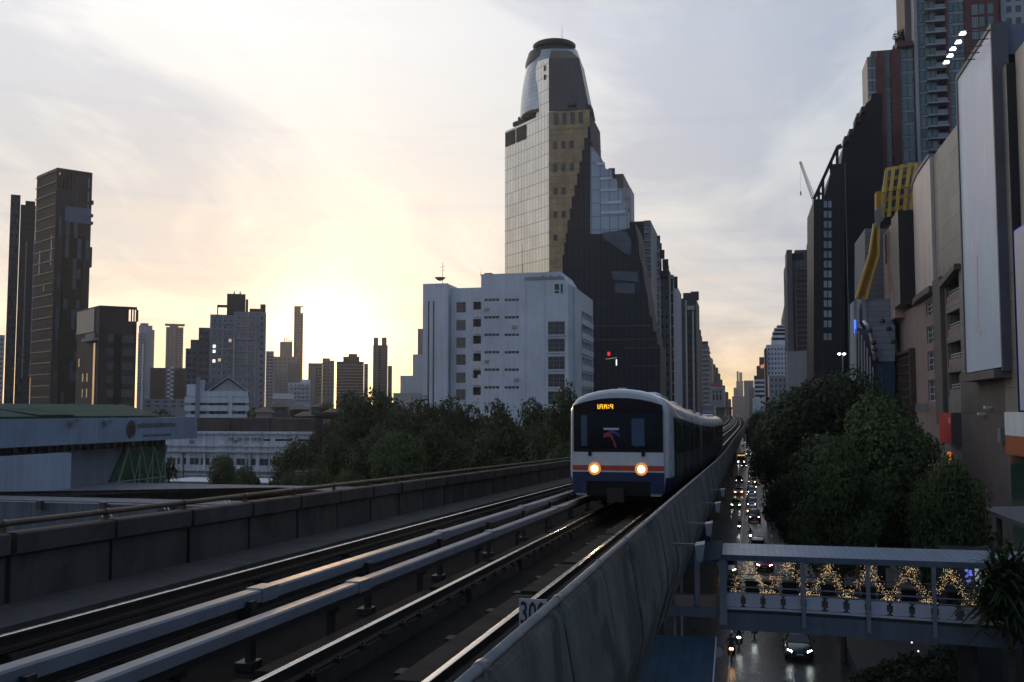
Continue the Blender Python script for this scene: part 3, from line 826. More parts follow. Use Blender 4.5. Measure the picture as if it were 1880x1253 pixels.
mb = MB(); mb.prism([Bc+(Cc-Bc)*.12+(Dd-Cc)*.1, Bc+(Cc-Bc)*.38+(Dd-Cc)*.1, Bc+(Cc-Bc)*.38+(Dd-Cc)*.2, Bc+(Cc-Bc)*.12+(Dd-Cc)*.2], zc+.003, zc+3.4); mb.build('roof_garden', W_green, b)
M_bro = mat('bronze_frame', (.20, .14, .10), .5, var=.2)
mb = MB()
nf = 24
for i in range(nf+1):
    v = z1*.10 + (z1*.99-z1*.10)*i/nf; mb.fbox(fL, 0, fL.W, v, v+.28, .02, .30)
mb.build('floor_lines', M_bro, b)
windows(b, fL, grid(fL.W, z1, 6, 22, .5, .5, .6, fL.W-.4, z1*.1, z1*.9), F_dark, W_black, t=.1, cap=70)
for u, v0, v1 in ((.26, .66, .74), (.82, .68, .78), (.52, .60, .625)):
    mb = MB(); mb.fbox(fL, fL.W*u, fL.W*u+.5, z1*v0, z1*v1, .04, .09); mb.build('sky_window', G_pale, b)
mb = MB(); mb.fbox(fR, fR.W*.24, fR.W*.97, rz(145, 408, 285), rz(145, 380, 285), .05, .5); mb.build('blue_panel', wallm('panel_blue', (.16, .21, .29)), b)
mb = MB(); mb.fbox(fR, fR.W*.22, fR.W*.80, 2, rz(145, 432, 285), .03, .35); mb.build('green_wall', W_green, b)
windows(b, fR, [(fR.W*u, fR.W*u+1.0, v, v+2.6) for u in (.06, .27, .50, .62, .86) for v in [z1*.1+i*(z1*.74)/22 for i in range(22)] if random.random() < .4], F_dark, G_grey, depth=-.36, cap=100)
for py0, py1 in ((367, 374), (392, 397), (406, 411), (453, 490)):
    mb = MB(); mb.fbox(fR, fR.W-.4, fR.W+.7, rz(170, py1, 287), rz(170, py0, 287), -3, -.5); mb.build('balcony', W_brown, b)
for u in (.55, .88):
    for i in range(3):
        mb = MB(); mb.fbox(fR, fR.W*u, fR.W*u+.35, z1-3.6*i-4.4, z1-3.6*i-1.6, .02, .06); mb.build('slit_window', G_pale if u > .6 else G_grey, b)

b = low('office_block', 'shorter dark block beside the tallest brown tower, open frame at its roof corner', 'building', pr(183, 235))
A = pr(143, 250, 573); Bc = pr(183, 235, 561); Cc = pr(252, 236, 562); Dd = A+(Cc-Bc); z1 = rz(183, 561, 235); zc = rz(183, 588, 235)
fL = Face(A, Bc, 0, z1); fR = Face(Bc, Cc, 0, z1)
mb = MB(); mb.prism([A, Bc, Cc, Dd], 0, zc); mb.build('wall', W_brown, b)
mb = MB(); q = Bc+(Cc-Bc)*.78; mb.prism([A, Bc, q, A+(q-Bc)], zc+.003, z1); mb.build('upper_wall', W_brown, b)
mb = MB()
for u in (.84, .91, .975): mb.fbox(fR, fR.W*u, fR.W*u+(.5 if u > .95 else .25), zc+.004, z1-.6, -.5, -.02)
mb.fbox(fR, fR.W*.782, fR.W, z1-.58, z1, -.6, -.02); mb.build('open_frame', W_brown, b)
mb = MB(); mb.fbox(fL, .3, fL.W*.82, rz(160, 612, 243), z1-.4, .03, .25); mb.build('pale_cladding', mat('pale_cladding', (.26, .25, .26), .5, var=.1, lines=(1.4, 30, .12, .55)), b)
windows(b, fL, [(fL.W*u, fL.W*u+1.1, v, v+2.0) for u in (.1, .3, .5, .8) for v in (2, 5.5, 9, 12.5, 16, 19.5, 23, 26.5) if random.random() < .75], F_dark, G_grey, depth=-.02, alt=[G_pale, G_lit])
mb = MB(); mb.fbox(fL, fL.W*.82, fL.W*.90, 4, rz(175, 632, 240), .03, .2); mb.build('stair_glass', mat('sunset_glass', (.45, .33, .28), .2, .6, var=.2, scale=.3), b)  # warm sunset reflection is put into the colour of this glass strip
mb = MB(); mb.fbox(fL, fL.W*.48, fL.W*1.02, rz(170, 628, 240), rz(170, 622, 240), .03, 1.2); mb.fbox(fL, fL.W*.5, fL.W*.9, rz(170, 621, 240), rz(170, 613, 240), .03, .5); mb.build('balcony', W_grey, b)
windows(b, fR, [(fR.W*u, fR.W*u+2.5, v, v+1.8) for u in (.23, .62) for v in [1.5+i*3.0 for i in range(11)]], F_dark, G_grey, nx=2, depth=-.02)
mb = MB(); mb.fbox(fR, fR.W*.42, fR.W*.58, 0, zc*.92, .02, .5); mb.build('green_wall', W_green, b)
mast(b, (A.x*.6+Bc.x*.4, A.y*.6+Bc.y*.4, z1), 5)

def simple(name, label, cat, pxl, pxr, pyt, r, m, nu, nv, pyb, depth=14, glass=G_dark, frame=F_grey, fu=.6, fv=.5, alt=None, balc=None, cap=100):
    t = low(name, label, cat, pr((pxl+pxr)/2, r)); k = block(t, pxl, pxr, pyt, r, depth, m)
    if nu: wgrid(t, k, nu, nv, pyb, fu, fv, glass, frame, alt=alt, t=.1, cap=cap)
    if balc: bands(t, k, nv, pyb, balc, .7, .28)
    return t, k
simple('apartment_building', 'pale building cut off by the left edge of the picture behind the slim dark tower', 'building', -30, 9, 615, 560, W_pale, 5, 14, 745)
t, k = simple('apartment_tower', 'grey curved-top tower just right of the dark block with the roof frame', 'tower', 254, 268, 612, 620, W_blue, 3, 18, 722)
block(t, 268.2, 284, 606, 621, 12, W_pale); kk = block(t, 255, 280, 598, 622, 10, W_pale); roofbox(t, kk, .1, .7, 1.5, W_blue)
mb = MB(); fc = k.fc; mb.fbox(fc, fc.W*.55, fc.W*.75, 0, fc.H*.9, .05, .6); mb.build('service_shaft', W_white, t)
t, k = simple('apartment_tower', 'pinkish slim tower with a flat overhanging roof standing before the sunset', 'tower', 305, 337, 601, 720, W_tan, 4, 17, 690, glass=G_grey)
mb = MB(); mb.fbox(k.fc, k.fc.W*.38, k.fc.W*.58, 0, k.fc.H-.5, .1, .8); mb.build('service_shaft', W_tan, t)
mb = MB(); mb.fbox(k.fc, -.8, k.fc.W+.8, k.fc.H+1.6, k.fc.H+2.2, -12, 1); mb.fbox(k.fc, k.fc.W*.2, k.fc.W*.7, k.fc.H+.004, k.fc.H+1.59, -9, -.5); mb.build('roof', W_tan, t)
simple('office_block', 'wide low brown windowless block under the pinkish slim tower', 'building', 276, 380, 676, 520, W_brown, 0, 0, 0)
t, k = simple('apartment_building', 'narrow building with a black and white checkered balcony strip', 'building', 303, 320, 676, 500, W_mid, 0, 0, 0)
mb = MB()
for i in range(15):
    for j in range(2):
        if (i+j) % 2: mb.fbox(k.fc, k.fc.W*(.25+.35*j), k.fc.W*(.6+.35*j), vis(k, 735)+i*1.05, vis(k, 735)+i*1.05+.9, .02, .3)
mb.build('balcony_strip', W_white, t); 
# condominium with stepped left flank
b = low('apartment_tower', 'big grey stepped condominium with a dark box on its roof, right of the sunset gap', 'tower', pr(430, 380))
kA = block(b, 430, 488, 573, 380, 22, W_blue); kB = block(b, 386, 429.8, 578, 381, 20, W_blue); kC = block(b, 365, 385.8, 602, 382, 18, W_mid); kD = block(b, 341, 364.8, 640, 383, 16, W_mid)
kD2 = block(b, 350, 364.8, 624, 383.2, 12, W_mid, z0=kD.z1-6)
block(b, 417, 451, 540, 384, 14, W_dark, 'roof_room', z0=kA.z1-8); block(b, 451.2, 456, 550, 384, 10, W_dark, 'roof_room', z0=kA.z1-6); block(b, 478, 488, 559, 381, 12, W_dark, 'roof_room', z0=kA.z1-4)
kG = block(b, 458, 477.8, 567, 382, 8, W_green, 'roof_garden', z0=kA.z1-4)
mb = MB(); fcc = kB.fc; mb.fbox(fcc, fcc.W*.28, fcc.W*.33, fcc.H+.004, fcc.H+3, -1, -.3); mb.fbox(fcc, fcc.W*.28, fcc.W*.75, fcc.H+3.004, fcc.H+3.6, -4, .2); mb.build('roof_pergola', W_dark, b)
wgrid(b, kA, 4, 15, 752, .62, .6, G_dark, F_white, .08, .62, nx=2, alt=[G_blue, G_grey]); wgrid(b, kB, 4, 14, 752, .62, .55, G_dark, F_white, .1, .96, nx=2, alt=[G_grey, G_lit])
wgrid(b, kA, 1, 15, 752, .5, .5, G_dark, F_white, .82, .95); wgrid(b, kC, 2, 12, 752, .7, .5, G_dark, F_grey); wgrid(b, kD, 2, 10, 752, .75, .5, G_dark, F_grey)
for kk, u in ((kA, .0), (kA, .42), (kA, .66), (kB, .5), (kB, .02), (kA, .975)):
    mb = MB(); mb.fbox(kk.fc, kk.fc.W*u, kk.fc.W*u+.5, 0, kk.fc.H-.3, .02, .6); mb.build('pilaster', W_pale, b)
bands(b, kA, 15, 752, W_pale, .4, .10, .04, .64, 'floor_slab'); bands(b, kB, 14, 752, W_pale, .4, .10, .06, 1, 'floor_slab')
for py in (636, 645, 663):
    mb = MB(); q = kB.fc; u = q.W*.14; v = rz(393, py, 381); mb.fbox(q, u, u+.9, v-.6, v+.5, .12, .2); mb.build('lit_window', G_litw, b)
for px in (430, 441):
    p = pr(px, 386, 538); mast(b, (p.x, p.y, rz(px, 540, 384)), 1.2, .3)
# slim tower and neighbours right of the sun gap
t, k = simple('apartment_tower', 'slender tall tower with an open box top in front of the setting sun', 'tower', 540, 557, 575, 950, W_tan, 3, 24, 698, glass=G_dark)
mb = MB(); mb.fbox(k.fc, 0, k.fc.W*.72, k.fc.H+.004, k.fc.H+6.5, -8, -.1); mb.fbox(k.fc, k.fc.W*.721, k.fc.W, k.fc.H+6.0, k.fc.H+6.5, -8, -.1); mb.fbox(k.fc, k.fc.W*.94, k.fc.W, k.fc.H+.004, k.fc.H+5.99, -.8, -.1); mb.build('roof_frame', W_tan, t)
t, k = simple('apartment_building', 'dim apartment block left of the slender tower with a crown of fins', 'building', 500, 545, 655, 930, W_tan, 5, 9, 720, glass=G_grey)
kk = block(t, 514, 537, 628, 935, 12, W_tan)
for u in (.3, .45, .6, .75, .9):
    mb = MB(); mb.fbox(kk.fc, kk.fc.W*u, kk.fc.W*u+.9, kk.fc.H+.003, kk.fc.H+4*(1 if u < .7 else .5), -3, -1); mb.build('crown_fin', W_tan, t)
simple('apartment_building', 'block with ribbed balconies touching the right side of the stepped condominium', 'building', 488.5, 503, 645, 700, W_grey, 2, 14, 730, balc=W_pale)
simple('apartment_building', 'hazy low block at the foot of the slender tower', 'building', 503.5, 528, 684, 640, W_grey, 3, 9, 735, glass=G_grey)
simple('apartment_building', 'hazy block between slender tower and the bright gap', 'building', 528.5, 552, 668, 720, W_mid, 3, 9, 720, glass=G_grey)
# white terraced block
t = low('apartment_building', 'low white terraced block with rows of dark windows below the sun', 'building', pr(548, 420))
k = block(t, 529, 570, 703, 420, 14, W_white); wgrid(t, k, 5, 4, 735, .72, .4, G_dark, F_white, .05, .95); k2 = block(t, 553, 570, 697, 425, 8, W_white)
bands(t, k, 4, 735, W_white, .8, .35)
t = low('warehouse', 'grey low hall with a slanted pale roof in front of the white terraced block', 'building', pr(515, 330))
k = block(t, 500, 540, 735, 330, 20, W_pale); mb = MB(); a, c = k.a, k.b; n = k.n*20; z = k.z1
mb.slab([(a.x, a.y, z+.01), (c.x, c.y, z+.01), ((c+n).x, (c+n).y, z+2.2), ((a+n).x, (a+n).y, z+2.2)], (0, 0, .3)); mb.build('roof', W_grey, t)
# brown masses
t, k = simple('apartment_building', 'brown apartment block with a raised middle, right of the slender tower', 'building', 566, 592, 667, 620, W_tan, 4, 10, 728)
kk = block(t, 592.2, 614, 662, 621, 12, W_tan); wgrid(t, kk, 3, 10, 728, .5, .45, G_dark, F_grey); block(t, 592, 606, 658, 624, 8, W_tan, 'roof_room', z0=kk.z1-2); block(t, 566, 580, 672, 618, 5, W_tan)
t, k = simple('apartment_building', 'larger brown apartment block with horizontal balconies and a domed roof line', 'building', 618, 668, 664, 600, W_brown, 6, 11, 728, balc=W_tan)
block(t, 630, 660, 655, 603, 8, W_brown, 'roof_room', z0=k.z1-2); block(t, 640, 656, 650, 604, 6, W_brown, 'roof_room', z0=k.z1-1)
simple('apartment_building', 'narrow pinkish block right of the larger brown apartments', 'building', 668.5, 676, 668, 630, W_tan, 1, 8, 715)
t, k = simple('apartment_tower', 'free standing dark tower with two square turrets on its roof', 'tower', 685, 712, 634, 520, W_mid, 4, 18, 722, balc=W_grey)
kk = block(t, 712.2, 720, 672, 521, 10, W_mid); block(t, 686, 694.5, 620, 523, 6, W_mid, 'turret', z0=k.z1-3); block(t, 701, 710, 620, 523, 6, W_mid, 'turret', z0=k.z1-3)
mb = MB(); mb.fbox(k.fc, k.fc.W*.40, k.fc.W*.52, 0, k.fc.H-.4, .05, 1.0); mb.build('service_shaft', W_dark, t)
t, k = simple('office_block', 'low white stepped block left of the white building with green sign', 'building', 735, 777, 690, 330, W_white, 0, 0, 0)
block(t, 758, 777, 651, 360, 12, W_white, 'upper_block'); kk = block(t, 767, 778, 604, 480, 12, W_tan, 'far_block'); wgrid(t, kk, 2, 10, 690, .6, .4, G_pale, F_grey)
simple('warehouse', 'flat grey roof edge behind the tree tops left of the white building', 'building', 722, 800, 722, 270, W_pale, 0, 0, 0, depth=20)

# ------------------------------------------------------------------ gabled white house with balconies
b = low('apartment_house', 'white house with long balconies and a grey gable roof, in front of the stepped condominium', 'house', pr(390, 205))
k = block(b, 345, 455, 722, 205, 14, W_white)
fc = k.fc; W = fc.W; H = fc.H
for py, u0, u1 in ((733, -.05, 1.02), (748, -.05, 1.02), (764, -.03, .98), (722, -.02, 1.0)):
    v = rz(390, py, 205); mb = MB(); mb.fbox(fc, W*u0, W*u1, v-.75, v+.35, .02, 1.4); mb.build('balcony', W_white, b)
for py in (728, 743, 758):
    v = rz(390, py, 205)
    windows(b, fc, [(W*.06, W*.12, v-.55, v+.6), (W*.20, W*.30, v-.6, v+.7), (W*.36, W*.66, v-.6, v+.75), (W*.76, W*.96, v-.6, v+.75)], F_grey, G_dark, depth=-.03, nx=3)
mb = MB(); mb.fbox(fc, W*.68, W*.735, 0, H, .05, 1.6); mb.build('stair_tower', W_white, b)
mb = MB(); mb.fbox(fc, W*.13, W*.20, 0, H+3.1, .03, 1.8); mb.build('stair_tower', W_blue, b)
mb = MB(); mb.fbox(fc, -W*.02, W*.13, H+.01, H+1.7, -6, .0); mb.fbox(fc, W*.20, W*.27, H+.01, H+2.6, -6, .0); mb.build('upper_wall', W_white, b)
g0, g1 = W*.36, W*.97; gm = (g0+g1)/2; hb = rz(390, 722, 205); hp = rz(411, 696, 205)
mb = MB(); mb.slab([fc.p(g0, hb+.02, .3), fc.p(g1, hb+.02, .3), fc.p(gm, hp, .3)], (k.n.x*8, k.n.y*8, 0)); mb.build('gable', W_pale, b)
mb = MB()
for s0, s1 in ((g0-1, gm), (g1+1, gm)):
    mb.slab([fc.p(s0, hb-.2, .9), fc.p(s1, hp+.25, .9), fc.p(s1, hp+.25, -9), fc.p(s0, hb-.2, -9)], (0, 0, .3))
mb.build('roof', W_pale, b)
mb = MB(); mb.slab([fc.p(W*.18, hb+.4, -2), fc.p(g0+1, hb+.4, -2), fc.p(gm, hp, -6), fc.p(W*.42, hp-.3, -6)], (0, 0, .25)); mb.build('rear_roof', W_roofd, b)
simple('office_block', 'long low grey roofed building between the dark block and the gabled white house', 'building', 262, 345, 733, 260, W_pale, 5, 2, 750, glass=G_dark, fu=.5, fv=.35)

# ------------------------------------------------------------------ science centre
XS = -55.0
b = thing('science_centre', 'low grey-blue science centre with green roof, long lettered fascia and braced green glass wall', 'building', (XS, 85, 0))
y1 = atX(362, 785, XS).y; zt = atX(362, 766, XS).z; zb = atX(362, 805, XS).z
fF = Face((XS, 50), (XS, y1), zb, zt)
M_fas = wallm('fascia_panel', (.28, .36, .47), scale=.3, lines=(6, 30, .04, .8))
mb = MB(); mb.box(XS-2.2, XS, 50, y1, zb, zt); mb.build('fascia', M_fas, b)
M_grnroof = mat('green_roof', (.025, .075, .06), .85, spec=.15, var=.2, lines=(.5, 60, .05, .7))
yr = atX(238, 745, XS-9).y; zr_ = atX(100, 745, XS-9).z
mb = MB(); E = .08
mb.slab([(XS-.3, 50, zt+.03), (XS-.3, y1-6, zt+.03), (XS-9, yr-1, zr_), (XS-9, 50, zr_)], (0, 0, .15))
mb.slab([(XS-.3, y1-6, zt+.03), (XS-18, y1-6, zt+.03), (XS-9, yr-1, zr_)], (0, 0, .15))
mb.build('roof', M_grnroof, b)
ya, yb = atX(76, 762, XS).y, atX(140, 762, XS).y
mb = MB(); ym = (ya+yb)/2; mb.slab([(XS-.2, ya, zt+.2), (XS-.2, yb, zt+.2), (XS-4, (ya+yb)/2+2, zt+.75), (XS-5, ya+1, zt+.7)], (0, 0, .12)); mb.build('roof_valley', M_grnroof, b)
XG = XS-1.8
yg0, yg1 = atX(190, 850, XG).y, atX(302, 850, XG).y
M_gglass = mat('green_glass', (.045, .15, .08), .25, var=.5, scale=.35, spec=.7)
zs = atX(300, 818, XG).z
fG = Face((XG, yg0), (XG, yg1), 0, zs); ua = atX(232, 850, XG).y - yg0
zg_ = atX(302, 905, XG).z
mb = MB(); mb.slab([fG.p(0, 0), fG.p(fG.W, 0), fG.p(fG.W, zs), fG.p(ua, zs), fG.p(0, max(.5, zg_))], (-.3, 0, 0)); mb.build('glass_wall', M_gglass, b)
M_brace = mat('pale_brace', (.28, .34, .33), .5, var=.1)
u0 = fG.W*.18; nb = 3; hb0, hb1 = zg_-1.5, zs
for i in range(nb):
    a0 = fG.W*(.34+.66*i/nb); a1 = fG.W*(.34+.66*(i+1)/nb)
    for p, q in (((a0, hb0), (a1, hb1)), ((a1, hb0), (a0, hb1))):
        mb = MB(); mb.bar(fG.p(*p, .25), fG.p(*q, .25), .09, .09); mb.build('brace', M_brace, b)
    mb = MB(); mb.bar(fG.p(a1-.08, hb0, .1), fG.p(a1-.08, hb1, .1), .12, .12); mb.build('mullion', M_brace, b)
mb = MB(); mb.bar(fG.p(fG.W*.15, (hb0+hb1)*.5, .12), fG.p(fG.W, (hb0+hb1)*.5, .12), .12, .12); mb.build('transom', M_brace, b)
mb = MB(); mb.bar(fG.p(fG.W*.05, hb0, .25), fG.p(fG.W*.34, hb1, .25), .16, .16); mb.build('brace', M_brace, b)
# clerestory strip under the fascia
mb = MB(); mb.box(XG-.2, XG+.05, 50, yg1, zs+.003, zb-.003); mb.build('clerestory', G_dark, b)
M_fin = mat('green_fin', (.10, .17, .12), .6, var=.2)
for i in range(30):
    y = yg1 - .5 - i*1.0; mb = MB(); mb.box(XG+.051, XG+.2, y-.15, y+.15, zs+.003, zb-.003); mb.build('clerestory_fin', M_fin, b)
# recessed wall and forward white wall
yw0 = atX(130, 870, XS+.6).y
mb = MB(); mb.box(XG-.9, XG-.35, 50, yg1, 0, zs); mb.build('recessed_wall', wallm('wall_recess', (.24, .28, .33)), b)
zw1 = atX(125, 832, XS+.6).z
mb = MB(); mb.box(XS-.6, XS+.6, 50, yw0, 0, zw1); mb.build('forward_wall', wallm('wall_forward', (.42, .48, .58)), b)
mb = MB(); mb.bar((XS+1.2, yw0-8, zg_-.4), (XS+1.2, yw0+1.2, zg_+1.4), .15, .3); mb.bar((XS+1.2, yw0+1.2, zg_+1.4), (XS+1.2, yw0+4, zg_-1.5), .15, .3); mb.bar((XS+1.2, yw0+1.2, zg_+1.4), (XS+1.2, yw0+.4, zg_-1.5), .15, .15); mb.build('entrance_frame', M_brace, b)
M_let = mat('dark_lettering', (.045, .04, .035), .5, var=.1)
def fpy(px, py): q = atX(px, py, XS); return q.y-50, q.z-zb
(u0, va), (u1, vb) = fpy(252, 791), fpy(322, 777)
lettering('lettering', 'ศูนย์วิทยาศาสตร์เพื่อการศึกษา', fF, u0, u1, fpy(287, 789)[1], fpy(287, 773.5)[1], .03, M_let, b)
u0, u1 = fpy(262, 800)[0], fpy(313, 800)[0]
lettering('lettering', 'Science Centre for Education', fF, u0, u1, fpy(287, 801.5)[1], fpy(287, 796)[1], .03, M_let, b)
uc, vc = fpy(240, 788); ru = fpy(248, 788)[0]-uc; rv = fpy(240, 772)[1]-vc
M_embl = mat('emblem_bronze', (.075, .085, .085), .5, .3, var=.2, scale=3)
mb = MB(); ring = [fF.p(uc+ru*math.cos(a), vc+rv*math.sin(a), .03) for a in [2*math.pi*i/28 for i in range(28)]]; mb.slab(ring, (.06, 0, 0)); em = mb.build('round_emblem', M_embl, b)
mb = MB()
for kx in (.78, .45):
    for i in range(28):
        a, c = 2*math.pi*i/28, 2*math.pi*(i+1)/28
        mb.bar(fF.p(uc+ru*kx*math.cos(a), vc+rv*kx*math.sin(a), .1), fF.p(uc+ru*kx*math.cos(c), vc+rv*kx*math.sin(c), .1), .03, .03)
for i in range(8):
    a = math.pi*i/4; mb.bar(fF.p(uc+ru*.15*math.cos(a), vc+rv*.15*math.sin(a), .1), fF.p(uc+ru*.44*math.cos(a), vc+rv*.44*math.sin(a), .1), .03, .03)
mb.build('relief', M_let, em)
for px in (128, 191):
    u, v = fpy(px, 775); mb = MB(); mb.fbox(fF, u-.2, u+.2, v-.15, v+.15, .01, .5); mb.fbox(fF, u+.21, u+.45, v-.05, v+.25, .2, .55); mb.build('floodlight', F_grey, b)

# ------------------------------------------------------------------ long white institute building
Yb = 140
b = thing('institute_building', 'long weathered white two storey building with a dark brown roof beside the science centre', 'building', (hx(450, Yb), Yb, 0))
W_old = wallm('wall_weathered', (.60, .65, .71), var=.25, scale=.5, streak=.7)
x0, x1 = hx(285, Yb, 840), hx(586, Yb, 800); z1 = hz(480, 793, Yb)
fc = Face((x0, Yb), (x1, Yb), 0, z1); W = fc.W
def cv(px, py): q = atY(px, py, Yb); return q.x-x0, q.z
v00, v01 = cv(0, 849)[1], cv(0, 837)[1]; v10, v11 = cv(0, 806.5)[1], cv(0, 803)[1]; v20, v21 = cv(0, 884)[1], cv(0, 876)[1]
ops = []
px = 306
while px < 560:
    for q in (0, 19.5):
        ops.append((cv(px+q, 840)[0], cv(px+q+16.5, 840)[0], v00, v01))
    px += 42.5
slot = [(cv(a, 805)[0], cv(c, 805)[0], v10, v11) for a, c in ((484, 496), (505, 537), (546, 577))]
gr = [(cv(a, 880)[0], cv(c, 880)[0], v20, v21) for a, c in ((304, 385), (400, 480), (485, 500), (504, 545))]
mb = MB(); wall_open(mb, fc, ops + slot + gr, .35, 0, 0, 1)
mb.box(x0, x1, Yb+.4, Yb+16, 0, z1, 0); mb.build('wall', [W_old, W_dark], b)
windows(b, fc, ops, F_grey, G_blue, depth=.2, nx=2, ny=1, t=.06, alt=[G_dark])
for py, h, d in ((815, .25, .5), (825, .2, .7), (793.5, .25, .4), (857, .3, .9), (866, .2, .5)):
    mb = MB(); v = cv(0, py)[1]; mb.fbox(fc, -.2, W+.2, v-h/2, v+h/2, .02, d); mb.build('ledge', W_old, b)
for px in (335, 377, 419, 460, 502):
    mb = MB(); u = cv(px, 820)[0]; mb.fbox(fc, u-.16, u+.16, cv(0, 856)[1], cv(0, 828)[1], .02, .3); mb.build('pilaster', W_old, b)
for px, py in ((352, 811), (432, 810), (424, 806), (440, 806), (453, 806), (466, 806), (474, 806)):
    u, v = cv(px, py); mb = MB(); mb.fbox(fc, u-.3, u+.3, v-.2, v+.2, .02, .3); mb.build('air_conditioner', F_grey, b)
M_broof = mat('brown_roof', (.07, .058, .062), .9, var=.4, scale=.4, streak=.5)
za = cv(0, 767)[1]
for i, (a, c) in enumerate(((340, 412), (412.4, 453), (453.4, 487), (487.4, 577))):
    mb = MB(); ua, uc_ = cv(a, 780)[0], cv(c, 780)[0]; mb.fbox(fc, ua, uc_, z1+.004, za - (.12 if i % 2 else 0), -9, -1.5 - .15*(i % 2)); mb.build('roof', M_broof, b)
t = tag(MB().build('x', W_old) if False else thing('lamp_post', 'thin dark lamp post in front of the long white institute building', 'lamp post', (hx(337, 128), 128, 0)))
mb = MB(); x = hx(337, 128, 860); mb.tube([(x, 128, 0), (x, 128, hz(337, 835, 128))], .09, 6); mb.build('pole', F_dark, t)
mb = MB(); z = hz(337, 835, 128); mb.box(x-.25, x+.25, 127.8, 128.2, z, z+.25); mb.build('lamp_head', F_dark, t)
# low blue-white annex wall and yard shed
t = thing('annex_building', 'low pale blue flat roofed annex in front of the long white building', 'building', (hx(400, 120), 120, 0))
mb = MB(); xa, xb = hx(300, 120, 890), hx(512, 120, 890); mb.box(xa, xb, 120, 127, 0, hz(400, 886, 120)); mb.build('wall', W_blue, t)
mb = MB(); mb.box(xa-.3, xb+.3, 119.7, 127.3, hz(400, 886, 120)+.003, hz(400, 884.5, 120)); mb.build('roof', W_white, t)
t = thing('boundary_wall', 'green mesh topped wall among the bushes right of the institute building', 'wall', (hx(600, 105), 105, 0))
mb = MB(); mb.box(hx(540, 105, 870), hx(655, 105, 870), 105, 105.3, 0, hz(600, 867, 105)); mb.build('wall', wallm('wall_greenish', (.085, .11, .06)), t)
mb = MB(); mb.box(hx(540, 105, 870), hx(655, 105, 870), 104.95, 105.35, hz(600, 867, 105)+.003, hz(600, 865.5, 105)); mb.build('coping', W_grey, t)

# ------------------------------------------------------------------ concrete terminal roof at lower left
t = thing('terminal_building', 'low flat concrete building with stained roof parapet between the viaduct and the science centre', 'building', (-45, 62, 0))
Y0 = 60; zt = hz(0, 908, Y0); zl = hz(0, 925, Y0)
xa, xb = hx(-120, Y0, 920), hx(470, Y0, 897)
W_stain = wallm('wall_stained', (.075, .08, .09), var=.35, scale=.5, streak=.9, bump=.3); W_stl = wallm('wall_stained_light', (.15, .18, .21), var=.3, scale=.4, streak=.9)
mb = MB(); mb.slab([(xa, Y0, zl), (xb+3, Y0+7, zl), (xb+3, Y0+7, zt), (xb, Y0+3, hz(470, 894.5, Y0+3)), (xa, Y0, zt)], (0, .4, 0)); mb.build('upper_parapet', W_stain, t)
mb = MB(); mb.box(xa, xb+2, Y0+7.5, Y0+20, 0, zl); mb.build('wall', W_stl, t)
mb = MB(); mb.box(xa, hx(480, 56, 925), 55, 58.9, 0, hz(200, 923, 56)); mb.build('lower_wall', W_stl, t)
mb = MB(); z = hz(200, 922, 56); mb.tube([(xa, 54.9, z+.1), (hx(480, 56, 925), 54.9, z+.1)], .05, 6); mb.build('pipe', M_pipe, t)
for px in (76, 192, 300, 312):
    mb = MB(); x = hx(px, 54.8, 930); mb.box(x-.18, x+.18, 54.5, 54.8, z-.45, z+.12); mb.build('clamp', F_dark, t)
for px, py in ((186, 942), (203, 942), (418, 925), (425, 925), (300, 928), (308, 929)):
    x = hx(px, 54, py); zz = hz(px, py, 54); mb = MB(); mb.bar((x-.2, 54, zz+.2), (x+.12, 54, zz-.25), .06, .06); mb.build('bracket', M_white, t)

# ------------------------------------------------------------------ low houses among the trees
hs = [(500, 528, 748, 738, 210, 'small house with a dull red-brown hip roof near the stepped condominium'), (536, 566, 752, 744, 195, 'small house with a dark hip roof below the white terraced block'),
      (572, 604, 748, 741, 230, 'small tan house with a brown hip roof under the brown apartments'), (596, 632, 758, 750, 180, 'small dark house half hidden by the tree mass'),
      (470, 500, 757, 748, 175, 'small brown roofed house just behind the dark institute roof'), (545, 580, 764, 756, 165, 'small flat brown roofed house right above the institute roof')]
for a, c, py, pyr, r, lab in hs:
    t = low('house', lab, 'house', pr((a+c)/2, r)); t['group'] = 'low houses among the trees'
    k = block(t, a, c, py, r, 10, random.choice([W_tan, W_brown, W_mid])); fc = k.fc; h = rz((a+c)/2, pyr, r) - k.z1
    A = [fc.p(-.6, fc.H, .6), fc.p(fc.W+.6, fc.H, .6), fc.p(fc.W+.6, fc.H, -10.6), fc.p(-.6, fc.H, -10.6)]; R0, R1 = fc.p(fc.W*.3, fc.H+h, -5), fc.p(fc.W*.7, fc.H+h, -5)
    mb = MB(); mb.face([A[0], A[1], R1, R0]); mb.face([A[1], A[2], R1]); mb.face([A[2], A[3], R0, R1]); mb.face([A[3], A[0], R0]); mb.face(A[::-1])
    mb.build('roof', random.choice([W_roofd, W_brown]), t)
    windows(t, fc, grid(fc.W, fc.H, 3, 2, .4, .4, .5, fc.W-.5, max(0, fc.H-5), fc.H-.6), F_grey, G_dark)
t = low('house', 'dark house with two pale shuttered windows at the left foot of the tree mass', 'house', pr(602, 150))
k = block(t, 578, 628, 763, 150, 12, W_brown); fc = k.fc
windows(t, fc, [(fc.W*.28, fc.W*.58, rz(600, 782, 150), rz(600, 769, 150)), (fc.W*.68, fc.W*.95, rz(600, 782, 150), rz(600, 769, 150)), (fc.W*.68, fc.W*.95, rz(600, 795, 150), rz(600, 784, 150))], F_dark, G_pale, nx=2)
mb = MB(); mb.fbox(fc, -.5, fc.W+.5, fc.H+.004, fc.H+.5, -12, .8); mb.build('roof', W_roofd, t)
random.seed(21)
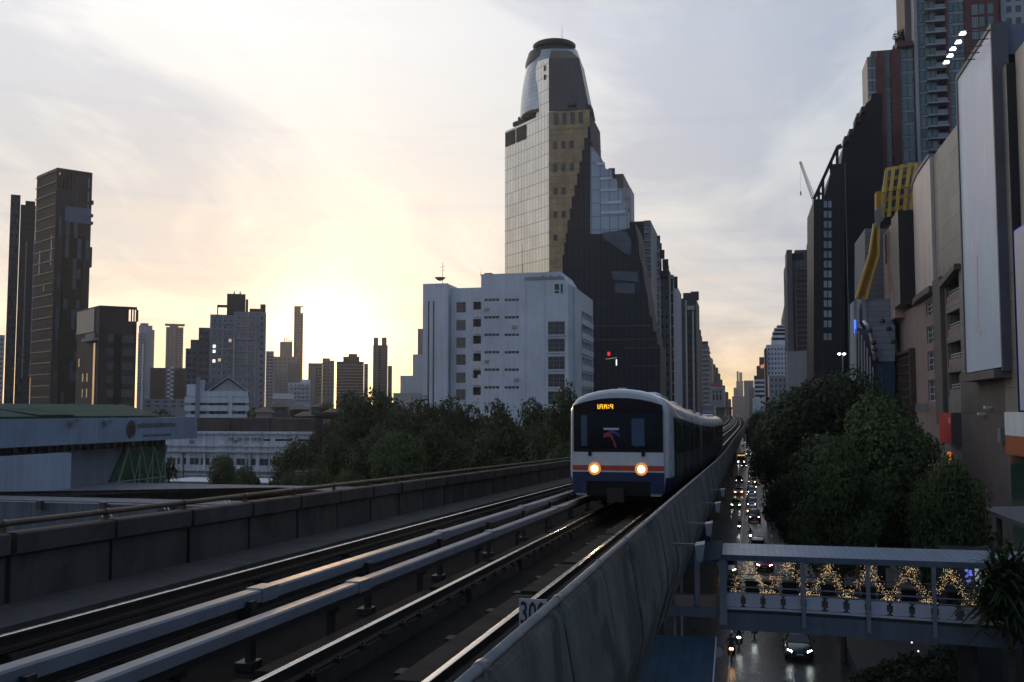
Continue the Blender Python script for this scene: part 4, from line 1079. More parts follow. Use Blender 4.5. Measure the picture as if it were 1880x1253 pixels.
# ------------------------------------------------------------------ white building with green number sign
Yb = 200
b = thing('government_building', 'white multi storey building with Thai lettering and a green number four sign', 'building', (hx(965, Yb), Yb, 0))
W_w4 = wallm('wall_white_bluish', (.66, .71, .77), scale=.15, streak=.22)
x0, x1 = hx(883, Yb, 620), hx(1043, Yb, 600)
zt = hz(960, 501.5, Yb); zch = hz(1043, 520, Yb)
fc = Face((x0, Yb), (x1, Yb), 0, zt); W = fc.W
def uv4(px, py, Y=Yb, X0=None): q = atY(px, py, Y); return q.x-(x0 if X0 is None else X0), q.z
slots = []
for py in (551, 583, 615, 647, 679, 711.5):
    for a, c in ((889, 917), (926, 953)):
        for i in range(4):
            w_ = (c-a)/4; slots.append((uv4(a+w_*i+.4, py)[0], uv4(a+w_*(i+1)-.4, py)[0], uv4(a, py+2.6)[1], uv4(a, py-2.0)[1]))
bigs = [(uv4(1006, p)[0], uv4(1037, p)[0], uv4(1006, p+12)[1], uv4(1006, p-12)[1]) for p in (603, 634.5, 667, 699, 731)]
xch = uv4(1030, 500)[0]
mb = MB(); wall_open(mb, Face((x0, Yb), (x0+xch, Yb), 0, zt), [o for o in slots], .25, 0, 0)
m2 = [ (o[0]-xch, o[1]-xch, o[2], o[3]) for o in bigs]
fcb = Face((x0, Yb), (x1, Yb), 0, zt)
mb = MB()
wall_open(mb, Face((x0, Yb), (x1, Yb), 0, zch), [o for o in slots + bigs if o[3] < zch], .35, 0, 0)
mb.face([fc.p(0, zch), fc.p(W, zch), fc.p(xch, zt), fc.p(0, zt)])
dY = 26; xs_end = atX(1043, 527, x1).y
mb.face([(x1, Yb, 0), (x1, Yb+6, 0), (x1, Yb+6, zch), (x1, Yb, zch)])
mb.face([(x0, Yb, 0), (x0, Yb, zt), (x0, Yb+14, zt), (x0, Yb+14, 0)])
mb.face([(x0, Yb, zt), (x0+xch, Yb, zt), (x0+xch, Yb+14, zt), (x0, Yb+14, zt)])
mb.face([(x0+xch, Yb, zt), (x1, Yb, zch), (x1, Yb+14, zch), (x0+xch, Yb+14, zt)])
mb.face([(x1, Yb+6, 0), (x1, Yb+14, 0), (x1, Yb+14, zch), (x1, Yb+6, zch)])
mb.build('wall', W_w4, b)
windows(b, fc, [o for o in slots if o[3] < zch], F_dark, G_dark, depth=.18, t=.04)
windows(b, fc, [o for o in bigs if o[3] < zch], F_grey, G_dark, depth=.2, nx=3, ny=3, t=.08)
for o in bigs:
    mb = MB(); mb.fbox(fc, o[0], o[1], o[2]-.25, o[2]-.05, .02, .35); mb.build('window_ledge', W_w4, b)
M_let2 = mat('black_lettering', (.02, .02, .022), .5, var=.1); M_grn = mat('sign_green', (.01, .085, .05), .4, var=.1)
lettering('lettering', 'อาคารธรรมชาติและสิ่งแวดล้อม', fc, uv4(963, 513)[0], uv4(1035, 513)[0], uv4(963, 516)[1], uv4(963, 506.5)[1], .04, M_let2, b)
ga, gb = uv4(1018.5, 530), uv4(1033, 530); z0g, z1g = uv4(1018, 538.5)[1], uv4(1018, 522)[1]
mb = MB(); gw = gb[0]-ga[0]; gh = z1g-z0g
mb.fbox(fc, ga[0], ga[0]+gw*.54, z0g+gh*.36, z1g, .02, .12); mb.build('green_emblem', M_grn, b)
mb = MB(); mb.fbox(fc, ga[0]+gw*.78, gb[0], z0g, z1g, .02, .12); mb.build('green_emblem', M_grn, b)
mb = MB(); mb.fbox(fc, ga[0], ga[0]+gw*.50, z0g, z0g+gh*.22, .02, .12); mb.build('green_emblem', M_grn, b)
mb = MB(); mb.slab([fc.p(ga[0]+gw*.06, z0g+gh*.44, .121), fc.p(ga[0]+gw*.30, z0g+gh*.44, .121), fc.p(ga[0]+gw*.5, z0g+gh*.8, .121), fc.p(ga[0]+gw*.5, z0g+gh*.98, .121)], (0, -.02, 0)); 
# side wing along the street, with balconies
xw = x1 + .01; zs0 = hz(1046, 527, Yb+6)
yE = atX(1086, 600, xw).y + 0
fs = Face((xw+.35, Yb+6.5), (xw+.35, yE), 0, zs0)
ops = []
py_rows = (560, 590, 620.5, 651, 682, 712)
H = fs.H
for i, py in enumerate((561, 588, 618, 649, 679, 709)):
    zc = hz(1050, py, Yb+8)
    for j in range(4):
        u = fs.W*(.34+.16*j); ops.append((u, u+fs.W*.145, zc-2.1, zc-.35))
mb = MB(); wall_open(mb, fs, ops, .9, 0, 0, 1)
mb.box(x1+.36-14, x1-.6, Yb+14.01, yE, 0, zs0-.01)
mb.face([(xw+.35, Yb+6.5, 0), (xw+.35, Yb+6.5, zs0), (xw-5, Yb+6.5, zs0), (xw-5, Yb+6.5, 0)])
mb.face([(xw+.35, Yb+6.5, zs0), (xw+.35, yE, zs0), (xw-8, yE, zs0), (xw-8, Yb+6.5, zs0)])
mb.build('side_wing', [W_w4, W_dark], b)
for o in ops:
    mb = MB(); mb.fbox(fs, o[0]+.05, o[1]-.05, o[2]-1.25, o[2]+.05, .02, .25); mb.build('balcony_front', W_white, b)
# left wings
xl0, xl1 = hx(776, 203, 620), hx(822, 203, 620); zl = hz(800, 521, 203)
fw = Face((xl0, 203), (xl1, 203), 0, zl)
ops = [(fw.W*.20, fw.W*.27, 1, hz(790, 553, 203)), (fw.W*.40, fw.W*.47, 1, hz(790, 553, 203))]
mb = MB(); wall_open(mb, fw, ops, .4, 0, 0, 1); mb.box(xl0, xl1-.2, 203.5, 219, 0, zl-.02); mb.build('left_wing', [W_w4, W_dark], b)
windows(b, fw, [(o[0], o[1], o[2]+ (o[3]-o[2])*k/4+.1, o[2]+(o[3]-o[2])*(k+1)/4) for o in ops for k in range(4)], F_grey, G_grey, depth=.25, ny=4)
xm0, xm1 = xl1, x0; zm = hz(850, 529, 205)
fm = Face((xm0, 205), (xm1, 205), 0, zm)
rows = (565, 598, 630, 661, 694, 725)
opw = [(fm.W*.16, fm.W*.42, hz(830, py+9.5, 205), hz(830, py-9.5, 205)) for py in rows]
opb = [(fm.W*.62, fm.W*.985, hz(870, py+8, 205), hz(870, py-8, 205)) for py in (562.5, 594, 625, 657, 688, 719)]
mb = MB(); wall_open(mb, fm, opw, .25, 0, 0); 
mb = MB(); wall_open(mb, fm, opw + opb, .8, 0, 0, 1); mb.box(xm0+.1, xm1+3, 206.2, 219.3, 0, zm-.02); mb.build('middle_wing', [W_w4, W_dark], b)
windows(b, fm, opw, F_grey, G_grey, depth=.3, nx=2, ny=4, t=.06, alt=[G_dark])
for o in opb:
    mb = MB(); mb.fbox(fm, o[0], o[1], o[2]-1.4, o[2]+.15, .02, .30); mb.build('balcony_front', W_white, b)
o = opb[3]; lettering('lettering', '4', Face((xm0, 205), (xm1, 205), 0, zm), o[0]+(o[1]-o[0])*.62, o[0]+(o[1]-o[0])*.86, o[2]-1.2, o[2]-.05, .33, F_grey, b)
o = opb[4]; mb = MB(); mb.lathe([(.01, -.1), (.42, -.1), (.42, .1), (.01, .1)], (0, 0, 0), 16)
q = fm.p(o[0]+(o[1]-o[0])*.5, o[2]+.5, .12); mb.v = [(q.x+x, q.y+z, q.z+y) for x, y, z in mb.v]; mb.build('fan_unit', W_white, b)
mb = MB(); q = atY(808, 517, 208); z0r = zl
mb.lathe([(.05, 0), (.7, .25), (1.25, .75)], (q.x, 208, z0r+1.2), 16); mb.build('satellite_dish', F_dark, b)
mb = MB(); mb.tube([(q.x+.6, 208, z0r), (q.x+.6, 208, z0r+5.2)], .06, 5); mb.bar((q.x-.2, 208, z0r+4.2), (q.x+1.2, 208, z0r+4.4), .05, .05); mb.bar((q.x-.0, 208, z0r+3.4), (q.x+1.2, 208, z0r+3.5), .05, .05); mb.build('antenna', F_dark, b)
for px, h_, w_ in ((900, 1.1, 1.6), (930, .7, 2.4), (975, .9, 1.2)):
    x_ = hx(px, 208, 500); mb = MB(); mb.box(x_-w_/2, x_+w_/2, 206, 208.4, zt+.004, zt+h_); mb.build('roof_plant', W_grey, b)
for px, py in ((893, 568), (944, 600), (893, 664), (948, 697)):
    u, v = uv4(px, py); mb = MB(); mb.fbox(fc, u-.4, u+.4, v-.3, v+.3, .02, .4); mb.build('air_conditioner', W_pale, b)
for px in (965, 1000):
    u = uv4(px, 600)[0]; mb = MB(); mb.fbox(fc, u-.05, u+.05, 1, zt-1.5, .01, .08); mb.build('drain_pipe', W_w4, b)
mast(b, (hx(963, 205, 480), 203, zt), 7, .07); mast(b, (hx(887, 205, 480), 203, zt), 1.2, .06)

# ------------------------------------------------------------------ glass office tower
YT = 262
b = thing('office_tower', 'tall tapered glass office tower with gold panels and a domed crown, highest in the middle', 'tower', (hx(1008, YT), YT, 0))
M_cw = mat('curtain_wall_silver', (.66, .64, .60), .28, .75, var=.12, scale=.05, lines=(1.5, 3.6, .10, .35), spec=.6)
M_cwd = mat('curtain_wall_dark', (.014, .027, .044), .35, .0, var=.3, scale=.06, lines=(1.5, 3.6, .16, .35), spec=.2)
M_cwg = mat('curtain_wall_grey', (.085, .09, .098), .35, .3, var=.2, scale=.3, streak=.3, lines=(1.2, 3.6, .06, .6))
M_cwb = mat('curtain_wall_blue', (.30, .36, .44), .2, .5, var=.2, scale=.08, lines=(2.4, 3.6, .12, .45))
M_gold = mat('gold_panel', (.40, .285, .15), .4, .2, var=.35, scale=.4, lines=(2.4, 1.9, .05, .45))
M_dome = mat('dome_glass', (.42, .45, .48), .12, .75, var=.12, scale=.1, lines=(1.0, 1.3, .05, .5))
def T(px, py, Y=YT): return atY(px, py, Y)
xc = T(1008, 350).x; z_sh = T(1008, 205).z
ang_l = R(44.7); dl = Vector((-math.sin(ang_l), math.cos(ang_l)))
# far end of the left face: along dl until px 927
lo, hi = 1, 80
for _ in range(40):
    mid = (lo+hi)/2; p = Vector((xc, YT)) + dl*mid; v = Vector((p.x, p.y, 60)) - CAMP
    pxm = CX + F*v.dot(RT)/v.dot(FW)
    if pxm > 927: lo = mid
    else: hi = mid
Lf = lo; pL = Vector((xc, YT)) + dl*Lf
zL = CAMP.z + (ray(927, 240).z/ray(927, 240).y)*pL.y
xr = T(1040, 350).x
# left face body with sloped shoulder
fl = Face(pL, (xc, YT), 0, 0); 
mb = MB(); mb.prism([(xc, YT), (pL.x, pL.y), (pL.x+10, pL.y+6), (xc+8, YT+12), (xc+8, YT)], 0, [z_sh, zL, zL, z_sh, z_sh]); mb.build('silver_facade', M_cw, b)
fl = Face(pL, (xc, YT), 0, zL)
mb = MB()
for a, c in ((.02, .24), (.28, .50)):
    k0 = zL + (z_sh-zL)*a; k1 = zL + (z_sh-zL)*c
    mb = MB(); mb.slab([fl.p(fl.W*a, k0-5.0, .08), fl.p(fl.W*c, k1-5.0, .08), fl.p(fl.W*c, k1-.9, .08), fl.p(fl.W*a, k0-.9, .08)], (fl.n.x*.1, fl.n.y*.1, 0)); mb.build('louvre_panel', W_dark, b)
mb = MB()
for i, u in enumerate((.18, .30, .40, .50, .60)):
    zz = zL + (z_sh-zL)*u; mb.fbox(fl, fl.W*u, fl.W*(u+.09), zz+.2, zz+1.4+(.8 if i % 2 else 0), -1.2, -.1)
mb.build('roof_railing', W_dark, b)
# gold front: stepping inwards going down, dark glass to the right of it
steps = [(205, 236, 1083), (236, 256, 1079), (256, 278, 1073), (278, 298, 1069), (298, 320, 1064), (320, 341, 1060), (341, 362, 1055), (362, 384, 1050), (384, 405, 1046), (405, 428, 1042), (428, 446, 1039), (446, 468, 1036), (468, 505, 1033)]
mb = MB(); wins = []
for i, (a, c, rpx) in enumerate(steps):
    z1_, z0_ = T(1040, a).z, T(1040, c).z; xr_ = T(rpx, (a+c)/2).x
    mb.box(xc+.03, xr_, YT-.35, YT-.125, z0_+.01, z1_)
    if i % 2 == 0 and i < 12 or i == 0:
        n = 4 if i == 0 else max(1, min(3, int((rpx-1012)/16)))
        hgt = (z1_-z0_)
        for k in range(n):
            px = (1016 if i else 1019) + 15*k if i else 1018+15*k
            xa = T(px, 300).x; wins.append((xa, xa+1.15, z0_+hgt*.22, z0_+hgt*(.9 if i == 0 else .82)))
    elif i % 2 == 1 and i >= 1: pass
mb.build('gold_cladding', M_gold, b)
ff = Face((0, YT-.35), (10, YT-.35), 0, 10)
windows(b, ff, wins, F_dark, G_dark, depth=-.05, t=.1)
for i, (a, c, rpx) in enumerate(steps[1::3]):
    z1_ = T(1040, a).z; mb = MB(); mb.box(xc+.03, T(rpx, a).x+.1, YT-.5, YT-.353, z1_-.35, z1_-.02)
    mb.build('gold_ledge', M_gold, b)
def poly_front(name, pts, Y, depth, m, par=b, side=None):
    mb = MB(); mb.slab([T(px, py, Y) for px, py in pts][::1], (0, depth, 0), 0, None if side is None else 1); return mb.build(name, m if side is None else [m, side], par)
# dark glass wing: stepped silhouette
dark = [(1012, 212), (1083, 206), (1085, 260), (1088, 262), (1089, 286), (1095, 288), (1096, 310), (1101, 312), (1102, 345), (1104, 346), (1105, 425), (1120, 428), (1122, 412), (1165, 408), (1172, 440), (1174, 470), (1180, 490), (1184, 520), (1189, 545), (1193, 580), (1197, 582), (1199, 608), (1205, 610), (1207, 632), (1212, 634), (1212, 760), (1012, 760)]
poly_front('dark_glass_wing', dark, YT-.12, 20, M_cwd, side=W_black)
glass = [(1084, 268), (1092, 276), (1098, 285), (1110, 300), (1112, 310), (1122, 312), (1124, 326), (1132, 330), (1133, 347), (1141, 350), (1142, 370), (1147, 372), (1148, 388), (1154, 390), (1156, 420), (1100, 430), (1084, 430)]
poly_front('blue_glass_terraces', glass, YT-.30, .175, M_cwb)
for y0_, x0_, x1_ in ((300, 1095, 1111), (327, 1102, 1124), (348, 1103, 1133), (371, 1104, 1142), (389, 1105, 1148)):
    q0, q1 = T(x0_, y0_, YT), T(x1_, y0_+2, YT); mb = MB(); mb.box(q0.x, q1.x, YT-.60, YT-.305, q1.z-.25, q0.z); mb.build('terrace_edge', M_dome, b)
# sky reflections on the lower glazing, painted as lighter patches
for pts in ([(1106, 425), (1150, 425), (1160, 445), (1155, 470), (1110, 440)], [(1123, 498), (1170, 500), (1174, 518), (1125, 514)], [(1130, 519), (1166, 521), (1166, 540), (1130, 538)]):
    poly_front('sky_reflection_patch', pts, YT-.30, .175, mat('painted_sky_reflection', (.06, .085, .115), .12, .4, var=.4, scale=.25))
for y0_, x0_, x1_ in ((600, 1090, 1195), (640, 1145, 1212), (672, 1155, 1212), (625, 1088, 1205)):
    q0, q1 = T(x0_, y0_, YT+.6), T(x1_, y0_, YT+.6); mb = MB(); mb.box(q0.x, q1.x, YT-.25, YT-.125, q0.z-.12, q0.z+.12); mb.build('floor_line', M_cwg, b)
q = T(1118, 650, YT); mb = MB(); mb.box(q.x-.35, q.x+.35, YT-.5, YT-.13, q.z-.5, q.z+.5); mb.build('red_sign', mat('red_neon', (.3, .01, .02), .5, var=0, emit=(1, .03, .05), estr=.7, light=False), b)
mb = MB(); q0, q1 = T(1112, 660, YT), T(1133, 657, YT); mb.bar((q0.x, YT-.3, q0.z), (q1.x, YT-.3, q1.z), .12, .12); mb.build('lit_line', mat('warm_strip', (.4, .3, .2), .5, var=0, emit=(1, .8, .55), estr=.3, light=False), b)
mb = MB(); q = T(1132, 666, YT); mb.box(q.x-.12, q.x+.12, YT-.4, YT-.13, q.z-.8, q.z+.8); mb.build('lit_window', G_litw, b)
# crown: tapered grey block, silver strip, dome, collar
def quadz(name, bot, top, Y0, Y1, m):
    mb = MB(); A = [T(*p, Y0) for p in bot]; B = [T(*p, Y0) for p in top]
    mb.loft([[A[0], A[1], A[1]+Vector((0, Y1-Y0, 0)), A[0]+Vector((0, Y1-Y0, 0))], [B[0], B[1], B[1]+Vector((0, Y1-Y0, 0)), B[0]+Vector((0, Y1-Y0, 0))]]); return mb.build(name, m, b)
quadz('crown_block', [(1008.5, 205), (1083, 205)], [(1008.5, 107), (1063, 107)], YT, YT+9, M_cwg)
mb = MB(); A = [T(1008.5, 106.8), T(1063, 106.8)]; Bt = [T(1012, 93, YT+1.5), T(1047, 94, YT+1.5)]
mb.loft([[A[0], A[1], A[1]+Vector((0, 9, 0)), A[0]+Vector((0, 9, 0))], [Bt[0], Bt[1], Bt[1]+Vector((0, 6, 0)), Bt[0]+Vector((0, 6, 0))]]); mb.build('crown_roof', mat('crown_roof', (.20, .16, .12), .4, .4, var=.2, lines=(.8, 30, .06, .6)), b)
pS = Vector((xc, YT)) + dl*(Lf*.28)
zS0, zS1 = zL + (z_sh-zL)*.72, rz(990, 118, pS.length); zTop = T(1008, 107).z
mb = MB(); mb.slab([(xc, YT+.02, z_sh), (xc, YT+.02, zTop), (pS.x+.6, pS.y-.5, zS1+.6), (pS.x, pS.y, zS1-1.5), (pS.x, pS.y, zS0)], (5.5, 5.5, 0)); mb.build('silver_strip', M_cw, b)
for t_, z_ in ((.10, .80), (.10, .63)):
    p = Vector((xc, YT)) + dl*(Lf*t_); zz = z_sh + (zTop-z_sh)*z_; f_ = Face(p, (xc, YT), 0, 1); mb = MB(); mb.fbox(f_, 0, .8, zz, zz+1.4, .02, .12); mb.build('vent', W_dark, b)
Yd = YT+13; s_ = F/Yd
zb_ = T(1020, 222, Yd).z; ztp = T(1020, 98, Yd).z; xd = T(1018.5, 160, Yd).x; rb = 66/s_*1.0
prof = []
for i in range(15):
    t_ = i/14; r_ = rb*(1 - .33*t_**2.2); prof.append((r_, (ztp-zb_)*t_))
mb = MB(); mb.lathe(prof, (xd, Yd, zb_), 40); o = mb.build('dome', M_dome, b, True)
zc0 = T(1012, 132, Yd).z; zc1 = T(1012, 100, Yd).z; rc = 47.5/s_
mb = MB(); mb.lathe([(rc*.84, 0), (rc*.98, .4), (rc*1.04, 1.4), (rc*1.02, 2.4), (rc*.90, (zc1-zc0))], (T(1011.5, 115, Yd).x, Yd, zc0), 36); mb.build('crown_collar', mat('collar_bronze', (.07, .065, .062), .4, .4, var=.2), b)
zt_ = T(1012, 97, Yd).z
mb = MB(); mb.lathe([(rc*.8, 0), (rc*.84, .3), (rc*.86, 1.0), (rc*.8, 1.3)], (T(1020, 97, Yd).x, Yd-2, zt_), 32); mb.build('helipad', F_dark, b)
q = T(1003, 95, Yd-6); mb = MB(); mb.box(q.x-.5, q.x+.5, Yd-6.5, Yd-5.5, T(1003, 98, Yd-6).z-3, T(1003, 74, Yd-6).z); mb.build('mast_box', F_grey, b)
for px, py in ((1012, 80), (1016, 82), (1021, 81), (1026, 83), (1031, 81), (992, 90), (987, 92), (1008, 84)):
    q = T(px, py, Yd-6); mb = MB(); mb.box(q.x-.22, q.x+.22, Yd-6.2, Yd-5.8, q.z-3, q.z+.6); mb.build('roof_aerial', F_dark, b)
mast(b, (T(1032, 85, Yd-5).x, Yd-5, zt_), 5.5, .08)
p0, p1, p2 = T(1083, 200, YT+2), T(1088, 208, YT+2), T(1091, 222, YT+2)
mb = MB(); mb.bar(p0, p1, .5, .9); mb.bar(p1, p2, .6, .9); mb.build('window_cleaning_crane', F_dark, b)
mb = MB(); mb.bar(T(1090, 222, YT+2), T(1094, 245, YT+2), .08, .08); mb.bar(T(1094, 245, YT+2), T(1104, 280, YT+2), .06, .06); mb.build('crane_cable', F_grey, b)
mb = MB(); mb.box(T(1075, 195).x, T(1085, 195).x, YT-.1, YT+4, T(1080, 206).z, T(1080, 193).z); mb.build('corner_louvre', W_dark, b)
q = T(1050, 192); mb = MB(); mb.box(q.x-1, q.x+1, YT-1.0, YT-.45, q.z-.6, q.z+.4); mb.bar((q.x, YT-.7, q.z), (q.x, YT-.7, q.z+4), .1, .1); mb.build('cleaning_cradle', F_dark, b)

# ------------------------------------------------------------------ street wall of buildings beyond the tower
def sblock(par, pxl, pxr, pyt, Y, m, pxs=None, name='wall', depth=25, z0=0, ms=None):
    """street aligned block: front faces the camera, right side faces the street"""
    pm = (pyt+HOR)/2; x0 = hx(pxl, Y, pm); x1 = hx(pxr, Y, pm); z1 = hz((pxl+pxr)/2, pyt, Y)
    y1 = atX(pxs, pm, x1).y if pxs else Y+depth
    mb = MB()
    P = [(x0, Y), (x1, Y), (x1, y1), (x0, y1)]
    mb.prism(P, z0, z1)
    if ms is not None: mb.m[1] = 1
    o = mb.build(name, [m, ms] if ms is not None else m, par)
    k = Blk(); k.fc = Face((x0, Y), (x1, Y), 0, z1); k.fs = Face((x1, Y), (x1, y1), 0, z1); k.z1 = z1; k.o = o; k.r = math.hypot((x0+x1)/2, Y); k.Y = Y; k.x0, k.x1, k.y1 = x0, x1, y1
    k.n = Vector((0, 1)); return k
def sgrid(par, fc, zv, nu, nv, glass, frame, fu=.6, fv=.5, u0=.04, u1=.96, top=.02, nx=1, ny=1, alt=None, t=.12, cap=100):
    windows(par, fc, grid(fc.W, fc.H, nu, nv, fu, fv, fc.W*u0, fc.W*u1, zv, fc.H*(1-top)), frame, glass, nx=nx, ny=ny, alt=alt, t=t, cap=cap)
def sbands(par, fc, zv, nv, m, d=.5, fv=.3, u0=0, u1=1, name='balcony', top=.02):
    dv = (fc.H*(1-top)-zv)/nv
    for j in range(nv):
        mb = MB(); mb.fbox(fc, fc.W*u0, fc.W*u1, zv+dv*j, zv+dv*j+dv*fv, .02, d); mb.build(name, m, par)
def at0(Y, px, lab, name='apartment_tower', cat='tower'): return thing(name, lab, cat, (hx(px, Y), Y, 0))
t = at0(330, 1130, 'dark box topped tower with a white right half, just behind the blue glass terraces')
k = sblock(t, 1116, 1146, 320, 332, W_mid); k2 = sblock(t, 1134, 1160, 346, 328, W_pale, 1166); block(t, 1117, 1129, 309, 333, 8, W_dark, 'roof_room', z0=k.z1-4)
sgrid(t, k2.fc, 60, 2, 8, G_dark, F_grey, .3, .35, .5, .95)
t = at0(292, 1175, 'grey tower with dark left flank and paired windows, next right of the glass tower')
k = sblock(t, 1150, 1183, 407, 300, W_dark); k2 = sblock(t, 1183.2, 1196, 405, 299, W_grey)
k.r = 300
sgrid(t, k2.fc, hz(1190, 740, 299), 1, 22, G_dark, F_white, .66, .45, nx=2, t=.15); sbands(t, k2.fc, hz(1190, 740, 299), 22, W_pale, .25, .2, name='floor_slab')
t = at0(322, 1205, 'pale tower with stepped dark roof overhangs right of the paired window tower')
k = sblock(t, 1196.2, 1211, 440, 322, W_grey, 1216); sgrid(t, k.fc, 5, 1, 24, G_dark, F_white, .7, .5, nx=2, t=.15); sbands(t, k.fc, 5, 24, W_white, .4, .2, name='floor_slab')
for a, c, py, pt in ((1198, 1212, 440, 433), (1206, 1215, 448, 447), (1212, 1220, 462, 459), (1216, 1227, 482, 476), (1218, 1228, 490, 488), (1217, 1224, 500, 490)):
    block(t, a, c, pt, 326, 8, W_dark, 'roof_slab', z0=hz(a, py+8, 326))
k = sblock(t, 1211.5, 1230, 497, 330, W_mid, 1233); sgrid(t, k.fc, 5, 2, 18, G_dark, F_grey, .6, .5)
t = at0(351, 1230, 'tower with dark balconied front and a broad blank grey side wall towards the street')
k = sblock(t, 1211, 1237, 512, 338, W_dark, 1252, ms=W_blue); sbands(t, k.fc, 3, 15, W_pale, .5, .10, .15, 1, 'balcony_edge'); sgrid(t, k.fc, 3, 3, 15, G_dark, F_dark, .7, .5, .15, .95)
mb = MB(); q = k.fc; mb.fbox(q, 0, q.W*.12, 0, q.H+.4, .02, .8); mb.fbox(q, -.2, q.W+.2, q.H+.003, q.H+1.2, -2, .6); mb.build('edge_frame', W_pale, t)
block(t, 1231, 1244, 508, 345, 6, W_dark, 'roof_room', z0=k.z1-2)
t = at0(420, 1260, 'dark tower with two tall white vertical fins and trees on its roof')
k = sblock(t, 1252.2, 1279, 548, 425, W_dark, 1285); 
for a, c, pt in ((1259, 1262, 552), (1263, 1276, 562), (1271.5, 1274.5, 572)):
    xa, xb = hx(a, 424, 650), hx(c, 424, 650); mb = MB()
    if c-a < 5: mb.box(xa, xb, 423.4, 424.9, 0, hz(a, pt, 424))
    else: mb.box(xa, xb, 423.5, 424.9, hz(a, pt+7, 424), hz(a, pt, 424))
    mb.build('white_fin', W_pale, t)
sgrid(t, k.fc, 5, 3, 16, G_grey, F_dark, .6, .4)
block(t, 1254, 1278, 538, 428, 8, W_dark, 'roof_room', z0=k.z1-3); block(t, 1268, 1283, 535.5, 429, 6, W_green, 'roof_garden', z0=k.z1)
t = at0(480, 1282, 'narrow dark tower with a lit antenna roof between the finned tower and the striped tower')
k = sblock(t, 1279, 1286, 612, 500, W_dark, 1290); block(t, 1279, 1287, 606, 505, 5, W_dark, 'roof_room', z0=k.z1-2)
t = at0(560, 1292, 'tower striped with pale floor slabs near the end of the left street side')
k = sblock(t, 1285, 1300, 632, 560, W_mid, 1303.5); sbands(t, k.fc, 2, 20, W_pale, .6, .22, name='floor_slab'); sbands(t, k.fs, 2, 20, W_pale, .6, .22, name='floor_slab'); block(t, 1289, 1300, 627, 564, 5, W_dark, 'roof_room', z0=k.z1-2)
t = at0(700, 1306, 'hazy brown block just right of the striped tower', 'apartment_building', 'building')
k = sblock(t, 1300, 1308, 658, 705, W_tan, 1310); sgrid(t, k.fc, 5, 2, 12, G_grey, F_grey)
t = at0(880, 1318, 'far dark building stepping down to the right like a hillside', 'office_block', 'building')
for i, (a, c, py, Y) in enumerate([(1305, 1313, 669, 860), (1310, 1318, 675, 880), (1315, 1322, 686, 900), (1318, 1326, 697, 930), (1322, 1331, 708, 960), (1328, 1337, 720, 1000), (1333, 1342, 733, 1050)]):
    k = sblock(t, a, c, py, Y, W_dark, name='stepped_wall')
t = at0(600, 1318, 'white columned low building with a red and blue rooftop billboard at the street end', 'shop_building', 'building')
k = sblock(t, 1304, 1330, 713, 610, W_pale); q = k.fc; windows(t, q, [(q.W*u, q.W*(u+.13), rz(1318, 735, 612), rz(1318, 724, 612)) for u in (.18, .42, .66)], F_grey, G_dark)
windows(t, q, [(q.W*u, q.W*(u+.13), rz(1318, 722, 612), rz(1318, 718, 612)) for u in (.18, .42, .66)], F_grey, G_dark)
for u in (.1, .36, .6, .84):
    mb = MB(); mb.fbox(q, q.W*u, q.W*(u+.05), 0, q.H*.97, .02, .8); mb.build('column', W_pale, t)
for a, c, m in ((1304, 1311.5, mat('billboard_blue', (.06, .08, .2), .5)), (1311.7, 1324, mat('billboard_red', (.3, .04, .05), .5))):
    block(t, a, c, 704, 612, 1, m, 'rooftop_billboard', z0=k.z1+.5)
mb = MB(); mb.fbox(q, 0, q.W, q.H+.01, q.H+.45, -3, 1); mb.build('cornice', W_white, t)
t = at0(470, 1302, 'pale curved station roof at track level beside the far street buildings', 'station_building', 'building')
k = sblock(t, 1284, 1312, 745, 520, W_pale); sbands(t, k.fc, 12, 2, W_white, .6, .4)
t = at0(560, 1318, 'dark flat station canopy across the far tracks', 'station_canopy', 'canopy')
mb = MB(); Yc = 560; z = hz(1318, 751, Yc); mb.box(hx(1306, Yc), hx(1344, Yc), Yc, Yc+60, z, z+.9); mb.build('canopy_roof', W_dark, t)
for px in (1308, 1342):
    mb = MB(); x = hx(px, Yc); mb.box(x-.4, x+.4, Yc+1, Yc+2, 3, z-.003); mb.build('canopy_post', W_dark, t)
mb = MB(); q = atY(1308, 756, 556); mb.box(q.x-1, q.x+1, 556, 556.4, q.z-.9, q.z+.9); mb.build('lit_sign', G_litw, t)
for a, c, py, Y, m, lab in [(1347, 1353, 712, 1900, W_mid, 'far hazy tower left of the twin pointed tower'), (1344, 1372, 728, 1500, W_mid, 'far hazy wide block closing the street'),
    (1366, 1384, 699, 1300, W_mid, 'far hazy square block right of the twin pointed tower'), (1376, 1396, 712, 900, W_mid, 'dark hazy balcony block before the white striped tower')]:
    t = at0(Y, a, lab); k = sblock(t, a, c, py, Y, m); sgrid(t, k.fc, 20, 3, 9, G_grey, F_grey, .6, .5)
t = at0(1750, 1358, 'far hazy tower with twin pointed tops closing the end of the street')
k = sblock(t, 1352, 1365, 700, 1750, W_tan); sblock(t, 1353, 1356.5, 682, 1755, W_tan, name='spire_block'); sblock(t, 1357.5, 1363, 684, 1755, W_tan, name='spire_block'); sblock(t, 1348, 1352, 712, 1740, W_tan, name='side_block')
random.seed(31)
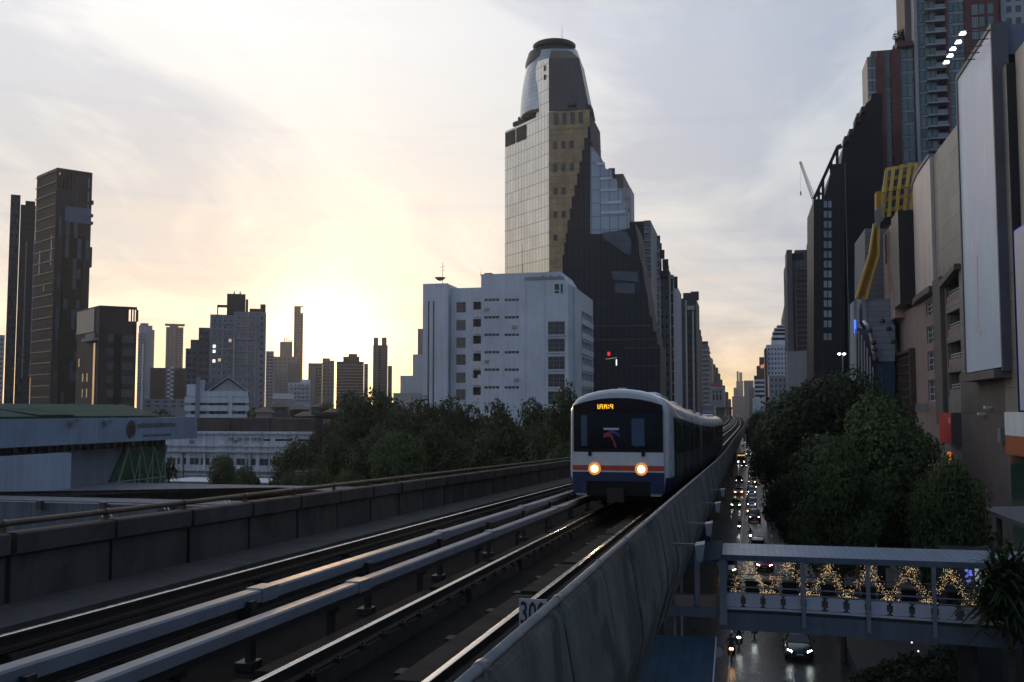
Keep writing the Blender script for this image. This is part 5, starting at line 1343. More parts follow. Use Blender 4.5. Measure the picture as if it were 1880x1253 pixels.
# ------------------------------------------------------------------ shopping mall on the right
XM = 22.0
def X_(px, py, X=XM): return atX(px, py, X)
b = thing('shopping_mall', 'large shopping mall with ribbed pale cladding, brown pilasters and pink lower walls on the right', 'building', (XM, 110, 0))
M_rib = mat('ribbed_cladding', (.66, .58, .56), .42, .25, var=.12, scale=.15, streak=.15, lines=(.55, 60, .03, .7))  # ribbed cladding; its paler pinkish tone also carries the low sun
M_panel = mat('grey_panel', (.26, .245, .235), .45, .2, var=.15, scale=.2, streak=.2, lines=(4.5, 2.3, .05, .55))
M_pil = mat('brown_pilaster', (.11, .098, .088), .6, var=.2, scale=.3, streak=.3)
M_pink = mat('pink_wall', (.25, .185, .17), .75, var=.15, scale=.3, streak=.25)
M_base = mat('brown_wall', (.13, .105, .10), .75, var=.2, scale=.4, streak=.35)
yA = X_(1765, 400).y; yB = X_(1716, 400).y; yC = X_(1669, 450).y; yD = X_(1640, 640).y
zT = X_(1721, 277).z; zM = X_(1716, 527).z
# flat panel wall with a deep column of openings
fP = Face((XM, yA-16), (XM, yB), 0, zT)       # left foot is nearer: face looks at -X when walked from far to near
fP = Face((XM, yB), (XM, yA-16), 0, zT)
def uvP(px, py): q = X_(px, py); return yB-q.y, q.z
ops = []
for py0, py1 in ((505, 553), (571, 615), (628, 672), (684, 728)):
    ops.append((uvP(1738, 600)[0], uvP(1763, 600)[0], uvP(1750, py1)[1], uvP(1750, py0)[1]))
mb = MB(); wall_open(mb, fP, ops, 1.2, 0, 0, 1); mb.box(XM+1.3, XM+30, yA-16, yB, 0, zT-.02)
mb.face([(XM, yA-16, zT), (XM, yB, zT), (XM+30, yB, zT), (XM+30, yA-16, zT)])
mb.face([(XM, yA-16, 0), (XM, yA-16, zT), (XM+30, yA-16, zT), (XM+30, yA-16, 0)])
mb.build('panel_wall', [M_panel, W_black], b)
for o in ops:
    mb = MB(); mb.fbox(fP, o[0]+.05, o[1]-.05, o[2], o[2]+.75, -.5, -.1); mb.build('balcony_front', M_pink, b)
    mb = MB()
    for v in (.95, 1.25): mb.fbox(fP, o[0]+.02, o[1]-.02, o[2]+v, o[2]+v+.07, -.42, -.35)
    for i in range(6): mb.fbox(fP, o[0]+.2+(o[1]-o[0]-.5)*i/5, o[0]+.26+(o[1]-o[0]-.5)*i/5, o[2]+.751, o[2]+1.24, -.40, -.36)
    mb.build('railing', F_white, b)
for o in ops[2:]:
    for dv, w in ((2.55, .8), (2.75, .4)):
        mb = MB(); mb.fbox(fP, o[0]+.5, o[0]+.5+w, o[2]+dv, o[2]+dv+.08, -1.1, -1.0); mb.build('lit_tube', mat('tube_light', (1, 1, 1), .5, var=0, emit=(.95, 1, .95), estr=5, light=False), b)
mb = MB(); mb.fbox(fP, 0.02, uvP(1736, 600)[0], 15, zM+.5, .02, .5); mb.build('pilaster', M_pil, b)
mb = MB(); v0 = uvP(1750, 500)[1]; mb.slab([fP.p(uvP(1735, 520)[0], v0-1.1, .02), fP.p(uvP(1764, 500)[0], v0-.2, .02), fP.p(uvP(1764, 500)[0], v0+.4, .02), fP.p(uvP(1735, 520)[0], v0-.4, .02)], (-.6, 0, 0)); mb.build('opening_hood', M_pil, b)
# ribbed upper volume, slightly bowed
mb = MB(); n = 10; pts = []
for i in range(n+1):
    t_ = i/n; y = yB + .02 + (yC-yB)*t_; pts.append((XM-.35+1.0*t_**3, y))
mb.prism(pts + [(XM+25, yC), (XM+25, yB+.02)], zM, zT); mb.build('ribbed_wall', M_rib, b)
mb = MB()
for i in range(n):
    p, q = pts[i], pts[i+1]; mb.slab([(p[0]-.5, p[1], zM-.7), (q[0]-.5, q[1], zM-.7), (q[0]+.5, q[1], zM-.7), (p[0]+.5, p[1], zM-.7)], (0, 0, .69))
mb.build('cornice', M_pil, b)
mb = MB()
for i in range(n):
    p, q = pts[i], pts[i+1]; mb.slab([(p[0]-.15, p[1], zT+.01), (q[0]-.15, q[1], zT+.01), (q[0]+.5, q[1], zT+.01), (p[0]+.5, p[1], zT+.01)], (0, 0, .35))
mb.build('roof_edge', F_grey, b)
# pink lower wall
fK = Face((XM+.15, yD), (XM+.15, yB+.01), 0, zM-.71)
def uvK(px, py): q = X_(px, py, XM+.15); return yD-q.y, q.z
wops = [(uvK(1701, 600)[0], uvK(1715.5, 600)[0], uvK(1708, p1)[1], uvK(1708, p0)[1]) for p0, p1 in ((552, 578), (599, 630), (645, 682), (698, 737))]
mb = MB(); wall_open(mb, fK, wops, .5, 0, 0, 1); mb.box(XM+.8, XM+25, yB+.02, yD, 0, zM-.72); mb.build('pink_wall', [M_pink, W_black], b)
windows(b, fK, wops, F_white, G_blue, depth=.25, nx=2, ny=3, t=.08)
M_lat = mat('brown_lattice', (.06, .042, .035), .6, var=.2)
ga, gb = uvK(1641, 690), uvK(1680, 690); z0_, z1_ = uvK(1660, 760)[1], uvK(1660, 652)[1]
mb = MB(); mb.fbox(fK, ga[0]+.3, gb[0], z0_, z1_, .02, .15); mb.build('lattice_backing', mat('lattice_backing', (.12, .075, .06), .7), b)
mb = MB()
for i in range(9): mb.fbox(fK, ga[0]+.3+(gb[0]-ga[0]-.5)*i/8, ga[0]+.5+(gb[0]-ga[0]-.5)*i/8, z0_, z1_, .151, .5)
for i in range(8): mb.fbox(fK, ga[0]+.3, gb[0], z0_+(z1_-z0_)*i/7.6, z0_+(z1_-z0_)*i/7.6+.16, .155, .48)
mb.fbox(fK, gb[0]+.01, gb[0]+.6, z0_, z1_+.4, .02, .7); mb.fbox(fK, ga[0]+.3, gb[0]+.005, z1_, z1_+.4, .02, .7)
mb.build('lattice_screen', M_lat, b)
mb = MB(); fG_ = fK
for i in range(18):
    u = uvK(1690, 740)[0] + i*.55
    if u < fK.W-.1: mb.fbox(fK, u, u+.08, X_(1700, 757).z, X_(1700, 741).z, .6, .66)
mb.build('railing', F_grey, b)
# fin with black return and end panel whose pink stands in for low sunlight
xf = atY(1650, 450, yC).x
mb = MB(); yf = atX(1637, 450, xf).y; zf0, zf1 = atX(1650, 560, xf).z, atX(1660, 372, xf).z
mb.box(xf, XM+3, yC+.03, yf, zf0, zf1); mb.m[2] = 1; mb.build('fin_wall', [M_panel, W_black], b)
yg = atX(1617, 500, xf+.2).y
mb = MB(); mb.box(xf+.2, XM+4, yf+.02, yg, X_(1630, 590, xf).z, X_(1625, 424, xf).z); mb.build('end_panel', mat('sunlit_pink_panel', (.62, .46, .40), .35, .3, var=.12, scale=.2, lines=(2, 2.6, .04, .6)), b)
mb = MB(); q = X_(1627, 460, xf+.2); mb.box(xf+.1, xf+.19, q.y-.6, q.y+.4, q.z-2, q.z+2.4); mb.build('slot_window', G_dark, b)
# near end: fin, cream wall, base
xg = 21.4; y2, y3 = atX(1857, 400, xg).y, atX(1834, 400, xg).y
mb = MB(); mb.box(xg, XM+.68, y2, y3, X_(1850, 757, xg).z, atX(1850, 113, xg).z); mb.m[2] = 1; mb.build('fin_wall', [M_panel, W_black], b)
mb = MB(); mb.box(XM+.1, XM+30, 52, y2-.01, X_(1870, 757).z, atX(1872, 84, XM).z); mb.build('cream_wall', mat('cream_wall', (.45, .41, .37), .6, var=.15, scale=.3, streak=.25), b)
mb = MB(); za, zb_ = X_(1800, 757, 21.7).z, X_(1800, 690, 21.7).z; mb.box(21.7, XM-.01, y3+.01, X_(1764, 720, 21.7).y, za, zb_+.6); mb.build('dark_fascia', M_pil, b)
mb = MB(); mb.box(XM-.25, XM-.01, 60, X_(1772, 840).y, 0, za-.01); mb.build('base_wall', M_base, b)
for px, py in ((1818, 748), (1806, 760)):
    q = X_(px, py, XM-.4); mb = MB(); mb.box(XM-.9, XM-.26, q.y-.3, q.y+.3, q.z-.12, q.z+.12); mb.build('floodlight', F_white, b)
q = X_(1841, 800, XM-.3); mb = MB(); mb.box(XM-.6, XM-.26, q.y-.5, q.y+.5, q.z-.6, q.z+.6); mb.build('condenser_unit', F_grey, b)
# teal glass + orange white sign + neon edged panel
mb = MB(); ya_, yb_ = 55, X_(1856, 880, XM-.5).y; mb.box(XM-.5, XM-.251, ya_, yb_, 2, X_(1860, 838, XM-.5).z); mb.build('teal_glass', mat('teal_glass', (.03, .07, .065), .15, var=.2), b)
t = thing('shop_sign', 'white and orange banded sign panel at the right edge above the canopy', 'sign', (XM-.8, 74, 12))
yq = X_(1850, 800, XM-.7).y; zq = [X_(1860, p, XM-.7).z for p in (757, 800, 835)]
mb = MB(); mb.box(XM-.9, XM-.52, 56, yq, zq[1]+.003, zq[0]); mb.build('white_band', W_white, t)
mb = MB(); mb.box(XM-.9, XM-.52, 56, yq, zq[2], zq[1]); mb.build('orange_band', mat('sign_orange', (.42, .12, .05), .5, var=.08), t)
t = thing('sign_panel', 'white vertical sign panel edged with blue light at the right edge of the picture', 'sign', (XM-.6, 78, 20))
yq = X_(1868, 600, XM-1.0).y; z0_, z1_ = X_(1870, 756, XM-1).z, X_(1870, 421, XM-1).z
mb = MB(); mb.box(XM-1.0, XM-.62, 58, yq, z0_+.1, z1_); mb.build('panel', mat('sign_white', (.5, .52, .58), .4, var=.05), t)
mb = MB(); mb.box(XM-1.0, XM-.62, yq+.003, yq+.08, z0_+.1, z1_); mb.box(XM-1.0, XM-.62, 58, yq, z1_+.003, z1_+.1); mb.build('light_edge', mat('blue_edge', (.1, .1, .4), .5, var=0, emit=(.08, .12, 1), estr=.35, light=False), t)
t = thing('red_sign', 'bright red rectangular sign box projecting from the mall above the trees', 'sign', (21, 102, 13))
xs_ = 21.0; ys0, ys1 = atX(1748, 790, xs_).y, atX(1726, 790, xs_).y; zs0_, zs1_ = atX(1748, 816, xs_).z, atX(1748, 758, xs_).z
mb = MB(); mb.box(xs_, atY(1774, 790, ys0).x, ys0, ys1, zs0_, zs1_); mb.build('box', mat('sign_side', (.075, .08, .09), .6), t)
mb = MB(); mb.box(xs_-.08, xs_-.003, ys0+.06, ys1-.06, zs0_+.06, zs1_-.06); mb.build('red_face', mat('sign_red', (.62, .035, .03), .4, var=.05), t)
mb = MB(); mb.box(xs_-.10, xs_-.081, ys0+.5, ys0+1.1, zs1_-1.1, zs1_-.5); mb.build('corner_mark', W_white, t)
t = thing('entrance_canopy', 'pale flat entrance canopy above the pavement at the right edge', 'canopy', (18, 66, 9))
mb = MB(); c0, c1 = atZ(1800, 931, 9.5), atZ(1884, 963, 9.5); mb.slab([(c0.x, c0.y, 9.2), (c1.x, c1.y-6, 9.2), (XM-.26, c1.y-6, 9.2), (XM-.26, c0.y+2, 9.2)], (0, 0, .3)); mb.build('slab', wallm('canopy_grey', (.20, .20, .21)), t)
for y in (c1.y, c0.y-1): 
    mb = MB(); mb.tube([(c0.x+1, y, 0), (c0.x+1, y, 9.19)], .2, 8); mb.build('post', F_grey, t)
mb = MB(); q = X_(1743, 840, 19); mb.box(q.x-.1, q.x+.1, q.y-.4, q.y+.4, q.z-.5, q.z+.5); tag(mb.build('shop_lamp', mat('orange_sign_lamp', (.4, .1, .02), .5, var=0, emit=(1, .25, .03), estr=.6, light=False)), 'small glowing orange shop light among the leaves under the red sign', 'lamp')
# ------------------------------------------------------------------ billboard with floodlights
XB = 20.8
t = thing('billboard', 'huge pale blue poster billboard in a dark frame fixed to the mall front', 'billboard', (XB, 92, 18))
yb0, yb1 = atX(1832, 400, XB).y, atX(1766, 400, XB).y; zb0, zb1 = atX(1780, 684, XB).z, atX(1758, 147, XB).z
M_post = bpy.data.materials.new('poster_print'); M_post.use_nodes = True; g = N(M_post.node_tree); bs = M_post.node_tree.nodes['Principled BSDF']
pos = g.new('ShaderNodeNewGeometry').outputs['Position']
f1 = g.ramp(g.noise(g.mapping(pos, (1, 1, .35)), .28, 3, .5, .8), [(.46, 0.0), (.60, 1.0)]); f2 = g.ramp(g.noise(g.mapping(pos, (1, 1, .25)), .45, 4, .6, .5), [(.56, 0.0), (.72, 1.0)])
c = g.mix(f1, (.52, .58, .78), (.52, .66, .78)); c = g.mix(g.math('MULTIPLY', f2, .85), c, (.86, .80, .76)); g.l(c, bs.inputs['Base Color']); bs.inputs['Roughness'].default_value = .35
mb = MB(); mb.box(XB, XB+.5, yb0, yb1, zb0, zb1); mb.build('poster', M_post, t)
mb = MB(); e = .35
mb.box(XB-.12, XB+1.15, yb1+.003, yb1+e, zb0-e, zb1+e); mb.box(XB-.12, XB+1.15, yb0-e, yb0-.003, zb0-e, zb1+e)
mb.box(XB-.12, XB+1.15, yb0, yb1, zb1+.003, zb1+e); mb.box(XB+.501, XB+1.15, yb0, yb1, zb0, zb1); mb.build('frame', mat('billboard_frame', (.10, .105, .12), .5, var=.2), t)
mb = MB(); mb.box(XB-.7, XB+1.15, yb0, yb1, zb0-.9, zb0-.2); mb.build('sill', M_base, t)
mb = MB(); mb.box(XB+1.16, XB+14, yb0+.3, yb1, zT+.3, zb1+.3); mb.build('backing_block', wallm('billboard_back', (.20, .24, .31), lines=(3, 3, .04, .7)), t)
mb = MB(); px_ = [X_(1792, 520, XB-.01), X_(1792, 600, XB-.01)]
mb.slab([X_(1792, 470, XB-.01), X_(1794, 470, XB-.01), X_(1796, 590, XB-.01), X_(1803, 608, XB-.01), X_(1800, 616, XB-.01), X_(1791, 612, XB-.01), X_(1789, 600, XB-.01), X_(1792, 580, XB-.01)], (-.02, 0, 0)); mb.build('poster_streak', mat('poster_pale', (.58, .60, .66), .35), t)
M_fl = mat('floodlight_glow', (1, 1, 1), .5, var=0, emit=(.92, .97, 1), estr=7)
for i, (px, py) in enumerate(((1768, 62), (1760, 78), (1750, 90.5), (1745, 103), (1738, 115))):
    y = [82.6, 84.4, 86.4, 87.9, 89.4][i]; q = atX(px, py, 18.3)
    t = thing('floodlight', ['floodlight nearest the top of the frame in the row before the billboard', 'second floodlight from the top in the row before the billboard', 'middle floodlight of the five before the billboard', 'fourth floodlight from the top in the row before the billboard', 'lowest floodlight of the five before the billboard'][i], 'lamp', q, 'billboard floodlights on arms')
    mb = MB(); mb.bar((q.x+.25, q.y, q.z+.1), (XB-.13, q.y, q.z+.1), .07, .07); mb.build('arm', F_dark, t)
    mb = MB(); mb.box(q.x-.30, q.x+.24, q.y-.35, q.y+.35, q.z-.02, q.z+.12); mb.build('lamp_body', F_grey, t)
    mb = MB(); mb.box(q.x-.26, q.x+.2, q.y-.22, q.y+.22, q.z-.05, q.z-.021); mb.box(q.x-.22, q.x+.12, q.y-.351-.02, q.y-.351, q.z-.01, q.z+.05); mb.build('lens', M_fl, t)
# ------------------------------------------------------------------ yellow frame building beyond the mall
b = thing('cinema_building', 'blue grey building with a curved row of lamps and big yellow ribs on its roof', 'building', (19, 155, 0))
M_yel = mat('yellow_paint', (.60, .40, .06), .5, var=.15, scale=.5, streak=.2); M_yd = mat('yellow_inner', (.45, .24, .025), .6, var=.2)
Yq = 150
def Q(px, py, Y=Yq): return atY(px, py, Y)
def poly(name, pts, Y, dep, m, side=None): 
    mb = MB(); mb.slab([Q(px, py, Y) for px, py in pts], (0, dep, 0)); return mb.build(name, m, b)
poly('rear_wall', [(1588, 420), (1640, 420), (1640, 760), (1588, 760)], Yq+6, 14, mat('siding_grey', (.17, .19, .22), .6, var=.15, lines=(40, .8, .06, .6)))
poly('rib_panel', [(1606, 412), (1613, 412), (1612, 470), (1597, 520), (1588, 549), (1572, 547), (1590, 492), (1598, 466)], Yq+1, 1.2, M_yd)
poly('yellow_rib', [(1604, 410), (1607, 410), (1599, 468), (1591, 494), (1575, 548), (1571, 546), (1588, 491), (1596, 464)], Yq-.4, 1.2, M_yel)
poly('yellow_rib', [(1611, 408), (1616, 408), (1615, 468), (1600, 520), (1592, 551), (1587, 550), (1597, 514), (1611, 466)], Yq-.4, 1.2, M_yel)
poly('end_panel_yellow', [(1609, 352), (1619, 350), (1618, 384), (1609, 386)], Yq, 2, M_yd)
# crown: barrel of beams
for i, (xa, xb, ya, yb) in enumerate([(1628, 1619, 312, 398), (1641, 1632, 308, 398), (1656, 1646, 304, 396), (1671, 1660, 301, 390), (1684, 1672, 303, 384)]):
    mb = MB(); mb.bar(Q(xa, ya), Q((xa+xb)/2-1.5, (ya+yb)/2, Yq-.8), .42, .6); mb.bar(Q((xa+xb)/2-1.5, (ya+yb)/2, Yq-.8), Q(xb, yb), .42, .6); mb.build('crown_rib', M_yel, b)
for i, (ya, yb, xa, xb) in enumerate([(312, 302, 1627, 1685), (330, 320, 1625, 1682), (349, 340, 1622, 1678), (368, 358, 1620, 1674), (388, 378, 1619, 1671)]):
    mb = MB(); mb.bar(Q(xa, ya, Yq+.5), Q(xb, yb, Yq+.5), .35, .5); mb.build('crown_beam', M_yel, b)
poly('crown_core', [(1632, 322), (1672, 314), (1662, 392), (1624, 400)], Yq+4, 8, W_dark)
poly('grey_block', [(1589, 553), (1641, 546), (1641, 603), (1594, 606)], Yq+.2, 5, mat('siding_blue', (.22, .25, .30), .6, var=.15, lines=(60, .75, .05, .6)))
poly('corner_tower', [(1567, 553), (1573, 551), (1575, 705), (1568, 705)], Yq, 5, W_blue); poly('corner_tower', [(1583, 545), (1590, 545), (1592, 604), (1584, 590)], Yq, 4, W_blue)
poly('sloped_siding', [(1594, 602), (1643, 596), (1643, 664), (1606, 664), (1604, 630)], Yq-.2, 4, mat('siding_pale', (.30, .36, .44), .5, var=.12, lines=(60, .9, .06, .55)))
poly('blue_glazing', [(1606, 665.5), (1643, 665.5), (1643, 760), (1607, 760)], Yq-.2, 3, mat('blue_glazing', (.03, .085, .15), .25, var=.25, lines=(2.2, 40, .06, .5)))
for i in range(7):
    xa = 1570 + i*5.2; ya = 604 + (i**1.7)*3.3
    poly('vertical_fin', [(xa, ya), (xa+2.6, ya+1), (xa+3.4, 760), (xa+1, 760)], Yq-.9, 1.2, W_pale)
poly('fin_backing', [(1568, 600), (1592, 606), (1603, 632), (1606, 664), (1606, 760), (1569, 760)], Yq+.4, 3, W_mid)
mb = MB(); mb.tube([Q(x, y, Yq-1.3) for x, y in ((1586, 588), (1592, 598), (1597, 612), (1601, 628), (1604, 646), (1607, 664))], .32, 8); mb.build('light_tube', mat('steel_tube', (.5, .52, .55), .25, .8, var=.1), b, True)
for x, y in ((1597, 607), (1604, 630), (1606, 642), (1608, 661), (1640, 628), (1620, 590), (1632, 604)):
    q = Q(x, y, Yq-1.6); mb = MB(); mb.lathe([(.05, -.35), (.35, -.25), (.4, 0), (.3, .3), (.05, .35)], tuple(q), 10); mb.build('spot_lamp', F_dark, b, True)
q = Q(1570, 600, Yq-.3); mb = MB(); mb.box(q.x-.12, q.x+.12, Yq-.3, Yq-.05, Q(1570, 613).z, Q(1570, 588).z); mb.build('blue_light_strip', mat('blue_neon', (.05, .1, .5), .5, var=0, emit=(.05, .15, 1), estr=2.0, light=False), b)
for px, py in ((1612, 400), (1616, 392), (1608, 404)):
    q = Q(px, py, Yq-.6); mb = MB(); mb.bar((q.x, Yq-.6, q.z-1.2), (q.x, Yq-.6, q.z+1.4), .25, .25); mb.build('rooftop_antenna', W_grey, b)

# ------------------------------------------------------------------ condominium towers behind the mall
def fblock(par, pts_px, Y, m, name, dep=14, z0=0.0):
    """box facing the camera between px0 and px1 at depth Y, top at py"""
    (p0, p1, py) = pts_px; pm = (max(py, 0)+HOR)/2; x0, x1 = hx(p0, Y, pm), hx(p1, Y, pm); z1 = hz((p0+p1)/2, py, Y)
    mb = MB(); mb.box(x0, x1, Y, Y+dep, z0, z1); o = mb.build(name, m, par); k = Blk(); k.fc = Face((x0, Y), (x1, Y), 0, z1); k.z1 = z1; k.r = Y; k.n = Vector((0, 1)); k.o = o; return k
W_red = wallm('wall_red', (.15, .05, .045)); W_slab = wallm('slab_white', (.42, .44, .47))
Yc = 240
def glass_col(par, p0, p1, py, pyb, nfl, Y=Yc, bay=2, lit=None):
    k = fblock(par, (p0, p1, py), Y, W_slab, 'glazed_bay', 10); v0 = k.fc.H*0 + hz((p0+p1)/2, pyb, Y); dv = (k.fc.H-v0)/nfl
    ops = [(.12+(k.fc.W-.24)*i/bay+.05, .12+(k.fc.W-.24)*(i+1)/bay-.05, v0+dv*j+.55, v0+dv*(j+1)-.05) for j in reversed(range(nfl)) for i in range(bay)]
    windows(par, k.fc, ops, F_dark, G_teal, t=.08, alt=[G_pale, G_blue, glassm('window_teal_pale', (.10, .17, .16))], depth=-.03)
    return k
b = thing('apartment_tower', 'shorter red and teal glass condominium with a roof garden behind the mall', 'tower', (hx(1645, Yc), Yc, 0))
for a, c, py, bay in ((1600, 1617, 104, 2), (1632.5, 1644, 96, 1), (1661, 1686, 88, 2)): glass_col(b, a, c, py, 420, 14, bay=bay)
for a, c, py in ((1617.2, 1632.3, 94), (1644.2, 1660.8, 90)): fblock(b, (a, c, py), Yc-1.2, W_red, 'red_pier', 11)
fblock(b, (1686.2, 1692, 80), Yc-.6, wallm('wall_dark_red', (.045, .022, .022)), 'red_pier', 11)
k = fblock(b, (1656, 1686, 75), Yc-1.4, W_red, 'red_lintel', 3, z0=hz(1670, 88, Yc)+.01)
k = fblock(b, (1608, 1656, 92), Yc+1, W_mid, 'roof_edge', 8, z0=hz(1630, 100, Yc))
b = thing('apartment_tower', 'tallest condominium with stacked white balconies, cut off by the top of the picture', 'tower', (hx(1760, Yc), Yc, 0))
fblock(b, (1687.5, 1693.5, -60), Yc-1.5, W_pale, 'white_edge', 12); fblock(b, (1671, 1687.3, -60), Yc+2, W_mid, 'rear_flank', 12)
k = glass_col(b, 1694, 1727, -60, 300, 17, bay=3)
kb = fblock(b, (1727.2, 1746, -60), Yc+1.5, W_dark, 'balcony_recess', 8); v0 = hz(1735, 300, Yc); dv = (kb.fc.H-v0)/17
for j in range(17):
    mb = MB(); mb.fbox(kb.fc, -2.5, kb.fc.W*.9, v0+dv*j, v0+dv*j+.35, .02, 2.6+.4*(j % 2)); mb.build('balcony_slab', W_slab, b)
    mb = MB(); mb.fbox(kb.fc, -.6, kb.fc.W*.9, v0+dv*j+.351, v0+dv*j+1.3, 2.45, 2.55); mb.build('balcony_rail', G_pale, b)
fblock(b, (1746.2, 1750, -60), Yc-1.2, W_red, 'red_edge', 10)
glass_col(b, 1750.2, 1782, -60, 260, 15, bay=3)
k = fblock(b, (1782.2, 1846, -60), Yc-.8, W_red, 'red_wall', 12); 
windows(b, k.fc, [(k.fc.W*u, k.fc.W*(u+.16), hz(1800, py+9, Yc), hz(1800, py-9, Yc)) for u in (.22, .42, .68) for py in (-10, 20, 43, 66)], F_white, G_teal, nx=2)
k = fblock(b, (1850, 1900, -60), Yc+1, W_pale, 'white_wall', 10); windows(b, k.fc, [(k.fc.W*u, k.fc.W*(u+.2), hz(1860, py+6, Yc), hz(1860, py-6, Yc)) for u in (.2, .55) for py in (-6, 14, 36)], F_white, G_blue)
# ------------------------------------------------------------------ black tower and neighbours along the right street side
b = thing('office_tower', 'black tower with a slanted open framed top and two columns of pale windows', 'tower', (hx(1525, 200), 200, 0))
Yk = 200
def K(px, py, Y=Yk): return atY(px, py, Y)
M_blk = mat('black_cladding', (.018, .021, .026), .5, 0, spec=.2, var=.2, scale=.2, lines=(1.6, 3.4, .05, .6))
mb = MB(); mb.slab([K(1494, 366), K(1512, 366), K(1530, 302), K(1551, 300), K(1551, 760), K(1494, 760)][::1], (0, 20, 0)); mb.build('wall', M_blk, b)
mb = MB(); mb.bar(K(1494.5, 366, Yk+.3), K(1537, 272, Yk+.3), .9, .6); mb.build('slanted_beam', M_blk, b)
for a, y0_, y1_ in ((1503, 366, 348), (1511, 366, 330), (1526, 318, 298), (1537, 302, 272)):
    mb = MB(); mb.bar(K(a, y0_, Yk+.3), K(a, y1_, Yk+.3), .5, .5); mb.build('frame_post', M_blk, b)
mb = MB(); mb.bar(K(1497, 356, Yk+.3), K(1512, 356, Yk+.3), .4, .4); mb.bar(K(1522, 305, Yk+.3), K(1538, 303, Yk+.3), .4, .4); mb.bar(K(1537, 272, Yk+.3), K(1545, 268, Yk+.3), .8, .8); mb.build('frame_rail', M_blk, b)
mb = MB(); mb.slab([K(1530.5, 301.5, Yk+1), K(1530.5, 301.5, Yk+1), K(1551, 268, Yk+1), K(1551, 299.5, Yk+1)], (0, 12, 0)); 
mb = MB(); q0, q1 = K(1551.2, 300), K(1556, 760); mb.box(q0.x, K(1555.5, 500).x, Yk-.5, Yk+8, 0, q0.z); mb.build('pale_edge_strip', W_blue, b)
fk = Face((K(1494, 500).x, Yk), (K(1551, 500).x, Yk), 0, K(1500, 366).z)
wl = []
for j, py in enumerate([375, 393.5, 412, 430, 449, 467, 485, 503, 521.5, 540, 557, 576, 594.5, 618]):
    for px in (1515.5, 1523.5): q = K(px, py); wl.append((q.x-fk.a.x-.36, q.x-fk.a.x+.36, q.z-.75, q.z+.65))
windows(b, fk, wl, F_dark, mat('window_sky_pale', (.30, .33, .36), .3, var=.3, scale=.15), t=.06, depth=-.02)
for px in (1505, 1539):
    mb = MB(); q = K(px, 400); mb.box(q.x-.15, q.x+.15, Yk-.2, Yk-.003, 20, K(px, 372).z); mb.build('facade_groove', W_black, b)
b = thing('office_tower', 'massive dark tower with jagged stepped outline between black tower and red condominium', 'tower', (hx(1580, 215), 215, 0))
Yn = 215
mb = MB(); prof = [(1544, 300), (1548, 268), (1556, 264), (1558, 247), (1567, 243), (1569, 226), (1578, 222), (1580, 206), (1587, 202), (1590, 190), (1598, 184), (1600, 172), (1620, 172), (1620, 760), (1546, 760)]
mb.slab([K(px, py, Yn) for px, py in prof], (0, 25, 0)); mb.build('wall', mat('dark_curtain', (.012, .014, .017), .5, 0, spec=.2, var=.3, scale=.1, lines=(2.0, 3.2, .05, .55)), b)
for a, c, py, d in ((1549, 1558, 259, 3), (1558, 1567, 246, 4), (1569, 1579, 225, 3), (1580, 1587, 205, 3), (1572, 1577, 217, 6)):
    q0, q1 = K(a, py, Yn), K(c, py, Yn); mb = MB(); mb.box(q0.x, q1.x, Yn-1.5, Yn+d, q0.z-.5, q0.z+.6); mb.build('terrace_slab', W_dark, b)
mb = MB(); q = K(1584, 190, Yn+2)
t = b
b = thing('apartment_tower', 'dark slab tower with bronze strip beside the black tower', 'tower', (hx(1470, 270), 270, 0))
k = fblock(b, (1447, 1494, 478, ), 270, W_mid, 'wall', 20); k2 = fblock(b, (1447, 1457, 459), 269, W_mid, 'edge_wall', 10); fblock(b, (1462, 1494, 459), 274, W_mid, 'upper_wall', 10); fblock(b, (1487, 1497, 443), 278, W_mid, 'roof_room', 8); fblock(b, (1456, 1478, 465), 273, W_dark, 'roof_room', 6)
sgrid(b, k.fc, hz(1470, 645, 270), 4, 17, G_grey, F_dark, .6, .4, .40, .98, .02)
mb = MB(); mb.fbox(k.fc, k.fc.W*.30, k.fc.W*.36, hz(1470, 640, 270), k.fc.H*.86, .02, .5); mb.build('bronze_strip', M_bro, b)
sbands(b, k.fc, hz(1470, 645, 270), 17, W_grey, .6, .10, .38, 1, 'floor_slab')
kp = fblock(b, (1446, 1482, 645), 262, W_pale, 'podium', 8); 
b = thing('tower_crane', 'slender grey tower crane jib leaning left above the black tower', 'crane', (hx(1494, 420), 420, 0))
Yj = 420; p, q = atY(1496, 372, Yj), atY(1469, 297, Yj); mb = MB()
n = 14; off = [Vector((.7, 0, .25)), Vector((-.7, 0, -.25)), Vector((0, 1, .4))]
for o in off: mb.bar(p+o, q+o*.5, .22, .22)
for i in range(n):
    a_, c_ = p.lerp(q, i/n), p.lerp(q, (i+1)/n)
    mb.bar(a_+off[0]*(1-.5*i/n), c_+off[1]*(1-.5*i/n), .14, .14); mb.bar(a_+off[1]*(1-.5*i/n), c_+off[2]*(1-.5*i/n), .14, .14)
mb.build('jib', mat('crane_grey', (.22, .22, .24), .6), b)
h0, h1 = atY(1469.5, 299, Yj), atY(1470, 352, Yj); mb = MB(); mb.bar(h0, h1, .06, .06); mb.bar(h1, h1+Vector((0, 0, -1.6)), .5, .5); mb.build('hook_line', F_dark, b)
mb = MB(); m0 = atY(1500, 380, Yj); mb.bar((m0.x, Yj, 0), (m0.x, Yj, p.z), 1.6, 1.6); mb.build('mast', F_dark, b)
b = thing('apartment_tower', 'white tower with small windows and rounded banded top, right of the street end', 'tower', (hx(1427, 420), 420, 0))
k = fblock(b, (1408, 1447, 633), 420, W_white, 'wall', 16); sgrid(b, k.fc, hz(1427, 725, 420), 6, 10, G_dark, F_grey, .45, .45)
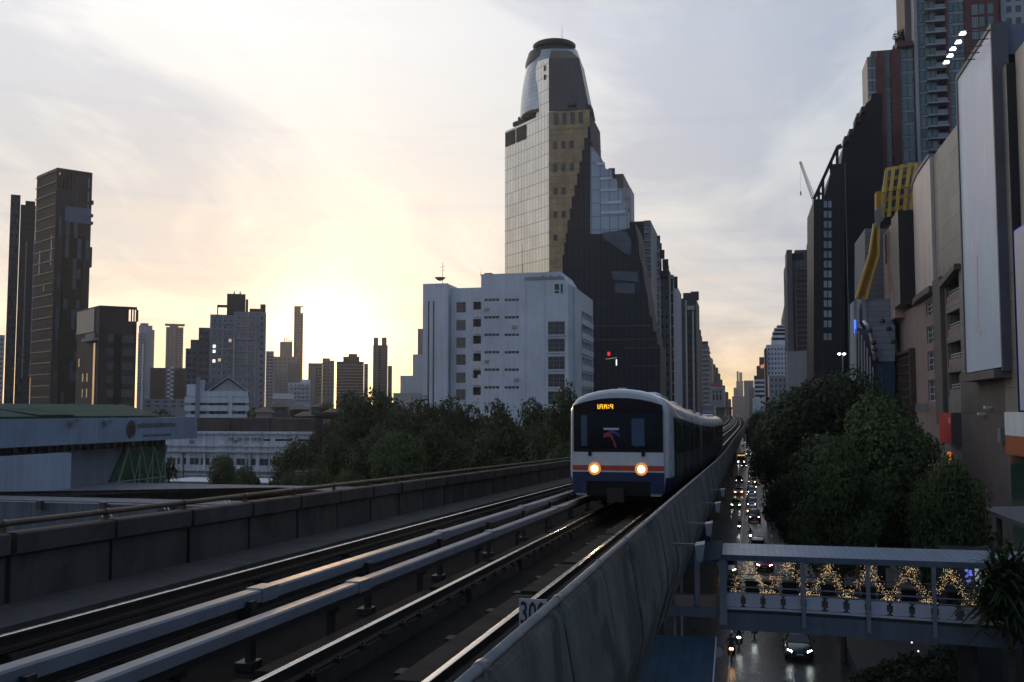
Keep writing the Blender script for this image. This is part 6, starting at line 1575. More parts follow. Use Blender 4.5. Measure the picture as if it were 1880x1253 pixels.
for i, (a, c, py) in enumerate([(1418, 1450, 618), (1420, 1450, 609), (1423, 1450, 602), (1428, 1450, 597)]):
    kk = fblock(b, (a, c, py), 424+i, W_white, 'upper_tier', 10, z0=k.z1-2); mb = MB(); mb.fbox(kk.fc, .2, kk.fc.W-.2, kk.fc.H-1.5, kk.fc.H-.5, .02, .1); mb.build('window_band', G_dark, b)
fblock(b, (1405, 1408, 640), 418, W_dark, 'dark_flank', 16)
t = thing('spire_tower', 'pale gold spire topped tower peeping out behind the white tower', 'tower', (hx(1443, 600), 600, 0))
kk = fblock(t, (1437, 1452, 585), 600, W_tan, 'wall', 14); mb = MB(); z = kk.z1; xm = (kk.fc.a.x + kk.fc.W/2); mb.loft([[(kk.fc.a.x, 600, z), (kk.fc.a.x+kk.fc.W, 600, z), (kk.fc.a.x+kk.fc.W, 614, z), (kk.fc.a.x, 614, z)], [(xm-.3, 606, hz(1443, 556, 600)), (xm+.3, 606, hz(1443, 556, 600)), (xm+.3, 607, hz(1443, 556, 600)), (xm-.3, 607, hz(1443, 556, 600))]]); mb.build('spire_roof', wallm('spire_gold', (.40, .33, .18)), t)
t = thing('apartment_building', 'white banded mid rise building left of the white tower with rounded top', 'building', (hx(1396, 520), 520, 0))
k = fblock(t, (1386, 1407, 697), 520, W_white, 'wall', 14); 
for j in range(5):
    mb = MB(); v = hz(1396, 700+j*8, 520); mb.fbox(k.fc, 0, k.fc.W, v-1.4, v-.2, .02, .12); mb.build('window_band', G_dark, t)
fblock(t, (1382, 1406, 732), 510, W_white, 'podium', 8)
t = thing('apartment_building', 'brown stepped block with an orange lit sloping roof at the street end', 'building', (hx(1398, 640), 640, 0))
k = fblock(t, (1390, 1406, 672), 640, W_brown, 'wall', 10); fblock(t, (1395, 1406, 656), 645, W_brown, 'upper_wall', 8); fblock(t, (1385, 1392, 690), 636, W_brown, 'step_wall', 8)
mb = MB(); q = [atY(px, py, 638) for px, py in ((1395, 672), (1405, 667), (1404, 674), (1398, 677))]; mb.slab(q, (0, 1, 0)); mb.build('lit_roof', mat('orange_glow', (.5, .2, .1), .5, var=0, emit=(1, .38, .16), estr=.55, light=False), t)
t = thing('apartment_building', 'low white building with square windows in front of the white tower', 'building', (hx(1420, 400), 400, 0))
k = fblock(t, (1412, 1446, 690), 400, W_pale, 'wall', 12); sgrid(t, k.fc, hz(1420, 725, 400), 4, 3, G_dark, F_grey, .4, .5)
for i, (px, py) in enumerate(((1541, 650), (1550, 650))):
    q = atY(px, py, 165)
    if i == 0:
        t = thing('street_lamp', 'street lamp with two bright white heads above the dark tree before the black tower', 'street lamp', (q.x+.5, 165, 0))
        mb = MB(); mb.tube([(q.x+.5, 165, 0), (q.x+.5, 165, q.z)], [.14, .08], 8); mb.build('pole', F_grey, t)
    mb = MB(); mb.lathe([(.05, -.2), (.22, -.12), (.25, 0), (.15, .12)], tuple(q), 10); mb.build('lamp_head', M_fl, t)
random.seed(41)
# ------------------------------------------------------------------ trees
def leafmat(name, c0, c1):
    m = bpy.data.materials.new(name); m.use_nodes = True; nt = m.node_tree; g = N(nt); b = nt.nodes['Principled BSDF']
    geo = g.new('ShaderNodeNewGeometry')
    rnd = geo.outputs['Random Per Island']
    c = g.mix(rnd, c0, c1)
    big = g.ramp(g.noise(geo.outputs['Position'], .35, 3), [(.35, 0.0), (.65, 1.0)])
    c = g.mix(g.math('MULTIPLY', big, .45), c, tuple(x*1.6 for x in c1))
    g.l(c, b.inputs['Base Color']); b.inputs['Roughness'].default_value = .55; b.inputs['Specular IOR Level'].default_value = .35
    tr_ = g.new('ShaderNodeBsdfTranslucent'); g.l(c, tr_.inputs['Color'])
    mx = g.new('ShaderNodeMixShader'); mx.inputs[0].default_value = .3
    g.l(b.outputs[0], mx.inputs[1]); g.l(tr_.outputs[0], mx.inputs[2]); g.l(mx.outputs[0], nt.nodes['Material Output'].inputs[0])
    return m
L_dark = leafmat('leaves_dark', (.014, .028, .010), (.026, .046, .014)); L_mid = leafmat('leaves_mid', (.02, .036, .012), (.04, .062, .018)); L_lite = leafmat('leaves_light', (.03, .056, .015), (.06, .095, .026))
M_bark = mat('bark', (.05, .042, .035), .9, var=.35, scale=4, bump=.5)
def leafmesh(mb_name, quads, m):
    v = []; f = []
    for q in quads:
        n = len(v); v += q; f.append((n, n+1, n+2, n+3))
    me = bpy.data.meshes.new(mb_name); me.from_pydata(v, [], f); me.materials.append(m); return me
def leaf(p, nrm, size, rng):
    a = nrm.orthogonal().normalized(); th = rng.uniform(0, 6.283)
    u = a*math.cos(th) + nrm.cross(a)*math.sin(th); w_ = nrm.cross(u)
    L = size*rng.uniform(.7, 1.3); W = L*.36
    return [tuple(p-u*L*.5), tuple(p+w_*W), tuple(p+u*L*.5), tuple(p-w_*W)]
def crown(seed, rx, rz_, nl, per, lsize, lobr=(.20, .44)):
    rng = random.Random(seed); lobes = []; Q = []
    for i in range(nl):
        while True:
            d = Vector((rng.uniform(-1, 1), rng.uniform(-1, 1), rng.uniform(-.8, 1)))
            if .35 < d.length < 1: break
        k = rng.uniform(.72, .98); c = Vector((d.x*rx*k*.86, d.y*rx*k*.86, d.z*rz_*k*.86)); r = rx*rng.uniform(*lobr)
        lobes.append((c, r))
        for j in range(per):
            dr = Vector((rng.gauss(0, 1), rng.gauss(0, 1), rng.gauss(0, 1)))
            if dr.length < .01: continue
            dr.normalize()
            if dr.z < -.35 and rng.random() < .6: continue
            rr = r*(1.0 - .35*rng.random()**2) * (1+.22*math.sin(5*dr.x+seed)*math.cos(6*dr.y+i))
            if rng.random() < .06: rr *= rng.uniform(1.05, 1.3)
            p = c + Vector((dr.x*rr, dr.y*rr, dr.z*rr*.8))
            nn = (dr*.8 + Vector((rng.gauss(0, .5), rng.gauss(0, .5), rng.gauss(.35, .5)))).normalized()
            Q.append(leaf(p, nn, lsize, rng))
    return lobes, Q
def make_tree(name, label, seed, rx, rz_, nl, per, lsize, m, zc, loc, group, trunk_r=.28):
    """crown centre at height zc above the foot"""
    t = thing(name, label, 'tree', (0, 0, 0), group)
    lobes, Q = crown(seed, rx, rz_, nl, per, lsize)
    Q = [[(x, y, z+zc) for x, y, z in q] for q in Q]
    c = link('crown', leafmesh('crown', Q, m), t)
    mb = MB(); rng = random.Random(seed+1); k = zc - rz_*.55
    mb.tube([(0, 0, -.1), (.05, .03, k*.4), (rng.uniform(-.3, .3), rng.uniform(-.3, .3), k)], [trunk_r*1.35, trunk_r, trunk_r*.8], 8); top = Vector(mb.v[-1])
    base = Vector((0, 0, k*.85))
    for lc, lr in sorted(lobes, key=lambda q: q[0].z)[::max(1, len(lobes)//9)]:
        e = Vector((lc.x, lc.y, lc.z+zc)); mid = base.lerp(e, .5) + Vector((0, 0, -.15*rz_*.3))
        mb.tube([base, mid, e], [trunk_r*.55, trunk_r*.32, trunk_r*.08], 6)
    mb.build('trunk', M_bark, t)
    t.location = loc; return t
def tree_at(proto, H0, R0, px, pyt, Y, rpx, label, rot, zsq=None):
    """copy proto so that its crown top meets (px, pyt) at depth Y with a half width of rpx pixels"""
    H = hz(px, pyt-3, Y); r = rpx*1.2*Y/F; X = hx(px, Y, (pyt+HOR)/2)
    return copy_tree(proto, (X, Y, 0), rot, (r/R0, r/R0, H/H0), label)
G1 = 'trees in the park beside the viaduct'
# prototypes, each of them placed as a real tree
R0, Zc, Rz = 6.0, 11.5, 6.4; H0 = Zc+Rz*.84
PA = make_tree('park_tree', 'broad dark green tree at the left end of the park belt beside the institute building', 3, R0, Rz, 34, 620, .42, L_mid, Zc, (0, 0, 0), G1)
PB = make_tree('park_tree', 'dense dark tree in the middle of the park belt, right of its highest left crown', 9, R0, Rz, 30, 620, .42, L_dark, Zc, (0, 0, 0), G1)
PC = make_tree('park_tree', 'bright green lower tree standing in front of the dark park belt', 17, R0, Rz, 26, 560, .42, L_lite, Zc, (0, 0, 0), G1)
def place(p, px, pyt, Y, rpx, rot):
    H = hz(px, pyt-4, Y); r = rpx*1.2*Y/F; p.location = (hx(px, Y, (pyt+HOR)/2), Y, 0); p.rotation_euler[2] = rot; p.scale = (r/R0, r/R0, H/H0)
lst = [(PA, 700, 716, 112, 62, 'tallest crown at the left end of the park belt, sunlit along its top'), (PB, 760, 727, 118, 58, 'dark park tree under the narrow striped wing of the white building'),
       (PA, 815, 733, 120, 55, 'park tree in front of the stair windows of the white building'), (PB, 868, 737, 115, 60, 'dark park tree below the left edge of the white building front'),
       (PB, 925, 731, 105, 55, 'dark park tree below the slot windows of the white building'), (PA, 985, 735, 100, 52, 'park tree left of the lit train roof, below the white building front'),
       (PA, 1036, 706, 96, 40, 'high loose park tree covering the corner of the white building beside the train'), (PB, 1075, 742, 92, 45, 'dark park tree partly hidden behind the train front'),
       (PB, 820, 770, 92, 75, 'wide dark tree filling the middle of the park belt'), (PB, 930, 765, 88, 75, 'wide dark tree filling the right half of the park belt'),
       (PA, 1000, 780, 80, 60, 'medium tree close to the parapet left of the train'), (PB, 690, 775, 95, 60, 'dark tree filling the lower left of the park belt'),
       (PC, 1030, 832, 70, 40, 'low bright shrub like tree just over the parapet left of the train'), (PA, 548, 808, 112, 44, 'tree standing before the right end of the institute building'),
       (PA, 620, 800, 100, 48, 'tree between the institute building and the park belt'), (PB, 600, 770, 135, 40, 'dark tree right of the end wall of the institute building'),
       (PC, 412, 843, 108, 30, 'small bushy tree in front of the institute windows'), (PC, 455, 862, 104, 30, 'small round tree right of the bushy one before the annex'),
       (PC, 575, 868, 92, 50, 'low spreading bright tree before the green mesh wall'), (PC, 530, 874, 96, 30, 'small round tree at the right end of the annex'), (PC, 640, 872, 88, 36, 'low bright tree just over the parapet below the park belt'),
       (PB, 600, 738, 210, 26, 'distant dark tree above the low house roofs'), (PA, 560, 752, 230, 30, 'distant tree among the low houses below the terraced block'), (PA, 510, 757, 190, 34, 'distant tree behind the dark institute roof'), (PB, 470, 762, 180, 30, 'dark distant tree right of the gabled white house'), (PA, 640, 745, 170, 40, 'dark tree left of the highest park crown'),
       (PB, 300, 750, 200, 40, 'distant dark tree left of the gabled white house')]
place(PA, 655, 722, 110, 55, .4); place(PB, 735, 745, 104, 70, 1.2); place(PC, 725, 806, 82, 62, 2.0)
PROTOS = {}
for i, (p, px, pyt, Y, rpx, lab) in enumerate(lst):
    tree_at(p, H0, R0, px, pyt, Y, rpx, lab, i*1.37)
G2 = 'street trees beside the road'
R1, Zc1, Rz1 = 7.2, 12.4, 7.2
TA = make_tree('street_tree', 'lighter green bushy street tree before the pink mall wall, nearest the footbridge', 23, R1, Rz1, 46, 900, .36, L_lite, Zc1, (0, 0, 0), G2, .4)
TB = make_tree('street_tree', 'big dark street tree in front of the black tower', 29, R1, Rz1, 42, 800, .40, L_dark, Zc1, (0, 0, 0), G2, .4)
def putR(p, px, pyt, Y, rpx, rot, new=None):
    H = hz(px, pyt, Y); r = rpx*Y/F; loc = (hx(px, Y, (pyt+HOR)/2), Y, 0); sc = (r/R1, r/R1, H/(Zc1+Rz1*.90))
    if new: return copy_tree(p, loc, rot, sc, new)
    p.location = loc; p.rotation_euler[2] = rot; p.scale = sc
putR(TA, 1610, 724, 78, 132, .3); putR(TB, 1515, 674, 108, 128, .9)
putR(TB, 1445, 725, 120, 66, 2.1, 'dark street tree on the traffic side, left of the biggest dark crown')
putR(TA, 1540, 800, 70, 84, 3.3, 'low bushy street tree at the left above the footbridge roof')
putR(TA, 1735, 835, 68, 72, 4.4, 'bushy street tree under the red sign box')
putR(TB, 1620, 705, 112, 60, 5.0, 'dark street tree in front of the blue glazed cinema base')
putR(TB, 1412, 762, 165, 36, 1.1, 'distant dark street tree beside the traffic queue')
putR(TB, 1392, 752, 260, 26, 2.6, 'farthest dark street tree below the white towers')
putR(TB, 1455, 860, 92, 60, .2, 'dark low street tree right of the headlit jeep')
putR(TB, 1690, 860, 80, 90, 4.9, 'dark street tree behind the lighter one, against the base wall')
# shrubs at the lower right, beyond and before the footbridge
G3 = 'shrubs in the planters at the lower right'
S0 = make_tree('shrub', 'largest dark shrub in the planter below the right end of the footbridge', 37, 1.6, 1.1, 22, 330, .2, L_dark, 1.3, (0, 0, 0), G3, .06)
sh = [(1600, 1190, 58, 1.1, 'shrub in the planter next to the kerb'), (1655, 1178, 60, 1.2, 'shrub with tiny white lights in it'), (1715, 1172, 61, 1.25, 'shrub behind the row, under the footbridge deck'), (1640, 1225, 54, 1.2, 'shrub at the bottom edge nearest the kerb'), (1770, 1235, 52, 1.3, 'shrub at the bottom edge below the palm'), (1840, 1200, 50, 1.4, 'shrub in the bottom right corner')]
S0.location = (hx(1700, 55), 55, 0); S0.scale = (1.5, 1.3, 1.5)
for i, (px, py, Y, k, lab) in enumerate(sh): copy_tree(S0, (hx(px, Y), Y, 0), i*.9, (k, k, k), lab)
# spiky pandanus like tree before the footbridge and a palm by the science centre
def spiky(name, label, cat, loc, n, L, zc, m, seed, th=.12):
    rng = random.Random(seed); t = thing(name, label, cat, (0, 0, 0)); mb = MB()
    for i in range(n):
        a = rng.uniform(0, 6.283); el = rng.uniform(-.3, 1.3); d = Vector((math.cos(a)*math.cos(el), math.sin(a)*math.cos(el), math.sin(el))); s_ = d.cross(Vector((0, 0, 1)))
        if s_.length < .01: continue
        s_.normalize(); b0 = Vector((0, 0, zc)) + Vector((rng.gauss(0, .18), rng.gauss(0, .18), rng.gauss(0, .35)))*L; LL = L*rng.uniform(.6, 1.1)
        p1 = b0 + d*LL*.55; p2 = b0 + d*LL + Vector((0, 0, -.28*LL))
        mb.face([b0-s_*th*.4, b0+s_*th*.4, p1+s_*th*.5, p1-s_*th*.5]); mb.face([p1-s_*th*.5, p1+s_*th*.5, p2])
    mb.build('crown', m, t); mb = MB(); mb.tube([(0, 0, -.05), (.05, 0, zc*.6), (0, 0, zc)], [.16, .12, .1], 7); mb.build('trunk', M_bark, t); t.location = loc; return t
spiky('palm_tree', 'dark spiky leaved tree standing before the right end of the footbridge', 'tree', (hx(1838, 45), 45, 0), 520, 2.0, hz(1838, 1095, 45), L_dark, 51, .16)
spiky('palm_tree', 'second dark spiky tree behind the first, at the right edge', 'tree', (hx(1872, 47), 47, 0), 420, 1.8, hz(1872, 1120, 47), L_dark, 52, .16)
spiky('palm_tree', 'small palm beside the green glass wall of the science centre', 'palm', (hx(313, 108), 108, 0), 160, 1.7, hz(313, 868, 108), L_mid, 53, .2)
# greenery on roofs
rg = make_tree('roof_tree', 'dark trees growing on the roof garden of the red condominium', 61, 5.0, 3.4, 20, 420, .5, L_dark, 4.5, (0, 0, 0), None, .2)
rg.location = (hx(1668, Yc+6, 60), Yc+5, hz(1668, 90, Yc)-1); rg.scale = (.85, .7, .95)
rg2 = copy_tree(rg, (hx(1648, Yc+6, 60), Yc+5, hz(1640, 98, Yc)-1), 1.0, (.55, .5, .5), 'smaller dark tree at the left end of the red condominium roof garden')
rg['label'] = 'taller dark tree on the red condominium roof garden beside the balcony tower'

# far belt of tree tops between the city blocks
rng = random.Random(77); Q = []
for i in range(150):
    px = rng.uniform(-20, 760); Y_ = rng.uniform(240, 430); x = hx(px, Y_); top = hz(px, rng.uniform(746, 760), Y_); r = rng.uniform(4, 7)
    for j in range(150):
        dr = Vector((rng.gauss(0, 1), rng.gauss(0, 1), rng.gauss(.2, 1))).normalized()
        p = Vector((x, Y_, top-r*.8)) + Vector((dr.x*r, dr.y*r, dr.z*r*.8))*rng.uniform(.75, 1.05)
        Q.append(leaf(p, (dr+Vector((rng.gauss(0, .4), rng.gauss(0, .4), .3))).normalized(), 1.5, rng))
o = link('far_treeline', leafmesh('far_treeline', Q, L_dark)); tag(o, 'far belt of dark tree tops between the low houses and towers', None, None, 'stuff')
random.seed(51)
# ------------------------------------------------------------------ covered footbridge
b = thing('footbridge', 'covered footbridge with grey ribbed roof and pale railing panels crossing the street', 'footbridge', (8, 50, 6))
YF, YB_ = 48.0, 52.0
M_brroof = mat('bridge_roof', (.22, .30, .42), .4, .3, var=.15, scale=.6, streak=.1, lines=(.28, 60, .04, .72))
M_brbeam = mat('bridge_beam', (.105, .135, .18), .55, var=.2, scale=.5, streak=.4); M_brdk = mat('bridge_floor', (.03, .03, .035), .8, var=.2)
M_brp = mat('bridge_panel', (.52, .55, .64), .55, var=.12, scale=.8, streak=.2); M_brpost = mat('bridge_post', (.20, .22, .26), .5, var=.15)
zR = hz(1500, 1028, YF); XL, XR = hx(1325, YF, 1016), 24.0
def zd(x, py): 
    z = hz(1400, py, YF); return z - max(0, x-2.5)*.026
mb = MB(); mb.slab([(XL, YF, zR-.02), (XR, YF, zR-.02), (XR, YB_, zR+.02), (XL, YB_, zR+.02)], (0, 0, .10)); 
mb.build('roof', M_brroof, b)
mb = MB(); mb.box(XL, XR, YF-.06, YF-.003, zR-.16, zR+.10); mb.build('roof_fascia', M_brbeam, b)
def beam(name, py0, py1, y0, y1, m, x0=XL-.1, x1=XR):
    mb = MB(); n = 10; xs = [x0+(x1-x0)*i/n for i in range(n+1)]
    for i in range(n):
        a, c = xs[i], xs[i+1]
        A = [(a, y0, zd(a, py1)), (c, y0, zd(c, py1)), (c, y0, zd(c, py0)), (a, y0, zd(a, py0))]; Bq = [(p[0], y1, p[2]) for p in A]
        mb.face(A); mb.face(Bq[::-1]); mb.face([A[3], A[2], Bq[2], Bq[3]]); mb.face([A[1], A[0], Bq[0], Bq[1]])
    mb.face([(x0, y0, zd(x0, py1)), (x0, y0, zd(x0, py0)), (x0, y1, zd(x0, py0)), (x0, y1, zd(x0, py1))]); mb.face([(x1, y0, zd(x1, py1)), (x1, y1, zd(x1, py1)), (x1, y1, zd(x1, py0)), (x1, y0, zd(x1, py0))])
    return mb.build(name, m, b)
beam('deck_beam', 1128, 1160, YF, YF+.4, M_brbeam); beam('deck_beam', 1128, 1160, YB_-.4, YB_, M_brbeam); beam('deck', 1122, 1127.5, YF+.02, YB_-.02, M_brdk)
beam('toe_board', 1118, 1121.8, YF+.03, YF+.12, M_brp)
pcs = [hx(p, YF, 1100) for p in (1328, 1475, 1594, 1715)]; pcs += [pcs[-1]+3.18*i for i in (1, 2, 3, 4)]
for i, x in enumerate(pcs):
    w_ = .17 if i == 0 else .09
    for y in (YF-.10, YB_+.02):
        mb = MB(); mb.box(x-w_, x+w_, y, y+.08, zd(x, 1150), zR-.17); mb.build('post', M_brpost, b)
def panel_row(y, xs, nm, m=None):
    for x in xs:
        mb = MB(); z0, z1 = zd(x, 1117), zd(x, 1093)
        mb.box(x-.33, x+.33, y, y+.03, z0, z1); mb.box(x-.40, x-.331, y-.01, y+.04, z0+.06, z0+.14); mb.box(x+.331, x+.40, y-.01, y+.04, z0+.06, z0+.14); mb.box(x-.40, x-.331, y-.01, y+.04, z1-.14, z1-.06); mb.box(x+.331, x+.40, y-.01, y+.04, z1-.14, z1-.06)
        mb.build('railing_panel', m or M_brp, b)
xs = []
for i in range(len(pcs)-1):
    n = 4 if i == 0 else 3
    xs += [pcs[i] + (pcs[i+1]-pcs[i])*(k+.5)/n for k in range(n)]
panel_row(YF+.06, xs, 0); panel_row(YB_-.12, xs, 1, M_brdk)
for py, r in ((1091, .03), (1080.5, .035)):
    for y in (YF+.08, YB_-.1):
        mb = MB(); mb.tube([(x, y, zd(x, py)) for x in [XL+(XR-XL)*i/10 for i in range(11)]], r, 6); mb.build('handrail', M_brpost, b)
xl2 = -4.6
mb = MB(); mb.box(xl2, XL-.12, YF+.2, YB_-.2, zd(0, 1140), zd(0, 1122)); mb.build('landing', M_brbeam, b)
for px in (1257, 1303):
    x = hx(px, YF+.3, 1115); mb = MB(); mb.box(x-.44, x+.44, YF+.3, YF+.34, zd(0, 1130), zd(0, 1100)); mb.build('railing_panel', M_pink, b)
for px in (1280,):
    x = hx(px, YF+.3, 1080); mb = MB(); mb.box(x-.12, x+.12, YF+.4, YF+.6, zd(0, 1121), zR); mb.build('post', M_brpost, b)
for px in (1478, 1640):
    x = hx(px, 50, 1150)
mb = MB()
for i, x in enumerate((9.9, 20)):
    mb = MB(); mb.lathe([(.45, 0), (.42, zd(x, 1160)-.01)], (x, 50, 0), 14); mb.build('column', M_conc, b)
# blue canopy over the stairs, and the small roof beside it
t = thing('stair_canopy', 'dark blue metal canopy over the stairs beside the viaduct, lowest in the picture', 'canopy', (-3, 42, 6))
M_bluer = mat('blue_roof', (.045, .10, .17), .5, .2, var=.25, scale=.5, streak=.2, lines=(.45, 60, .04, .75))
mb = MB(); mb.slab([(-4.4, 34, 4.6), (-1.35, 34, 4.6), (-1.35, 47, 6.1), (-4.4, 47, 6.1)], (0, 0, .12)); mb.build('roof', M_bluer, t)
mb = MB(); mb.bar((-1.30, 34, 4.66), (-1.30, 47, 6.16), .06, .2); mb.build('gutter', M_brp, t)
for y in (35, 41, 46.5):
    mb = MB(); mb.box(-1.6, -1.48, y-.06, y+.06, 0, 4.6+(y-34)*.115-.01); mb.build('post', M_brpost, t)
t = thing('landing_canopy', 'small dark blue roof between the parapet and the footbridge roof', 'canopy', (-2.5, 53.5, 9.4))
mb = MB(); mb.slab([(-3.6, 49, 9.05), (-1.12, 49, 9.35), (-1.12, 56, 9.35), (-3.6, 56, 9.05)], (0, 0, .12)); mb.build('roof', M_bluer, t)
for y in (50, 55.5):
    mb = MB(); mb.box(-3.4, -3.28, y-.06, y+.06, 0, 9.07); mb.build('post', M_brpost, t)
# fairy lights
M_fairy = mat('fairy_bulb', (1, .7, .3), .5, var=0, emit=(1, .70, .34), estr=1.5, light=False)
peaks = [1376, 1448, 1522, 1596, 1670, 1745, 1820]; valleys = [1342, 1410, 1487, 1556, 1632, 1704, 1784, 1850]
def bulbs(mb, pts, s=.0115):
    for p in pts:
        n = len(mb.v); x, y, z = p; r = s*random.uniform(.6, 1.25)
        mb.v += [(x-r, y, z), (x+r, y, z), (x, y-r, z), (x, y+r, z), (x, y, z-r), (x, y, z+r)]
        for q in ((0,2,5),(2,1,5),(1,3,5),(3,0,5),(2,0,4),(1,2,4),(3,1,4),(0,3,4)): mb.f.append(tuple(n+i for i in q)); mb.m.append(0)
zt_ = zR-.2
ords = ['first', 'second', 'third', 'fourth', 'fifth', 'sixth', 'seventh']
for i, p in enumerate(peaks):
    pts = []; xp = hx(p, YF, 1040)
    for v_, sgn in ((valleys[i], -1), (valleys[i+1], 1)):
        xv = hx(v_, YF, 1085); zv = zd(xv, 1089)
        for k in range(135):
            t_ = random.random(); x = xp + (xv-xp)*(t_**1.25) + random.gauss(0, .15-.04*t_); z = zt_ + (zv-zt_)*t_ + random.gauss(0, .06)
            if z > zt_: z = zt_ - random.random()*.3
            if z < zv-.05: z = zv + random.random()*.1
            if -1.2 < x: pts.append((x, YF+.16+random.uniform(-.04, .04), z))
        for k in range(16):
            x = xp + (xv-xp)*random.uniform(.5, 1.0); pts.append((x, YF+.13, zd(x, 1089)+random.uniform(-.05, .05)))
    mb = MB(); bulbs(mb, pts)
    t = thing('fairy_lights', ords[i] + ' peak from the left in the zigzag of warm footbridge fairy lights', 'fairy lights', (xp, YF+.16, zt_), 'zigzag fairy lights on the footbridge')
    mb2 = MB(); mb2.tube([(hx(valleys[i], YF, 1085), YF+.16, zd(0, 1089)), (xp, YF+.16, zt_), (hx(valleys[i+1], YF, 1085), YF+.16, zd(0, 1089))], .006, 4); mb2.build('wire', F_dark, t)
    o = mb.build('bulbs', M_fairy, t); o['kind'] = 'stuff'
# ------------------------------------------------------------------ vehicles
M_tyre = mat('tyre', (.012, .012, .013), .8, var=.1); M_rim = mat('rim', (.3, .3, .31), .35, .8, var=.1); M_carglass = mat('car_glass', (.012, .014, .017), .06, var=0, spec=.7)
M_hl = mat('car_headlight', (1, 1, 1), .4, var=0, emit=(.88, 1, .92), estr=26); M_hly = mat('car_headlight_warm', (1, .9, .8), .4, var=0, emit=(1, .56, .24), estr=26); M_tail = mat('tail_light', (.4, .01, .01), .4, var=0, emit=(1, .03, .02), estr=4)
M_platew = mat('number_plate', (.5, .5, .5), .5, var=.05); M_trim = mat('car_trim', (.02, .02, .022), .4, var=.1)
def paint(n, c): return mat('car_paint_'+n, c, .22, .25, var=.05, coat=.8)
P_dark = paint('dark', (.018, .022, .03)); P_white = paint('white', (.55, .56, .57)); P_grey = paint('grey', (.12, .125, .13)); P_red = paint('maroon', (.09, .02, .02)); P_green = paint('green_yellow', (.10, .16, .03)); P_pink = paint('pink', (.35, .08, .16))
def make_car(label, p, kind='sedan', hlm=None, loc=(0, 0, 0), rot=0):
    hlm = hlm or M_hl
    t = thing('car', label, 'car', (0, 0, 0), 'vehicles on the street')
    if kind == 'sedan':
        S = [(-2.32, .32, .58, .62, .74, .70), (-2.15, .24, .66, .74, .86, .78), (-1.3, .22, .78, .90, .90, .80), (-.95, .22, .84, .96, .90, .78), (-.25, .22, .90, 1.40, .90, .62), (.35, .22, .92, 1.46, .90, .62), (1.05, .22, .92, 1.40, .90, .61), (1.75, .24, .92, 1.02, .89, .74), (2.2, .28, .88, .95, .84, .74), (2.32, .38, .70, .80, .76, .70)]
        wx, wsy = 1.36, (-1.0, -.22, .95, 1.40); hz_ = .64; wr = .32
    else:
        S = [(-2.35, .40, .80, .88, .80, .76), (-2.2, .32, .90, 1.04, .92, .86), (-1.35, .32, 1.02, 1.14, .94, .86), (-1.1, .32, 1.06, 1.20, .94, .84), (-.55, .32, 1.10, 1.72, .94, .70), (.3, .32, 1.12, 1.80, .94, .70), (1.7, .32, 1.12, 1.76, .94, .70), (2.15, .34, 1.10, 1.60, .92, .72), (2.3, .45, 1.0, 1.2, .86, .76)]
        wx, wsy = 1.42, (-1.15, -.5, 1.18, 1.72); hz_ = .86; wr = .38
    rings = []
    for y, zl, zb, zt, w_, wt in S:
        rings.append([(-w_*.92, y, zl), (-w_, y, zl+.12), (-w_, y, zb-.08), (-w_*.97, y, zb), (-wt, y, zt-.03), (-wt*.8, y, zt), (wt*.8, y, zt), (wt, y, zt-.03), (w_*.97, y, zb), (w_, y, zb-.08), (w_, y, zl+.12), (w_*.92, y, zl)])
    mb = MB(); mb.loft(rings); body = mb.build('body', p, t, True)
    y0, y1, z0, z1 = wsy; ww = .66
    tw = .60 if kind == 'sedan' else .68
    mb = MB(); mb.slab([(-.76, y0-.02, z0+.03), (.76, y0-.02, z0+.03), (tw, y1-.02, z1), (-tw, y1-.02, z1)], (0, .05, -.04)); mb.build('windscreen', M_carglass, t)
    for s_ in (-1, 1):
        a, c = (.905, .66) if kind == 'sedan' else (.945, .73)
        mb = MB(); mb.slab([(s_*(a-.03), -.75, z0), (s_*(a-.03), 1.35, z0), (s_*c, 1.0, z1-.03), (s_*c, -.2, z1-.03)], (s_*.03, 0, .01)); mb.build('side_window', M_carglass, t)
        mb = MB(); fx = .50 if kind == 'sedan' else .56; yy = S[1][0]-.13; 
        mb.loft([[(s_*(fx), yy-.06, hz_-.05), (s_*(fx+.26), yy+.08, hz_-.03), (s_*(fx+.28), yy+.10, hz_+.10), (s_*(fx), yy-.02, hz_+.05)], [(s_*(fx), yy+.10, hz_-.05), (s_*(fx+.26), yy+.22, hz_-.03), (s_*(fx+.28), yy+.24, hz_+.10), (s_*(fx), yy+.14, hz_+.05)]])
        mb.build('headlight', hlm, t)
        mb = MB(); mb.box(s_*.93, s_*1.08, -.85, -.72, z0+.0, z0+.15); mb.build('mirror', p, t)
        mb = MB(); mb.box(s_*.58, s_*.80, S[-1][0]-.12, S[-1][0]+.03, .72 if kind == 'sedan' else 1.0, .84 if kind == 'sedan' else 1.25); mb.build('tail_light', M_tail, t)
        for wy in (-wx, wx):
            mb = MB(); n0 = 18; mb.lathe([(.12, -.11), (wr*.94, -.11), (wr, -.06), (wr, .06), (wr*.94, .11), (.12, .11)], (0, 0, 0), n0); mb.v = [(s_*.80+z, wy+x, wr+y) for x, y, z in mb.v]
            wo = mb.build('wheel', M_tyre, t); mb = MB(); mb.lathe([(.02, .0), (wr*.62, .0), (wr*.66, .03), (.02, .04)], (0, 0, 0), 12); mb.v = [(s_*(.91+z), wy+x, wr+y) for x, y, z in mb.v]; mb.build('rim', M_rim, wo)
    yf = S[0][0]
    mb = MB(); mb.box(-.46, .46, yf-.03, yf+.08, hz_-.12, hz_+.0); mb.build('grille', M_trim, t)
    mb = MB(); mb.box(-.68, .68, yf-.06, yf+.1, .30, .42); mb.build('bumper', M_trim, t)
    mb = MB(); mb.box(-.22, .22, yf-.085, yf-.062, .43, .53); mb.build('number_plate', M_platew, t)
